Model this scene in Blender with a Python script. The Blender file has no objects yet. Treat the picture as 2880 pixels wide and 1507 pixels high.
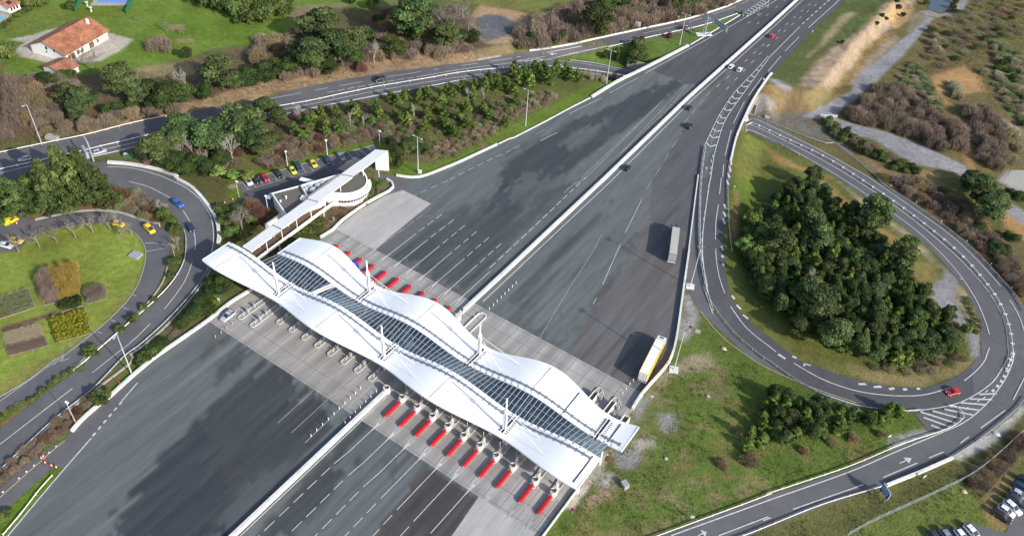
import bpy, math, random
import numpy as np
from mathutils import Vector, Matrix, Euler
from mathutils.geometry import delaunay_2d_cdt
R = math.radians
rng = np.random.default_rng(7)
random.seed(7)
SC = bpy.context.scene
COL = SC.collection

# ------------------------------------------------------------------ camera, sky, sun, exposure
HC, FOC = 166.6, 2325.0                       # drone height (m) and focal length (photo pixels)
th, ro, ya = R(41.888), R(4.367), R(-31.67)   # pitch down, roll, heading
_f = np.array([math.sin(ya)*math.cos(th), math.cos(ya)*math.cos(th), -math.sin(th)])
_r = np.array([math.cos(ya), -math.sin(ya), 0.0])
_u = np.cross(_r, _f)
_r2 = _r*math.cos(ro) + _u*math.sin(ro)
_u2 = -_r*math.sin(ro) + _u*math.cos(ro)
CAMM = np.array([_r2, -_u2, _f])
cam = bpy.data.cameras.new('camera')
cam.sensor_width = 36.0
cam.lens = 36.0*FOC/2880.0
cam.clip_start = 1.0
cam.clip_end = 20000.0
camo = bpy.data.objects.new('camera', cam)
COL.objects.link(camo)
camo.matrix_world = Matrix(((_r2[0], _u2[0], -_f[0], 0), (_r2[1], _u2[1], -_f[1], 0), (_r2[2], _u2[2], -_f[2], HC), (0, 0, 0, 1)))
SC.camera = camo

SUN_EL = R(27.0)
SUN_AZ = R(-7.7)        # towards the sun, from +X
w = bpy.data.worlds.new('World')
SC.world = w
w.use_nodes = True
nt = w.node_tree
sky = nt.nodes.new('ShaderNodeTexSky')
sky.sky_type = 'NISHITA'
sky.sun_disc = False
sky.sun_elevation = SUN_EL
sky.sun_rotation = R(97.7)
sky.air_density = 1.0
sky.dust_density = 1.6
bg = nt.nodes['Background']
nt.links.new(sky.outputs[0], bg.inputs[0])
bg.inputs[1].default_value = 0.15
sun = bpy.data.lights.new('sun', 'SUN')
sun.energy = 3.7
sun.angle = R(0.5)
sun.color = (1.0, 0.955, 0.89)
suno = bpy.data.objects.new('sun', sun)
COL.objects.link(suno)
_d = Vector((-math.cos(SUN_AZ)*math.cos(SUN_EL), -math.sin(SUN_AZ)*math.cos(SUN_EL), -math.sin(SUN_EL)))
suno.rotation_euler = _d.to_track_quat('-Z', 'Y').to_euler()
suno.location = (100, 100, 200)
vs = SC.view_settings
vs.view_transform = 'Standard'
vs.look = 'None'
vs.exposure = 0.58
vs.gamma = 1.0
vs.use_curve_mapping = False
SC.cycles.max_bounces = 6
SC.cycles.transparent_max_bounces = 12

# ------------------------------------------------------------------ where a point of the survey photo lies on the ground
_S = 720/1933
VIEWS = {a+str(b): ((b-1)*720, 'ABC'.index(a)*502, _S) for a in 'ABC' for b in (1, 2, 3, 4)}
VIEWS.update({'v1': (1040, 1060, .14837), 'v2': (1300, 1230, .17804), 'v3': (920, 620, .14837), 'v4': (1180, 760, .14837), 'v5': (580, 820, .17804),
              'v6': (540, 640, .17804), 'v7': (840, 720, .17804), 'v8': (1140, 860, .17804), 'v9': (1440, 1000, .17804), 'va': (720, 400, 420/2022),
              'vb': (640, 380, .17804), 'e1': (1960, 200, .17804), 'e2': (1640, 0, .17804), 'e3': (1760, 820, .17804), 'e4': (2520, 1200, .17804),
              'e5': (2450, 1300, .15353), 'e6': (1760, 600, .1187), 'e7': (180, 380, .14837), 'S': (0, 0, 1.0)})

def px(v, pts):
    ox, oy, s = VIEWS[v]
    p = np.array(pts, float).reshape(-1, 2)
    return np.stack([ox+p[:, 0]*s, oy+p[:, 1]*s], 1)

def rays(p):
    d = np.stack([(p[:, 0]-1440)/FOC, (p[:, 1]-753.5)/FOC, np.ones(len(p))], 1) @ CAMM
    return d

def at_z(v, pts, z=0.0):
    d = rays(px(v, pts))
    t = (z-HC)/d[:, 2]
    return np.array([0, 0, HC]) + t[:, None]*d

def project(P):
    c = (np.asarray(P, float)-np.array([0, 0, HC])) @ CAMM.T
    return np.stack([1440+FOC*c[:, 0]/c[:, 2], 753.5+FOC*c[:, 1]/c[:, 2]], 1)

def smooth(a, b, x):
    t = np.clip((x-a)/(b-a), 0, 1)
    return t*t*(3-2*t)

def inside(poly, x, y):
    poly = np.asarray(poly)
    n = len(poly)
    c = np.zeros(x.shape, bool)
    j = n-1
    for i in range(n):
        xi, yi, xj, yj = poly[i, 0], poly[i, 1], poly[j, 0], poly[j, 1]
        if yi != yj:
            c ^= ((yi > y) != (yj > y)) & (x < (xj-xi)*(y-yi)/(yj-yi)+xi)
        j = i
    return c

def seg_dist(line, x, y, closed=False):
    line = np.asarray(line)
    best = np.full(x.shape, 1e9)
    bt = np.zeros(x.shape)
    n = len(line)
    acc = 0.0
    for i in range(n if closed else n-1):
        a = line[i, :2]
        b = line[(i+1) % n, :2]
        ab = b-a
        L = math.hypot(*ab)+1e-9
        t = np.clip(((x-a[0])*ab[0]+(y-a[1])*ab[1])/(L*L), 0, 1)
        d = np.hypot(x-a[0]-t*ab[0], y-a[1]-t*ab[1])
        m = d < best
        best = np.where(m, d, best)
        bt = np.where(m, acc+t*L, bt)
        acc += L
    return best, bt

def cat(pts, n=6, closed=False):
    """Catmull-Rom through pts"""
    P = np.asarray(pts, float)
    m = len(P)
    out = []
    for i in range(m if closed else m-1):
        if closed:
            a, b, c, d = P[(i-1) % m], P[i], P[(i+1) % m], P[(i+2) % m]
        else:
            b, c = P[i], P[i+1]
            a = P[i-1] if i > 0 else 2*b-c
            d = P[i+2] if i+2 < m else 2*c-b
        for k in range(n):
            t = k/n
            out.append(.5*((2*b)+(c-a)*t+(2*a-5*b+4*c-d)*t*t+(3*b-a-3*c+d)*t**3))
    if not closed:
        out.append(P[-1])
    return np.array(out)

# --- relief: everything is level with the toll plaza except the underpass and the low ground east of the motorway
PLAZA = [('A3', [(1933, -20), (1330, 350), (800, 620), (600, 740), (430, 825), (0, 1050)]), ('A2', [(1700, 1150), (1540, 1225), (1380, 1290), (1250, 1337), (1060, 1328)]),
         ('B2', [(1140, -10), (1030, 20), (1035, 80), (980, 130), (800, 230), (690, 310), (600, 380)]), ('v5', [(690, 0), (380, 190), (0, 490)]),
         ('B1', [(1185, 1345)]), ('C1', [(1000, 150), (700, 410), (550, 560), (480, 640), (470, 850), (50, 1348), (-150, 1590)]),
         ('C3', [(100, 1600), (245, 1348), (430, 1090), (500, 1000), (650, 740), (905, 400), (980, 280), (1200, 0)]),
         ('B3', [(1245, 1190), (1290, 860), (1400, 830), (1500, 900), (1600, 800), (1560, 480), (1610, 200), (1640, 0)]), ('A3', [(1650, 1200), (1685, 1070), (1725, 960), (1820, 760), (1933, 590)]),
         ('A4', [(0, 600), (330, 235), (590, 0), (830, -240), (1700, -1100), (1250, -1100), (560, -400)])]
PLZ = np.concatenate([at_z(v, p) for v, p in PLAZA])[:, :2]
UND = np.array([(-204, 190), (-194, 212), (-184, 234), (-177, 248), (-169.7, 262), (-163, 276), (-150, 286.8), (-133.5, 293.3), (-118, 296.3), (-101, 296.4), (-86, 294.6), (-77, 293.3), (-59.5, 290.5), (-46, 287.6), (-30, 283)], float)
DEEP = 5.2

def H(x, y):
    x = np.asarray(x, float)
    y = np.asarray(y, float)
    d, _ = seg_dist(PLZ, x, y, True)
    d = np.where(inside(PLZ, x, y), 0, d)
    g = smooth(150, 285, y)*smooth(-120, -70, x)
    far = smooth(312, 332, y)
    m = (1-far)*smooth(1.0, 12.0, d)+far*smooth(15, 25, d)
    z = -DEEP*g*m
    z = z + far*smooth(-100, -80, x)*4.2*smooth(1.5, 9.0, d)*(1-smooth(15, 24, d))
    u, t = seg_dist(UND, x, y)
    al = smooth(38, 132, t)
    wide = np.where(d <= 0, 1.0, 1.0)
    tr = -DEEP*al*(1-smooth(6.8, 6.8+np.where(d <= 1.0, 1.5, 10.0)*wide, u))
    z = np.minimum(z, tr)
    soft = smooth(3, 18, d)*(1-smooth(-130, -60, x)*0.6)
    z = z + soft*(0.22*np.sin(x*.11+1.3*np.sin(y*.07))*np.sin(y*.13+.5)+.10*np.sin(x*.31+y*.27))*(1-smooth(14, 6, u)*0)
    return z

def HS(x, y):
    """the surface one drives on: the motorway deck carries over the underpass"""
    return np.where(inside(PLZ, np.asarray(x, float), np.asarray(y, float)), 0.0, H(x, y))

def ground(v, pts):
    """points of the photograph -> points on the relief"""
    p = px(v, pts)
    d = rays(p)
    d = d/(-d[:, 2])[:, None]
    zs = np.arange(5.0, -7.1, -0.25)
    n = len(p)
    X = d[:, 0][:, None]*(HC-zs)[None, :]
    Y = d[:, 1][:, None]*(HC-zs)[None, :]
    hh = HS(X.ravel(), Y.ravel()).reshape(n, -1)
    below = zs[None, :] <= hh
    k = np.argmax(below, 1)
    k = np.maximum(k, 1)
    i = np.arange(n)
    f0 = zs[k-1]-hh[i, k-1]
    f1 = zs[k]-hh[i, k]
    a = np.clip(f0/np.where(np.abs(f0-f1) < 1e-6, 1e-6, f0-f1), 0, 1)
    z = zs[k-1]+(zs[k]-zs[k-1])*a
    out = np.stack([d[:, 0]*(HC-z), d[:, 1]*(HC-z), z], 1)
    return out

def G(*vp):
    """G('A1',[...],'A2',[...]) -> one polyline on the relief"""
    return np.concatenate([ground(vp[i], vp[i+1]) for i in range(0, len(vp), 2)])

def regrid(P, n=5):
    """denser points along a polyline, draped on the relief between its corners too"""
    return ground('S', cat(project(np.asarray(P, float)), n))

def redrape(P):
    q = project(np.asarray(P, float))
    out = []
    for i in range(len(q)):
        a, b = q[i], q[(i+1) % len(q)]
        n = max(1, min(12, int(np.hypot(*(b-a))/18)))
        for k in range(n): out.append(a+(b-a)*k/n)
    return ground('S', np.array(out))

def G0(*vp, z=0.0):
    return np.concatenate([at_z(vp[i], vp[i+1], z) for i in range(0, len(vp), 2)])

# ------------------------------------------------------------------ object helpers
def tag(o, label=None, cat_=None, group=None, kind=None):
    if label: o['label'] = label
    if cat_: o['category'] = cat_
    if group: o['group'] = group
    if kind: o['kind'] = kind
    return o

def thing(name, label, cat_, loc=(0, 0, 0), rz=0.0, group=None):
    o = bpy.data.objects.new(name, None)
    o.empty_display_size = .5
    COL.objects.link(o)
    o.location = tuple(float(c) for c in loc)
    o.rotation_euler = (0, 0, rz)
    return tag(o, label, cat_, group)

def put(name, me, parent=None, loc=(0, 0, 0), rot=(0, 0, 0), scale=(1, 1, 1)):
    o = bpy.data.objects.new(name, me)
    COL.objects.link(o)
    if parent: o.parent = parent
    o.location = tuple(float(c) for c in loc)
    o.rotation_euler = rot
    o.scale = scale
    return o

def mesh_np(name, V, F, m=None, col=None, smooth_=False):
    """V (n,3); F (k,3|4) arrays or list of index lists"""
    me = bpy.data.meshes.new(name)
    V = np.asarray(V, np.float32)
    if isinstance(F, np.ndarray):
        k, s = F.shape
        me.vertices.add(len(V))
        me.vertices.foreach_set('co', V.ravel())
        me.loops.add(k*s)
        me.loops.foreach_set('vertex_index', F.astype(np.int32).ravel())
        me.polygons.add(k)
        me.polygons.foreach_set('loop_start', np.arange(0, k*s, s, dtype=np.int32))
        me.polygons.foreach_set('loop_total', np.full(k, s, np.int32))
        me.update(calc_edges=True)
        me.validate()
    else:
        me.from_pydata([tuple(map(float, v)) for v in V], [], [tuple(map(int, f)) for f in F])
        me.update()
    if col is not None:
        a = me.color_attributes.new('Col', 'FLOAT_COLOR', 'POINT')
        c = np.ones((len(V), 4), np.float32)
        c[:, :col.shape[1]] = col
        a.data.foreach_set('color', c.ravel())
    if m: me.materials.append(m)
    if smooth_:
        me.polygons.foreach_set('use_smooth', np.ones(len(me.polygons), bool))
    return me

class MB:
    def __init__(s):
        s.v = []
        s.f = []
    def add(s, V, F):
        b = len(s.v)
        s.v += [tuple(map(float, p)) for p in V]
        s.f += [[b+i for i in f] for f in F]
        return s
    def box(s, c, size, rz=0.0, top=1.0):
        sx, sy, sz = (k/2 for k in size)
        co, si = math.cos(rz), math.sin(rz)
        V = []
        for z, q in ((-sz, 1.0), (sz, top)):
            for x, y in ((-sx, -sy), (sx, -sy), (sx, sy), (-sx, sy)):
                x, y = x*q, y*q
                V.append((c[0]+x*co-y*si, c[1]+x*si+y*co, c[2]+z))
        return s.add(V, [(3, 2, 1, 0), (4, 5, 6, 7), (0, 1, 5, 4), (1, 2, 6, 5), (2, 3, 7, 6), (3, 0, 4, 7)])
    def prism(s, poly, z0, z1):
        """z0/z1 numbers or lists"""
        n = len(poly)
        a = z0 if hasattr(z0, '__len__') else [z0]*n
        b = z1 if hasattr(z1, '__len__') else [z1]*n
        A = sum(poly[i][0]*poly[(i+1) % n][1]-poly[(i+1) % n][0]*poly[i][1] for i in range(n))
        V = [(p[0], p[1], q) for p, q in zip(poly, a)]+[(p[0], p[1], q) for p, q in zip(poly, b)]
        lo, hi = list(range(n)), list(range(n, 2*n))
        F = [lo[::-1], hi] if A > 0 else [lo, hi[::-1]]
        for i in range(n):
            j = (i+1) % n
            F.append((i, j, n+j, n+i) if A > 0 else (j, i, n+i, n+j))
        return s.add(V, F)
    def tube(s, a, b, r0, r1=None, n=8, cap=True):
        r1 = r0 if r1 is None else r1
        a, b = Vector(a), Vector(b)
        d = (b-a).normalized()
        q = d.to_track_quat('Z', 'Y')
        V = []
        for p, r in ((a, r0), (b, r1)):
            for k in range(n):
                t = 2*math.pi*k/n
                V.append(p+q @ Vector((r*math.cos(t), r*math.sin(t), 0)))
        F = [(k, (k+1) % n, n+(k+1) % n, n+k) for k in range(n)]
        if cap: F += [tuple(range(n))[::-1], tuple(range(n, 2*n))]
        return s.add(V, F)
    def lathe(s, c, prof, n=12):
        V = []
        for r, z in prof:
            for k in range(n):
                t = 2*math.pi*k/n
                V.append((c[0]+r*math.cos(t), c[1]+r*math.sin(t), c[2]+z))
        F = []
        for i in range(len(prof)-1):
            for k in range(n):
                F.append((i*n+k, i*n+(k+1) % n, (i+1)*n+(k+1) % n, (i+1)*n+k))
        F += [tuple(range(n))[::-1], tuple(range((len(prof)-1)*n, len(prof)*n))]
        return s.add(V, F)
    def sweep(s, line, prof, closed=False):
        """profile [(offset right, height)] swept along a 3-D polyline"""
        L = np.asarray(line, float)
        n = len(L)
        T = np.gradient(L[:, :2], axis=0)
        T /= np.linalg.norm(T, axis=1)[:, None]+1e-9
        N = np.stack([T[:, 1], -T[:, 0]], 1)
        m = len(prof)
        V = []
        for i in range(n):
            for o, h in prof:
                V.append((L[i, 0]+N[i, 0]*o, L[i, 1]+N[i, 1]*o, L[i, 2]+h))
        F = []
        for i in range(n-1):
            for k in range(m-1 if not closed else m):
                k2 = (k+1) % m
                F.append((i*m+k, (i+1)*m+k, (i+1)*m+k2, i*m+k2))
        if closed:
            F += [tuple(range(m)), tuple(range((n-1)*m, n*m))[::-1]]
        return s.add(V, F)
    def mesh(s, name, m, origin=(0, 0, 0), sm=False):
        me = bpy.data.meshes.new(name)
        o = origin
        me.from_pydata([(p[0]-o[0], p[1]-o[1], p[2]-o[2]) for p in s.v], [], s.f)
        me.update()
        if m: me.materials.append(m)
        if sm: me.polygons.foreach_set('use_smooth', np.ones(len(me.polygons), bool))
        return me
    def build(s, name, m, parent=None, origin=None, sm=False):
        """parts: vertices given in world space, stored relative to the (unrotated) parent"""
        if parent is not None:
            return put(name, s.mesh(name, m, parent.location, sm), parent)
        o = origin if origin is not None else (0, 0, 0)
        return put(name, s.mesh(name, m, o, sm), None, o)
    def local(s, name, m, parent, sm=False):
        return put(name, s.mesh(name, m, (0, 0, 0), sm), parent)

def dup(root, loc, rz=0.0, label=None, scale=None):
    r = root.copy()
    COL.objects.link(r)
    r.location = tuple(float(c) for c in loc)
    r.rotation_euler = (0, 0, rz)
    if label: r['label'] = label
    if scale: r.scale = (scale,)*3
    for ch in list(root.children):
        c = ch.copy()
        COL.objects.link(c)
        c.parent = r
        for g in list(ch.children):
            e = g.copy()
            COL.objects.link(e)
            e.parent = c
    return r

# ------------------------------------------------------------------ materials
def mat(name, col, rough=.8, amp=.12, scale=1.5, metal=0.0, attr=False, bump=0.0, bscale=8.0, stretch=None, rand=0.0, spec=.3, amp2=0.0, scale2=.12, coords='Object', alpha=None):
    m = bpy.data.materials.new(name)
    m.use_nodes = True
    t = m.node_tree
    N, L = t.nodes, t.links
    b = N['Principled BSDF']
    b.inputs['Roughness'].default_value = rough
    b.inputs['Metallic'].default_value = metal
    b.inputs['Specular IOR Level'].default_value = spec
    if attr:
        a = N.new('ShaderNodeAttribute')
        a.attribute_name = 'Col'
        cur = a.outputs['Color']
    else:
        c = N.new('ShaderNodeRGB')
        c.outputs[0].default_value = (*col, 1)
        cur = c.outputs[0]
    tc = N.new('ShaderNodeTexCoord')
    src = tc.outputs['Object']
    if coords == 'World':
        ge = N.new('ShaderNodeNewGeometry')
        src = ge.outputs['Position']
    if stretch:
        mp = N.new('ShaderNodeMapping')
        mp.inputs['Scale'].default_value = stretch
        L.new(src, mp.inputs[0])
        src2 = mp.outputs[0]
    else:
        src2 = src
    def noise_mul(cur, sc, am, s, det=5.0):
        no = N.new('ShaderNodeTexNoise')
        no.inputs['Scale'].default_value = sc
        no.inputs['Detail'].default_value = det
        no.inputs['Roughness'].default_value = .65
        L.new(s, no.inputs['Vector'])
        mr = N.new('ShaderNodeMapRange')
        mr.inputs[1].default_value = .25
        mr.inputs[2].default_value = .75
        mr.inputs[3].default_value = 1-am
        mr.inputs[4].default_value = 1+am
        L.new(no.outputs[0], mr.inputs[0])
        mx = N.new('ShaderNodeVectorMath')
        mx.operation = 'SCALE'
        L.new(cur, mx.inputs[0])
        L.new(mr.outputs[0], mx.inputs['Scale'])
        return mx.outputs[0]
    if amp: cur = noise_mul(cur, scale, amp, src2)
    if amp2: cur = noise_mul(cur, scale2, amp2, src2, 4.0)
    if rand:
        oi = N.new('ShaderNodeObjectInfo')
        hs = N.new('ShaderNodeHueSaturation')
        mr = N.new('ShaderNodeMapRange')
        mr.inputs[3].default_value = .5-.035*rand
        mr.inputs[4].default_value = .5+.035*rand
        L.new(oi.outputs['Random'], mr.inputs[0])
        L.new(mr.outputs[0], hs.inputs['Hue'])
        mr2 = N.new('ShaderNodeMapRange')
        mr2.inputs[3].default_value = 1-.35*rand
        mr2.inputs[4].default_value = 1+.35*rand
        ma = N.new('ShaderNodeMath')
        ma.operation = 'MULTIPLY'
        ma.inputs[1].default_value = 7.31
        fr = N.new('ShaderNodeMath')
        fr.operation = 'FRACT'
        L.new(oi.outputs['Random'], ma.inputs[0])
        L.new(ma.outputs[0], fr.inputs[0])
        L.new(fr.outputs[0], mr2.inputs[0])
        L.new(mr2.outputs[0], hs.inputs['Value'])
        L.new(cur, hs.inputs['Color'])
        cur = hs.outputs[0]
    L.new(cur, b.inputs['Base Color'])
    if bump:
        no = N.new('ShaderNodeTexNoise')
        no.inputs['Scale'].default_value = bscale
        no.inputs['Detail'].default_value = 4
        L.new(src2, no.inputs['Vector'])
        bp = N.new('ShaderNodeBump')
        bp.inputs['Strength'].default_value = 1.0
        bp.inputs['Distance'].default_value = bump
        L.new(no.outputs[0], bp.inputs['Height'])
        L.new(bp.outputs[0], b.inputs['Normal'])
    return m

def leafy(m, k=.35):
    """let some light through thin leaves"""
    t = m.node_tree
    b = t.nodes['Principled BSDF']
    src = b.inputs['Base Color'].links[0].from_socket
    tr = t.nodes.new('ShaderNodeBsdfTranslucent')
    t.links.new(src, tr.inputs[0])
    mx = t.nodes.new('ShaderNodeMixShader')
    mx.inputs[0].default_value = k
    t.links.new(b.outputs[0], mx.inputs[1])
    t.links.new(tr.outputs[0], mx.inputs[2])
    t.links.new(mx.outputs[0], t.nodes['Material Output'].inputs[0])

def stripes(m, axis, period, depth, dark=0.93, duty=.5):
    """corrugation across one object axis: groove shade painted as darker lines, no relief"""
    t = m.node_tree
    N, L = t.nodes, t.links
    b = N['Principled BSDF']
    cur = b.inputs['Base Color'].links[0].from_socket
    tc = N.new('ShaderNodeTexCoord')
    sp = N.new('ShaderNodeSeparateXYZ')
    L.new(tc.outputs['Object'], sp.inputs[0])
    ml = N.new('ShaderNodeMath')
    ml.operation = 'MULTIPLY'
    ml.inputs[1].default_value = 1/period
    L.new(sp.outputs['XYZ'.index(axis)], ml.inputs[0])
    fr = N.new('ShaderNodeMath')
    fr.operation = 'FRACT'
    L.new(ml.outputs[0], fr.inputs[0])
    gt = N.new('ShaderNodeMath')
    gt.operation = 'GREATER_THAN'
    gt.inputs[1].default_value = duty
    L.new(fr.outputs[0], gt.inputs[0])
    mr = N.new('ShaderNodeMapRange')
    mr.inputs[3].default_value = 1.0
    mr.inputs[4].default_value = dark  # shade of the grooves, put into the sheet colour
    L.new(gt.outputs[0], mr.inputs[0])
    mx = N.new('ShaderNodeVectorMath')
    mx.operation = 'SCALE'
    L.new(cur, mx.inputs[0])
    L.new(mr.outputs[0], mx.inputs['Scale'])
    L.new(mx.outputs[0], b.inputs['Base Color'])
    return m

M = {}
M['ground'] = mat('ground_cover', (0, 0, 0), .95, .30, .55, attr=True, bump=.25, bscale=1.6, amp2=.25, scale2=.07, coords='World', spec=.1)
M['asphalt'] = mat('road_asphalt', (.112, .110, .115), .9, .10, .35, amp2=.16, scale2=.06, coords='World', spec=.25, bump=.01, bscale=20)
M['asphalt_new'] = mat('new_asphalt', (.082, .081, .088), .88, .10, .4, amp2=.10, scale2=.05, coords='World', spec=.25)
M['plaza'] = mat('plaza_asphalt', (0, 0, 0), .85, .22, .30, attr=True, stretch=(1.6, .10, 1), amp2=.16, scale2=1.5, coords='World', spec=.25)
M['concrete'] = mat('apron_concrete', (0, 0, 0), .85, .13, .45, attr=True, stretch=(1.3, .16, 1), amp2=.10, scale2=1.6, coords='World', spec=.2)
M['paint'] = mat('road_paint', (.49, .49, .48), .7, .30, 1.1, coords='World', spec=.2)
M['paint_worn'] = mat('worn_road_paint', (.36, .36, .35), .8, .35, .5, coords='World', spec=.2)
M['paint_yellow'] = mat('yellow_paint', (.42, .36, .20), .8, .25, .9, coords='World', spec=.2)
M['barrier'] = mat('white_concrete', (.60, .59, .56), .8, .16, .9, amp2=.20, scale2=.25, coords='World', spec=.2)
M['kerb'] = mat('kerb_stone', (.34, .32, .29), .9, .15, .8, coords='World', spec=.2)
M['rim_paint'] = mat('rim_concrete', (.46, .45, .42), .85, .22, 1.2, coords='World')
M['joint'] = mat('joint_tar', (.17, .16, .15), .9, .2, 2, coords='World')
M['steel'] = mat('galvanised_steel', (.50, .53, .56), .5, .08, 2, metal=.25)
M['white_metal'] = mat('white_metal', (.74, .74, .72), .45, .05, 1)
M['grey'] = mat('grey_paint', (.30, .31, .32), .6, .08, 2)
M['dark'] = mat('dark_gap', (.03, .03, .032), .8, .1, 2)
M['rubber'] = mat('tyre_rubber', (.02, .02, .02), .85, .1, 5)
M['red'] = mat('red_plastic', (.43, .012, .018), .5, .22, 1.4)
M['drum'] = mat('white_drum', (.60, .59, .55), .7, .18, 1.5)
M['roof'] = mat('canopy_sheet', (.83, .835, .84), .5, .045, .25, amp2=.05, scale2=.06, spec=.4)
stripes(M['roof'], 'Y', .62, .02, .92, .74)
M['roof_plain'] = mat('canopy_edge', (.80, .80, .80), .5, .04, .4)
M['walk_roof'] = mat('walkway_sheet', (.74, .74, .74), .45, .04, .4)
stripes(M['walk_roof'], 'X', .82, .02, .42, .74)
M['gangway'] = mat('gangway_grey', (.17, .19, .23), .6, .1, 2)
M['glass'] = bpy.data.materials.new('skylight_glass')
M['roof_tile'] = mat('roof_tiles', (.30, .125, .070), .9, .45, 1.3, amp2=.45, scale2=.30, bump=.06, bscale=6)
M['render_wall'] = mat('white_render', (.76, .75, .72), .85, .06, 1.0)
M['win'] = mat('window_glass', (.025, .03, .038), .15, .1, 1, spec=.6)
M['felt'] = mat('roof_gravel', (.125, .115, .10), .95, .22, 5, bump=.02, bscale=20)
M['stone'] = mat('rubble_stone', (.48, .40, .29), .9, .30, 2.2, bump=.08, bscale=3)
M['timber'] = mat('brown_timber', (.14, .085, .05), .8, .2, 2)
M['trunk'] = mat('bark', (.12, .085, .06), .9, .2, 4)
M['pale_bark'] = mat('pale_bark', (.33, .30, .27), .9, .2, 3)
M['pine'] = mat('pine_needles', (0, 0, 0), .75, 0, 1, attr=True, rand=.8, spec=.2)
M['twig'] = mat('twigs', (0, 0, 0), .9, 0, 1, attr=True, rand=.6, spec=.1)
M['leaf'] = mat('evergreen_leaves', (0, 0, 0), .7, 0, 1, attr=True, rand=.6, spec=.2)
for k_ in ('pine', 'leaf'): leafy(M[k_])
M['rib'] = mat('glazing_rib', (.34, .37, .40), .5, .05, 2)
M['blue_sign'] = mat('blue_sign', (.012, .075, .36), .5, .04, 2)
M['sign_white'] = mat('sign_white', (.75, .75, .75), .5, .02, 2)
M['sign_red'] = mat('sign_red', (.55, .015, .03), .5, .02, 2)
M['sign_purple'] = mat('sign_blue_disc', (.10, .05, .45), .5, .02, 2)
M['cone'] = mat('cone_orange', (.72, .10, .04), .6, .05, 3)
M['green_net'] = mat('green_net', (.02, .13, .07), .8, .1, 3)
M['water'] = mat('pond_water', (.065, .085, .115), .35, .1, .3, spec=.5)
M['pool'] = mat('pool_water', (.16, .42, .52), .2, .08, .6, spec=.5)
M['pool_cover'] = mat('pool_cover', (.14, .26, .58), .5, .10, 1.2)
M['tarp'] = mat('blue_tarp', (.02, .025, .30), .5, .08, 1)
M['solar'] = mat('solar_panel', (.02, .03, .07), .3, .05, 1)
M['wire'] = mat('fence_wire', (.27, .31, .29), .7, .15, 1.5)

def make_glass(m, tint=(.36, .45, .52), refl=.22):
    m.use_nodes = True
    t = m.node_tree
    t.nodes.clear()
    out = t.nodes.new('ShaderNodeOutputMaterial')
    tr = t.nodes.new('ShaderNodeBsdfTransparent')
    tr.inputs[0].default_value = (*tint, 1)
    gl = t.nodes.new('ShaderNodeBsdfGlossy')
    gl.inputs['Color'].default_value = (.8, .86, .9, 1)
    gl.inputs['Roughness'].default_value = .04
    mx = t.nodes.new('ShaderNodeMixShader')
    mx.inputs[0].default_value = refl
    t.links.new(tr.outputs[0], mx.inputs[1])
    t.links.new(gl.outputs[0], mx.inputs[2])
    t.links.new(mx.outputs[0], out.inputs[0])
make_glass(M['glass'])
# ------------------------------------------------------------------ painting of real ground colours
_lat = rng.random((256, 256))
def vnoise(x, y, s, o=0):
    x = np.asarray(x)/s+17.3*o+1000
    y = np.asarray(y)/s+9.1*o+1000
    xi, yi = np.floor(x).astype(int), np.floor(y).astype(int)
    fx, fy = x-xi, y-yi
    fx, fy = fx*fx*(3-2*fx), fy*fy*(3-2*fy)
    g = lambda a, b: _lat[a % 256, b % 256]
    return (g(xi, yi)*(1-fx)+g(xi+1, yi)*fx)*(1-fy)+(g(xi, yi+1)*(1-fx)+g(xi+1, yi+1)*fx)*fy
def fbm(x, y, s, o=0):
    return (vnoise(x, y, s, o)*.5+vnoise(x, y, s/2.1, o+1)*.3+vnoise(x, y, s/4.3, o+2)*.2)

def paint(C, x, y, poly, col, edge=1.5, wob=3.0, k=1.0, speck=0.0):
    """blend colour col into C where (x,y) lies in poly; ragged edge"""
    poly = np.asarray(poly)[:, :2]
    mg = edge+wob+1
    m = (x > poly[:, 0].min()-mg) & (x < poly[:, 0].max()+mg) & (y > poly[:, 1].min()-mg) & (y < poly[:, 1].max()+mg)
    if not m.any(): return
    xx, yy = x[m], y[m]
    o = len(poly)
    d, _ = seg_dist(poly, xx, yy, True)
    d = np.where(inside(poly, xx, yy), d, -d)
    d = d+wob*(fbm(xx, yy, 9.0, o)-.5)*2
    a = smooth(-edge, edge, d)*k
    if speck:
        a = a*np.clip(1-speck+speck*2*smooth(.35, .65, fbm(xx, yy, 3.5, o+5)), 0, 1)
    C[m] = C[m]*(1-a[:, None])+np.array(col)*a[:, None]

LAWN, OLIVE, ROUGH = (.122, .182, .030), (.105, .112, .036), (.092, .118, .030)
DRY, BROWN, SOIL, SAND = (.25, .19, .105), (.125, .092, .052), (.27, .165, .08), (.29, .222, .155)
GRAV, DGRAV, CONC, TAN, REED = (.245, .24, .245), (.115, .118, .125), (.40, .36, .30), (.33, .225, .13), (.15, .20, .075)
OLBR = (.135, .110, .045)

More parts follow.
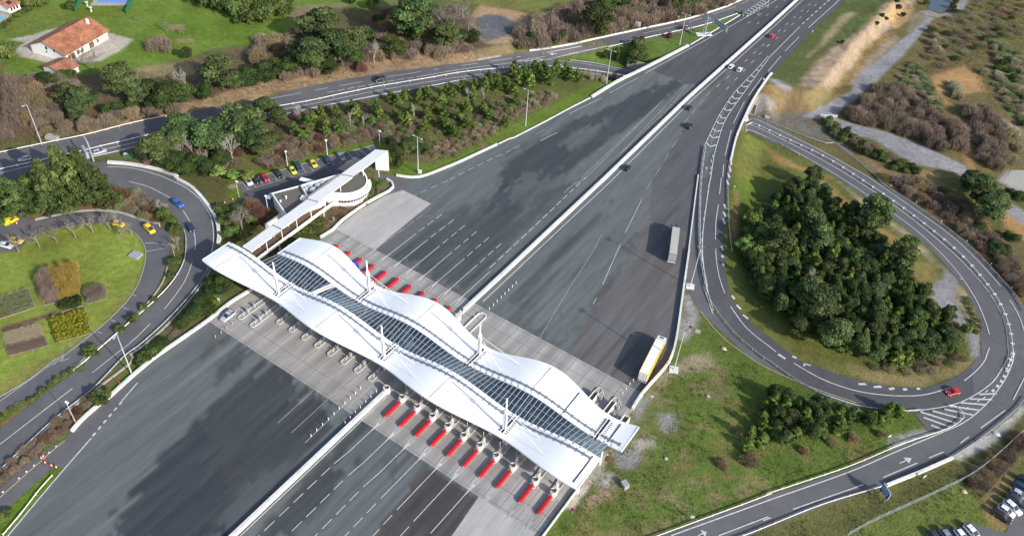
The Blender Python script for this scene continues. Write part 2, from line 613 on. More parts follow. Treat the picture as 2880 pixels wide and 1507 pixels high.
xs = np.concatenate([-400-np.geomspace(3, 5000, 28)[::-1], np.arange(-400, 62, 1.0), 62+np.geomspace(3, 5000, 28)])
ys = np.concatenate([5-np.geomspace(3, 5000, 26)[::-1], np.arange(5, 512, 1.0), 512+np.geomspace(3, 8000, 28)])
XX, YY = np.meshgrid(xs, ys)
gx, gy = XX.ravel(), YY.ravel()
gz = H(gx, gy)
_dd, _ = seg_dist(PLZ, gx, gy, True)
_in = inside(PLZ, gx, gy)
gz = np.where(_in & (_dd > 1.2), np.minimum(gz, -.45), gz)
gz += np.where(_in, 0, 1)*smooth(4, 10, _dd)*.10*(fbm(gx, gy, 2.2)-.5)
_cl = smooth(322, 332, gy)*smooth(11, 15, _dd)*(1-smooth(24, 29, _dd))*smooth(-85, -75, gx)*(1-smooth(-45, -38, gx))
gz += _cl*(1.7*(fbm(gx*.6, gy*1.6, 5.0, 21)-.5)+.9*(fbm(gx, gy, 2.0, 22)-.5))
C = np.tile(np.array(OLIVE), (len(gx), 1))
n1 = smooth(.4, .62, fbm(gx, gy, 14, 3))[:, None]
C = C*(1-.55*n1)+np.array(BROWN)*.55*n1
def Z(col, *vp, edge=1.5, wob=2.0, k=1.0, speck=0.0):
    paint(C, gx, gy, redrape(G(*vp)), col, edge, wob, k, speck)

# north-west meadows, farm, scrub belt
Z(BROWN, 'A1', [(0, 540), (300, 560), (700, 580), (1400, 460), (1933, 330)], 'A2', [(300, 280), (900, 120), (1500, 60), (1933, 330), (1650, 470), (1230, 520), (430, 650), (0, 745)], 'A1', [(1330, 870), (0, 1165)], wob=4)
Z(LAWN, 'S', [(-200, -200)], 'A1', [(0, 0), (1380, -250), (1933, -200)], 'A2', [(700, -250), (960, 0), (860, 90), (700, 40), (400, 70), (300, 170), (320, 290), (0, 330)],
  'A1', [(1700, 345), (1560, 380), (1420, 460), (1100, 505), (800, 530), (700, 560), (300, 580), (0, 565), (-300, 600)], wob=1.5)
Z((.125, .15, .03), 'A1', [(0, 60), (400, 40), (560, 160), (380, 230), (0, 300)], edge=4, k=.8, speck=.4)
Z((.12, .15, .02), 'A1', [(640, 50), (1000, 40), (1030, 120), (800, 160), (560, 110)], edge=3, k=.8)
Z((.105, .165, .02), 'A1', [(1500, 90), (1933, 180), (1933, 330), (1500, 330), (900, 470), (820, 440), (1200, 180)], edge=6, k=.7)
Z((.21, .17, .10), 'A2', [(255, 110), (300, 50), (680, 25), (700, 45), (430, 80), (330, 140), (270, 150)], wob=1.5)
Z((.14, .15, .05), 'A2', [(960, 0), (1933, -300), (1933, 60), (1700, 40), (1400, 0), (1200, 60)], 'A2', [(900, 60)], k=.9)
Z((.155, .16, .045), 'A2', [(1650, 0), (1900, -200)], 'A3', [(300, -250), (640, -20), (560, 60), (250, 110), (100, 80), (0, 70)], 'A2', [(1700, 45)], wob=1)
Z(TAN, 'A2', [(1690, 45), (1933, 70)], 'A3', [(110, 100), (180, 190), (120, 270), (0, 330)], 'A2', [(1740, 340), (1640, 230), (1620, 120)], wob=1.5)
Z(DGRAV, 'A2', [(1650, 145), (1760, 110), (1880, 130)], 'A3', [(30, 165), (85, 200), (0, 260)], 'A2', [(1740, 325), (1680, 260)], wob=1.5, edge=1)
Z(TAN, 'A2', [(0, 620), (600, 480), (1200, 410), (1640, 385), (1660, 465), (1230, 518), (860, 568), (430, 648), (0, 742)], wob=2, speck=.35)
Z((.30, .20, .12), 'A2', [(20, 650), (560, 520), (1100, 470), (1640, 420), (1640, 450), (1100, 520), (560, 600), (20, 715)], wob=1.5, k=.7, speck=.3)
Z((.22, .17, .09), 'A2', [(1650, 370), (1933, 320), (1933, 400), (1660, 465)], wob=1.5)
Z(CONC, 'A2', [(1670, 450), (1840, 420), (1850, 440), (1680, 465)], wob=.2, edge=.5)
Z(TAN, 'A1', [(1933, 650), (1933, 752), (1330, 858), (660, 1015), (660, 960), (1000, 890), (1300, 800)], wob=2, speck=.4)
Z((.23, .19, .10), 'A1', [(1010, 520), (1430, 455), (1460, 560), (1100, 600)], wob=2)
Z((.26, .20, .11), 'A1', [(180, 690), (420, 640), (400, 760), (280, 860), (190, 790)], speck=.5)
Z(OLIVE, 'A1', [(0, 1060), (310, 1060), (330, 1085), (0, 1155)], wob=1)
Z(CONC, 'A1', [(50, 300), (250, 262), (420, 215), (560, 180), (820, 250), (1005, 300), (900, 390), (760, 460), (560, 482), (350, 470), (150, 430), (110, 370), (180, 320)], wob=.8, edge=.8)
Z(DRY, 'A1', [(1285, 190), (1380, 186), (1385, 225), (1290, 228)], wob=1)
Z(DRY, 'A1', [(1330, 300), (1470, 293), (1475, 318), (1340, 328)], wob=1)
Z(CONC, 'A1', [(0, 85), (70, 110), (60, 140), (0, 160)], wob=.2, edge=.5)
# wedge between the motorway and the left-hand slip road, and the young pine bank
Z((.098, .145, .032), 'A3', [(280, 455), (650, 380), (1100, 285), (1700, 110), (1745, 118), (1560, 210), (1330, 350), (950, 530), (870, 530), (600, 480), (420, 460)], wob=.5, edge=.6)
Z(OLIVE, 'A2', [(160, 890), (960, 728), (1580, 610), (1933, 560)], 'A3', [(0, 545), (450, 530), (860, 615), (800, 640), (300, 800), (0, 930)], 'A2', [(1700, 1060), (1300, 1250), (900, 1060), (500, 1160), (0, 1290), (0, 900)], wob=1)
Z((.085, .075, .035), 'A2', [(200, 880), (700, 780), (1100, 720), (1000, 1000), (700, 950), (300, 1060), (100, 1150), (0, 1100), (0, 900)], edge=3, wob=4, speck=.5)
Z((.17, .125, .075), 'A2', [(600, 960), (900, 930), (1080, 1010), (1320, 1100), (1933, 830)], 'A3', [(300, 690), (320, 780), (0, 915)], 'A2', [(1500, 1180), (1300, 1240), (1000, 1080), (700, 1080), (300, 1180), (100, 1200)], wob=3, edge=2.5, speck=.45)
Z((.108, .160, .026), 'A2', [(1933, 930), (1933, 1042), (1700, 1152), (1540, 1224), (1250, 1337), (1060, 1328), (1000, 1250), (1040, 1190), (1300, 1250), (1700, 1060)], wob=1.2)
Z((.108, .165, .026), 'A3', [(0, 925), (300, 790), (560, 650), (760, 610), (810, 616), (600, 738), (430, 823), (0, 1048)], wob=1.2)
Z((.10, .16, .018), 'A2', [(0, 1290), (100, 1280), (500, 1150), (900, 1055), (1000, 1050), (1040, 1200), (1000, 1330), (960, 1200), (890, 1097), (250, 1290), (0, 1348)], wob=1.2, speck=.15)
Z((.10, .16, .018), 'vb', [(0, 640), (220, 720), (620, 610), (640, 630), (165, 772), (260, 950), (240, 1008), (0, 1095)], wob=.6)
Z(TAN, 'vb', [(25, 800), (150, 765), (165, 800), (160, 830), (40, 860)], wob=.1, edge=.4)
Z((.09, .085, .03), 'B1', [(1400, 0), (1690, 60), (1720, 200), (1933, 240)], 'B2', [(60, 300), (0, 560)], 'B1', [(1700, 480), (1620, 260)], wob=2)
Z((.17, .125, .05), 'va', [(880, 900), (1480, 790), (1560, 700), (1640, 730), (1180, 1010), (1060, 1160), (880, 1290), (640, 1200), (700, 1060)], wob=.8, edge=.8)
Z((.12, .13, .06), 'va', [(1500, 640), (1600, 560), (1830, 560), (1840, 640), (1500, 850), (1400, 850)], wob=.8)
Z((.06, .075, .02), 'va', [(300, 1230), (700, 1050), (900, 1100), (900, 1260), (550, 1400), (200, 1348)], wob=1.2)
# round lawn and gardens on the left
Z((.22, .11, .058), 'B1', [(0, 190), (500, 130), (860, 120), (950, 210), (720, 236), (500, 252), (260, 312), (130, 250), (0, 285)], wob=1, speck=.2)
Z((.10, .10, .035), 'B1', [(850, 70), (1100, 130), (1270, 245), (1370, 385), (1400, 500), (1390, 620), (1300, 800), (1150, 955), (900, 1165), (700, 1340), (640, 1340), (860, 1180), (1050, 1000), (1180, 830), (1270, 620), (1290, 500), (1210, 350), (1060, 300), (900, 250)], wob=.4, edge=.6)
Z((.185, .228, .042), 'B1', [(-200, 600), (0, 562), (130, 555), (215, 470), (330, 390), (600, 355), (800, 340), (950, 375), (1050, 445), (1092, 520), (1098, 600), (1056, 760), (976, 900), (846, 1040), (700, 1165), (465, 1345)], 'C1', [(430, 5), (200, 180), (0, 295), (-200, 400)], wob=.3, edge=.5)
Z((.145, .165, .025), 'B1', [(120, 560), (330, 420), (600, 370), (800, 360), (700, 430), (430, 520), (200, 600)], edge=3, k=.8, speck=.3)
Z((.20, .175, .05), 'B1', [(990, 790), (1060, 700), (1040, 800), (900, 980), (760, 1080), (700, 1120), (850, 960)], edge=2, k=.8, speck=.3)
Z((.20, .175, .06), 'C1', [(180, 90), (420, 0), (330, 80), (0, 280), (0, 220)], edge=2, k=.8, speck=.2)
Z((.20, .17, .09), 'B1', [(440, 1340), (480, 1290), (690, 1170), (560, 1290)], edge=.8, wob=.3)
Z((.13, .075, .055), 'B1', [(330, 1030), (430, 980), (455, 1010), (140, 1130), (0, 1160), (0, 1120)], wob=.1, edge=.4)
Z((.12, .13, .03), 'C1', [(540, 90), (600, 130), (0, 520), (0, 440), (300, 280)], wob=.5, edge=.6)
Z((.20, .13, .07), 'C1', [(560, 140), (600, 130), (300, 330), (0, 545), (0, 515), (300, 300)], wob=.3, edge=.5)
Z((.12, .115, .05), 'B1', [(1590, 690), (1740, 700), (1740, 945), (1590, 1060), (1190, 1345), (1060, 1345), (1250, 1140), (1430, 930), (1545, 760)], wob=.6)
Z((.11, .16, .025), 'B1', [(1600, 700), (1660, 720), (1640, 860), (1700, 960), (1590, 1050), (1520, 960)], wob=1)
Z((.13, .095, .055), 'C1', [(700, 250), (1010, 20), (1130, -10), (1000, 150), (700, 405), (550, 555), (300, 730), (0, 985), (0, 870), (400, 495)], wob=.4, edge=.6)
Z((.105, .16, .02), 'C1', [(860, 180), (1110, -20), (1130, 0), (1010, 140), (650, 440), (640, 400), (700, 360)], wob=.5)
Z((.105, .16, .02), 'C1', [(330, 670), (540, 560), (480, 620), (320, 700)], wob=.4)
Z((.10, .17, .018), 'C1', [(380, 850), (455, 828), (465, 855), (40, 1348), (-150, 1560), (-150, 1310), (0, 1195)], wob=.1, edge=.4)
# right-hand side: sandy cut, gravel tracks, waste ground
Z(OLBR, 'A4', [(900, -200), (2400, -200), (2400, 1348), (1500, 1348), (780, 1348), (500, 1080), (0, 915), (0, 640), (900, 0)], wob=.5)
Z((.125, .11, .055), 'A4', [(1300, 150), (1500, 60), (1933, 200), (1700, 320), (1400, 420), (1200, 420)], wob=4, edge=3, speck=.6)
Z((.085, .105, .036), 'A4', [(560, 20), (720, -20), (930, -60), (900, 20), (860, 90), (640, 270), (460, 370), (350, 480), (240, 650), (60, 600), (10, 600), (330, 230)], wob=1.2)
Z((.27, .22, .12), 'A4', [(620, 90), (670, 100), (560, 190), (440, 340), (300, 430), (400, 300), (540, 130)], wob=1.5, speck=.3)
Z(SAND, 'A4', [(900, 30), (1100, 0), (1070, 140), (1000, 200), (900, 240), (720, 390), (640, 520), (520, 650), (420, 690), (235, 645), (255, 590), (365, 480), (470, 370), (650, 270)], wob=1.2, speck=.15)
Z((.36, .23, .10), 'A4', [(930, 60), (1090, 60), (1060, 150), (970, 220), (900, 170)], wob=2, k=.8)
Z((.24, .17, .06), 'A4', [(720, 400), (900, 245), (960, 245), (770, 420), (610, 610), (530, 670), (510, 640), (640, 520)], wob=1)
Z(SAND, 'A4', [(960, 250), (1000, 290), (800, 480), (640, 650), (600, 640), (760, 430)], wob=1, speck=.2)
Z((.21, .15, .075), 'A4', [(-60, 640), (200, 670), (500, 680), (590, 720), (480, 800), (350, 860), (0, 860)], wob=1.5, speck=.3)
Z((.16, .14, .06), 'A4', [(280, 740), (480, 730), (460, 800), (330, 830)], wob=2, speck=.4)
Z((.235, .22, .205), 'e1', [(960, 400), (1050, 380), (1240, 480), (1260, 560), (960, 660), (830, 640)], wob=1.5, speck=.3)
Z(GRAV, 'e1', [(1130, 120), (1250, 130), (1510, 260), (1500, 310), (1400, 320), (1240, 220)], wob=.5, edge=.6)
Z((.15, .135, .12), 'A4', [(-80, 870), (300, 850), (360, 900), (300, 960), (420, 930), (700, 1230), (500, 1080), (0, 915)], wob=1, speck=.3)
Z(GRAV, 'A4', [(250, 880), (440, 790), (620, 690), (700, 560), (900, 400), (1090, 230), (1120, 130), (1170, 110), (1260, 140), (1190, 230), (1020, 420), (880, 560), (700, 720), (540, 850), (480, 890), (640, 925), (1000, 1030), (1300, 1160), (1480, 1240), (1600, 1348), (1540, 1348), (1350, 1290), (1100, 1240), (800, 1060), (600, 1000), (430, 910)], wob=.9, edge=.9)
Z((.20, .165, .11), 'A4', [(1080, 110), (1150, 80), (1200, 130), (1130, 200), (1060, 240)], wob=1)
Z(GRAV, 'A4', [(1150, 85), (1220, 82), (1290, 110), (1400, 85), (1440, 0), (1510, 0), (1470, 90), (1390, 112), (1280, 135), (1200, 120)], wob=.4, edge=.6)
Z((.36, .215, .095), 'A4', [(1250, 580), (1480, 490), (1600, 590), (1640, 690), (1490, 715), (1400, 630), (1310, 620), (1330, 720), (1400, 800), (1340, 820), (1270, 690)], wob=1.5)
Z((.125, .165, .055), 'A4', [(960, 560), (1110, 470), (1170, 530), (1220, 640), (1320, 860), (1250, 850), (1200, 740), (1000, 650)], wob=1.5)
Z((.13, .15, .06), 'A4', [(1640, 310), (1760, 320), (1950, 420), (1950, 960), (1760, 820), (1700, 620), (1720, 430)], wob=4, edge=2.5, speck=.5)
Z((.31, .16, .065), 'A4', [(1890, 620), (1960, 590), (1960, 750), (1880, 700)], wob=1)
Z((.12, .13, .04), 'A4', [(1780, 230), (1960, 200), (1960, 350), (1840, 330), (1740, 300)], wob=2)
Z((.25, .20, .14), 'A4', [(1750, 880), (1933, 980), (1933, 1080), (1820, 960)], wob=1)
Z((.27, .17, .075), 'A4', [(1470, 1100), (1540, 1090), (1570, 1290), (1500, 1260)], wob=1.5)
Z((.21, .15, .085), 'A4', [(440, 920), (700, 1180), (820, 1348), (1000, 1348), (1150, 1300), (900, 1290), (600, 1060)], wob=1)
Z((.27, .17, .08), 'A4', [(1100, 1270), (1280, 1300), (1330, 1348), (1150, 1348)], wob=2)
Z((.15, .095, .05), 'B4', [(780, 0), (1100, 0), (1330, 190), (1600, 440), (1933, 830), (1933, 1000), (1870, 890), (1500, 480), (1100, 180)], wob=2)
Z((.20, .15, .08), 'B4', [(1200, 0), (1420, 90), (1560, 210), (1480, 260), (1300, 130)], wob=2, speck=.4)
Z((.33, .19, .08), 'B4', [(1740, 250), (1980, 340), (1980, 500), (1800, 370)], wob=1.5)
Z(GRAV, 'B4', [(1670, 90), (1720, 130), (1980, 270), (1980, 390), (1740, 220)], wob=.7)
Z((.33, .32, .32), 'B4', [(1740, 20), (1830, -60), (2000, -60), (2000, 120), (1900, 100)], wob=.7)
# inside the loop, and south of it
Z((.108, .118, .030), 'A3', [(1655, 1348), (1690, 1010), (1740, 965), (1933, 1050)], 'A4', [(250, 1200), (540, 1348)], 'B4', [(560, 30), (900, 240), (1180, 480), (1500, 860), (1610, 1100), (1600, 1348)], 'C4', [(1480, 110), (1170, 230), (900, 212), (640, 162), (300, 40)],
  'B3', [(1933, 1185), (1740, 1030), (1645, 880), (1615, 700), (1605, 500), (1630, 100)], wob=.5, edge=.6)
Z((.085, .12, .02), 'B3', [(1655, 0), (1933, 0), (1900, 200), (1700, 480), (1650, 700), (1615, 600), (1640, 100)], wob=2)
Z(SOIL, 'B3', [(1680, 90), (1712, 100), (1705, 430), (1660, 470), (1655, 400)], wob=.8, k=.8)
Z((.29, .185, .075), 'A4', [(-30, 1100), (200, 1230), (420, 1348)], 'B4', [(560, 130), (820, 330), (1010, 470), (1140, 640), (1060, 680), (980, 520), (800, 420), (600, 240), (300, 20)], 'A4', [(500, 1348), (100, 1250), (0, 1170)], wob=1.5, speck=.2)
Z((.19, .16, .055), 'B4', [(1060, 640), (1180, 600), (1290, 650), (1310, 760), (1180, 860), (1040, 760)], wob=2)
Z(GRAV, 'B4', [(1200, 840), (1320, 760), (1340, 680), (1440, 770), (1410, 900), (1480, 1060), (1600, 1200), (1605, 1348), (1540, 1348), (1490, 1150), (1330, 1020)], wob=1, edge=1)
Z((.36, .29, .17), 'B4', [(1450, 810), (1500, 860), (1610, 1100), (1600, 1195), (1560, 1180), (1500, 1000), (1420, 940)], wob=.8)
Z((.33, .27, .18), 'B4', [(540, 30), (860, 260), (1160, 500), (1320, 680), (1250, 640), (900, 330), (700, 190)], wob=1, speck=.4)
Z((.22, .175, .085), 'C4', [(600, 60), (1000, 150), (1300, 90), (1560, 0), (1560, 60), (1400, 150), (1170, 225), (900, 205), (640, 150)], wob=1.5, speck=.3)
Z((.12, .12, .035), 'B4', [(0, 1020), (160, 1180), (420, 1348)], 'C4', [(640, 160), (400, 75), (120, -20), (0, -80)], wob=1)
Z((.090, .126, .026), 'C3', [(500, 1000), (905, 400), (1200, 0), (1280, -200), (1450, -250), (1785, 0), (1933, 90)], 'C4', [(150, 160), (440, 280), (690, 360), (1100, 430), (1220, 575), (1000, 675), (600, 845), (0, 1045)], 'C3', [(1130, 1348), (240, 1348)], wob=.4, edge=.6)
Z((.20, .165, .085), 'C3', [(1000, 200), (1230, 100), (1500, 0), (1580, 120), (1690, 250), (1600, 330), (1450, 420), (1300, 330), (1250, 520), (1080, 760), (900, 900), (700, 960), (560, 1130), (520, 1060), (760, 800), (900, 560), (960, 330)], wob=5, edge=2, speck=.75, k=.6)
Z((.155, .15, .04), 'C3', [(1550, 330), (1760, 340), (1740, 620), (1500, 740), (1460, 560)], wob=3, edge=2, speck=.3)
Z((.23, .185, .10), 'C3', [(900, 950), (1300, 850), (1933, 900), (1933, 1050), (1200, 1300), (700, 1340), (900, 1150)], wob=7, edge=2, speck=.85, k=.55)
for o_, c_, k_ in ((0, (.20, .145, .07), .45), (1, (.16, .13, .06), .4), (2, (.07, .135, .018), .65)):
    Z(c_, 'C3', [(700+7*o_, 1000), (1000, 480), (1240, 60+3*o_), (1560, 20), (1700, 300), (1750, 720)], 'C4', [(0, 700), (600, 600), (1000, 640), (600, 835), (0, 1030)], 'C3', [(1130, 1335), (400+9*o_, 1335)], wob=9, edge=2, speck=1.6, k=k_)
Z(GRAV, 'C3', [(770, 700), (960, 690), (985, 760), (930, 850), (800, 860), (770, 790)], wob=1, edge=1)
Z((.30, .27, .24), 'C3', [(900, 640), (1070, 590), (1080, 680), (950, 695)], wob=1, edge=1, speck=.2)
Z(GRAV, 'C3', [(930, 345), (970, 300), (1040, 310), (1000, 410), (940, 500), (920, 440)], wob=.6)
Z(GRAV, 'C3', [(1100, 440), (1210, 420), (1230, 500), (1160, 560), (1110, 520)], wob=1.5, speck=.4)
Z((.31, .30, .29), 'C3', [(660, 860), (760, 880), (780, 960), (690, 1010), (640, 950)], wob=1, speck=.2)
Z((.28, .20, .14), 'C3', [(640, 1010), (770, 960), (740, 1040), (560, 1140), (540, 1080)], wob=1.2)
Z(CONC, 'C3', [(715, 690), (762, 705), (660, 860), (470, 1150), (395, 1140), (470, 1010), (640, 770)], wob=.15, edge=.5)
Z((.28, .27, .26), 'B3', [(1290, 880), (1345, 890), (1400, 1000), (1400, 1120), (1300, 1230), (1260, 1200)], wob=1.5, speck=.5)
Z((.26, .21, .14), 'C3', [(1210, 0), (1480, -50), (1500, 60), (1240, 150), (1100, 300), (1000, 300)], wob=3, speck=.5)
Z((.112, .112, .040), 'C4', [(-100, 1330), (400, 1140), (850, 995), (1200, 855), (1400, 755), (1650, 600), (1933, 360), (1990, 400), (1933, 620), (1560, 920), (1000, 1150), (600, 1348), (400, 1500), (-300, 1500)], wob=1)
Z((.15, .115, .06), 'C4', [(1560, 900), (1933, 580), (1990, 640), (1850, 900), (1640, 1070), (1500, 1000)], wob=1.5, speck=.3)
Z((.25, .17, .075), 'C4', [(1580, 1060), (1800, 900), (1850, 920), (1700, 1100), (1810, 1280), (1730, 1348), (1600, 1200)], wob=1.5, speck=.25)
Z((.12, .15, .035), 'C4', [(600, 1348), (1000, 1160), (1540, 930), (1600, 1200), (1720, 1330), (1700, 1500), (500, 1500)], wob=2, speck=.3)
Z((.40, .37, .33), 'C4', [(1400, 745), (1620, 600), (1850, 440), (1940, 340), (1940, 410), (1780, 590), (1640, 680), (1420, 790)], wob=.5, edge=.6)
Z((.30, .29, .28), 'C4', [(920, 640), (1000, 590), (1190, 545), (1260, 570), (1000, 680), (930, 690)], wob=.8)
nxg = len(xs)
ii = np.arange(len(ys)-1)[:, None]*nxg+np.arange(nxg-1)[None, :]
FF = np.stack([ii, ii+1, ii+nxg+1, ii+nxg], -1).reshape(-1, 4)
gm = mesh_np('ground', np.stack([gx, gy, gz], 1), FF, M['ground'], np.clip(C, 0, 1), True)
tag(put('ground', gm), kind='structure')

# ------------------------------------------------------------------ paved sheets
def sheet(name, poly, m, off, step=4.0, level=None, colour=None, hf=None, kind='structure'):
    """triangulated sheet lying on the relief; exact outline, inner points every step metres"""
    P = np.asarray(poly, float)
    if level is None and hf is None: P = redrape(P)
    P = P[:, :2]
    out = []
    for i in range(len(P)):
        a, b = P[i], P[(i+1) % len(P)]
        n = max(1, int(np.hypot(*(b-a))/step))
        for k in range(n): out.append(a+(b-a)*k/n)
    B = np.array(out)
    x0, y0 = B.min(0)
    x1, y1 = B.max(0)
    X, Y = np.meshgrid(np.arange(x0+step*.3, x1, step), np.arange(y0+step*.3, y1, step))
    X, Y = X.ravel(), Y.ravel()
    d, _ = seg_dist(B, X, Y, True)
    k = inside(B, X, Y) & (d > step*.35)
    I = np.stack([X[k], Y[k]], 1)
    nb = len(B)
    V2 = [Vector(p) for p in np.concatenate([B, I])]
    vo, eo, fo, *_ = delaunay_2d_cdt(V2, [(i, (i+1) % nb) for i in range(nb)], [list(range(nb))], 1, 1e-4)
    V = np.array([(p.x, p.y) for p in vo])
    if level is None:
        z = (hf or HS)(V[:, 0], V[:, 1])+off
    else:
        z = np.full(len(V), level)
    col = colour(V[:, 0], V[:, 1]) if colour else None
    F = [f if (V[f[1]][0]-V[f[0]][0])*(V[f[2]][1]-V[f[0]][1])-(V[f[1]][1]-V[f[0]][1])*(V[f[2]][0]-V[f[0]][0]) > 0 else f[::-1] for f in fo]
    F = np.array([list(f) for f in F if len(f) == 3], np.int32)
    me = mesh_np(name, np.column_stack([V, z]), F, m, col)
    return tag(put(name, me), kind=kind)

def plaza_col(x, y):
    C = np.tile(np.array((.109, .120, .120)), (len(x), 1))
    xw = x+1.0*(vnoise(x, y, 2.5, 4)-.5)
    yw = y+24.0*(fbm(x*1.6, y*.5, 3.2, 6)-.5)
    def q(col, *vp, edge=1.2, k=1.0):
        P = G0(*vp)[:, :2]
        d, _ = seg_dist(P, xw, yw, True)
        d = np.where(inside(P, xw, yw), d, -d)
        a = smooth(-edge*.6, edge*.6, d)[:, None]*k
        C[:] = C*(1-a)+np.array(col)*a
    def qs(col, *vp, k=1.0):
        P = G0(*vp)[:, :2]
        a = inside(P, x, y).astype(float)[:, None]*k
        C[:] = C*(1-a)+np.array(col)*a
    DK, DK2 = (.048, .056, .060), (.068, .078, .081)
    # upper plaza
    q(DK2, 'B2', [(1000, 600), (1400, 280), (1933, 130)], 'B3', [(0, 200), (500, 0), (480, 60), (100, 380), (0, 480)], 'B2', [(1880, 560), (1560, 880), (1200, 690)], edge=2)
    q(DK, 'B2', [(1060, 560), (1340, 440), (1500, 620), (1300, 740)], edge=2, k=.5)
    q(DK, 'B2', [(1500, 420), (1933, 200), (1933, 430), (1640, 620)], edge=2, k=.6)
    q(DK, 'A3', [(0, 1200), (160, 1115), (440, 930), (800, 780), (980, 680), (1200, 620), (1300, 640), (900, 950), (560, 1180), (380, 1348), (0, 1348)], 'B3', [(0, 300), (-200, 200)], edge=1.6)
    q((.10, .11, .112), 'A3', [(345, 1085), (560, 930), (720, 905), (680, 1000), (520, 1100), (400, 1130)], edge=1.6, k=.85)
    q((.10, .11, .112), 'A3', [(730, 890), (800, 850), (790, 900), (740, 940)], edge=1.5, k=.7)
    q(DK, 'A3', [(0, 1100), (200, 1040), (350, 1000), (250, 1080), (0, 1200)], edge=1.5, k=.5)
    q(DK, 'B3', [(0, 0), (420, 0), (200, 240), (0, 420)], edge=2.5, k=.5)
    q((.098, .108, .11), 'B3', [(60, 180), (200, 80), (180, 200), (60, 330)], edge=2, k=.6)
    # right carriageway
    qs((.090, .088, .093), 'A3', [(1530, 655), (1280, 1000), (1060, 1348)], 'B3', [(1060, 0), (1030, 330), (1080, 330), (1110, 350), (1330, 400), (1420, 0)], 'A3', [(1440, 1100), (1900, 440)])
    qs((.112, .107, .106), 'B3', [(1030, 100), (960, 400), (880, 640), (640, 900), (430, 1348)], 'C3', [(600, 100), (900, 400), (1200, 0)], 'B3', [(1330, 540), (1420, 200), (1330, 400), (1110, 350), (1080, 330), (1030, 330)])
    q((.068, .064, .064), 'B3', [(900, 420), (950, 380), (900, 560), (760, 800), (640, 960), (560, 1060), (640, 880), (820, 640)], edge=1, k=.7)
    q((.060, .066, .068), 'B3', [(280, 590), (700, 210), (720, 250), (480, 490), (160, 800), (0, 1010), (0, 890)], edge=1.4, k=.8)
    q((.060, .066, .068), 'B3', [(0, 1010), (250, 760), (420, 640), (300, 780), (60, 1100), (0, 1080)], edge=1.4, k=.55)
    q((.060, .066, .068), 'B3', [(60, 1090), (220, 1060), (420, 1240), (330, 1290), (200, 1180)], edge=1.4, k=.5)
    q((.085, .086, .09), 'B3', [(780, 330), (860, 290), (740, 460), (560, 700), (480, 780), (600, 560)], edge=1.4, k=.3)
    # new surface of the motorway, north of the seam
    qs((.074, .074, .080), 'A3', [(1065, 535), (1350, 638), (1530, 655), (1640, 520), (1900, 440), (1933, 560)], 'A4', [(0, 600), (590, 0), (1000, -500), (500, -600)], 'A3', [(1933, -20), (1330, 350)])
    qs((.082, .080, .086), 'A3', [(1530, 655), (1330, 740), (1933, 205)], 'A4', [(200, 0), (590, 0), (0, 600)], 'A3', [(1933, 560), (1700, 640), (1640, 520)], k=.8)
    # lower plaza
    q((.040, .045, .051), 'C1', [(1933, 90), (1660, 320), (1400, 560), (1130, 830), (920, 1060), (880, 1180), (760, 1400), (1600, 1500), (1933, 1130)], edge=1.2)
    q((.048, .053, .056), 'C2', [(60, 10), (440, 262), (690, 440), (520, 600), (250, 860), (0, 1130)], 'C1', [(1700, 1100), (1500, 500), (1900, 100)], edge=1.4)
    q((.082, .089, .092), 'C1', [(1500, 1348), (1933, 900)], 'C2', [(340, 720), (20, 1120)], 'C1', [(1800, 1348)], edge=1.8, k=.75)
    q((.052, .057, .060), 'v5', [(0, 1348), (300, 1020), (620, 840), (760, 930), (500, 1200), (400, 1348)], edge=1.5, k=.8)
    q((.075, .068, .064), 'v5', [(0, 860), (300, 640), (420, 720), (250, 900), (0, 1100)], edge=1.0, k=.6)
    q((.047, .052, .055), 'C2', [(150, 1190), (770, 480), (860, 540), (650, 740), (700, 900), (300, 1348), (0, 1400)], edge=1.6, k=.9)
    q((.105, .115, .118), 'C2', [(860, 560), (1300, 810), (1060, 1130), (880, 1348), (560, 1348), (800, 1000), (760, 800)], edge=1.6, k=.8)
    q((.06, .066, .07), 'C2', [(1040, 640), (1250, 800), (1150, 860), (1000, 760)], edge=1.6, k=.6)
    qs((.066, .061, .059), 'C2', [(1290, 805), (1680, 1066), (1440, 1420), (820, 1420), (1050, 1145)])
    q((.045, .042, .042), 'C2', [(1300, 900), (1560, 980), (1300, 1348), (1050, 1348), (1150, 1170)], edge=2, k=.5)
    f = fbm(x*2.2, y*.16, 3.0, 8)[:, None]
    C *= .80+.40*f
    # wheel tracks and drips that follow the toll lanes
    for x0, n, ya, yb, fade in ((-144.7+2.38, 10, 139, 200, 60), (-90.9+2.43, 10, 20, 88.6, 40), (-144.7+2.38, 10, 52, 88.6, 30), (-93+2.4, 10, 139, 185, 45)):
        if x0 == -93+2.4: side = x > -97
        else: side = np.ones(len(x), bool)
        u = (x-x0)/4.8
        lane = np.abs(u-np.round(u))*4.8
        ok = (u > -.5) & (u < n-.5) & (y > ya) & (y < yb) & side
        g = ok*(smooth(fade, 0, (y-ya) if ya > 100 else (yb-y)))
        C *= (1-.30*g*smooth(.75, .1, lane)*(.4+.9*fbm(x*3, y*.3, 3.0, 15)))[:, None]
        C *= (1+.12*g*smooth(.5, .1, np.abs(lane-1.1)))[:, None]
    return C

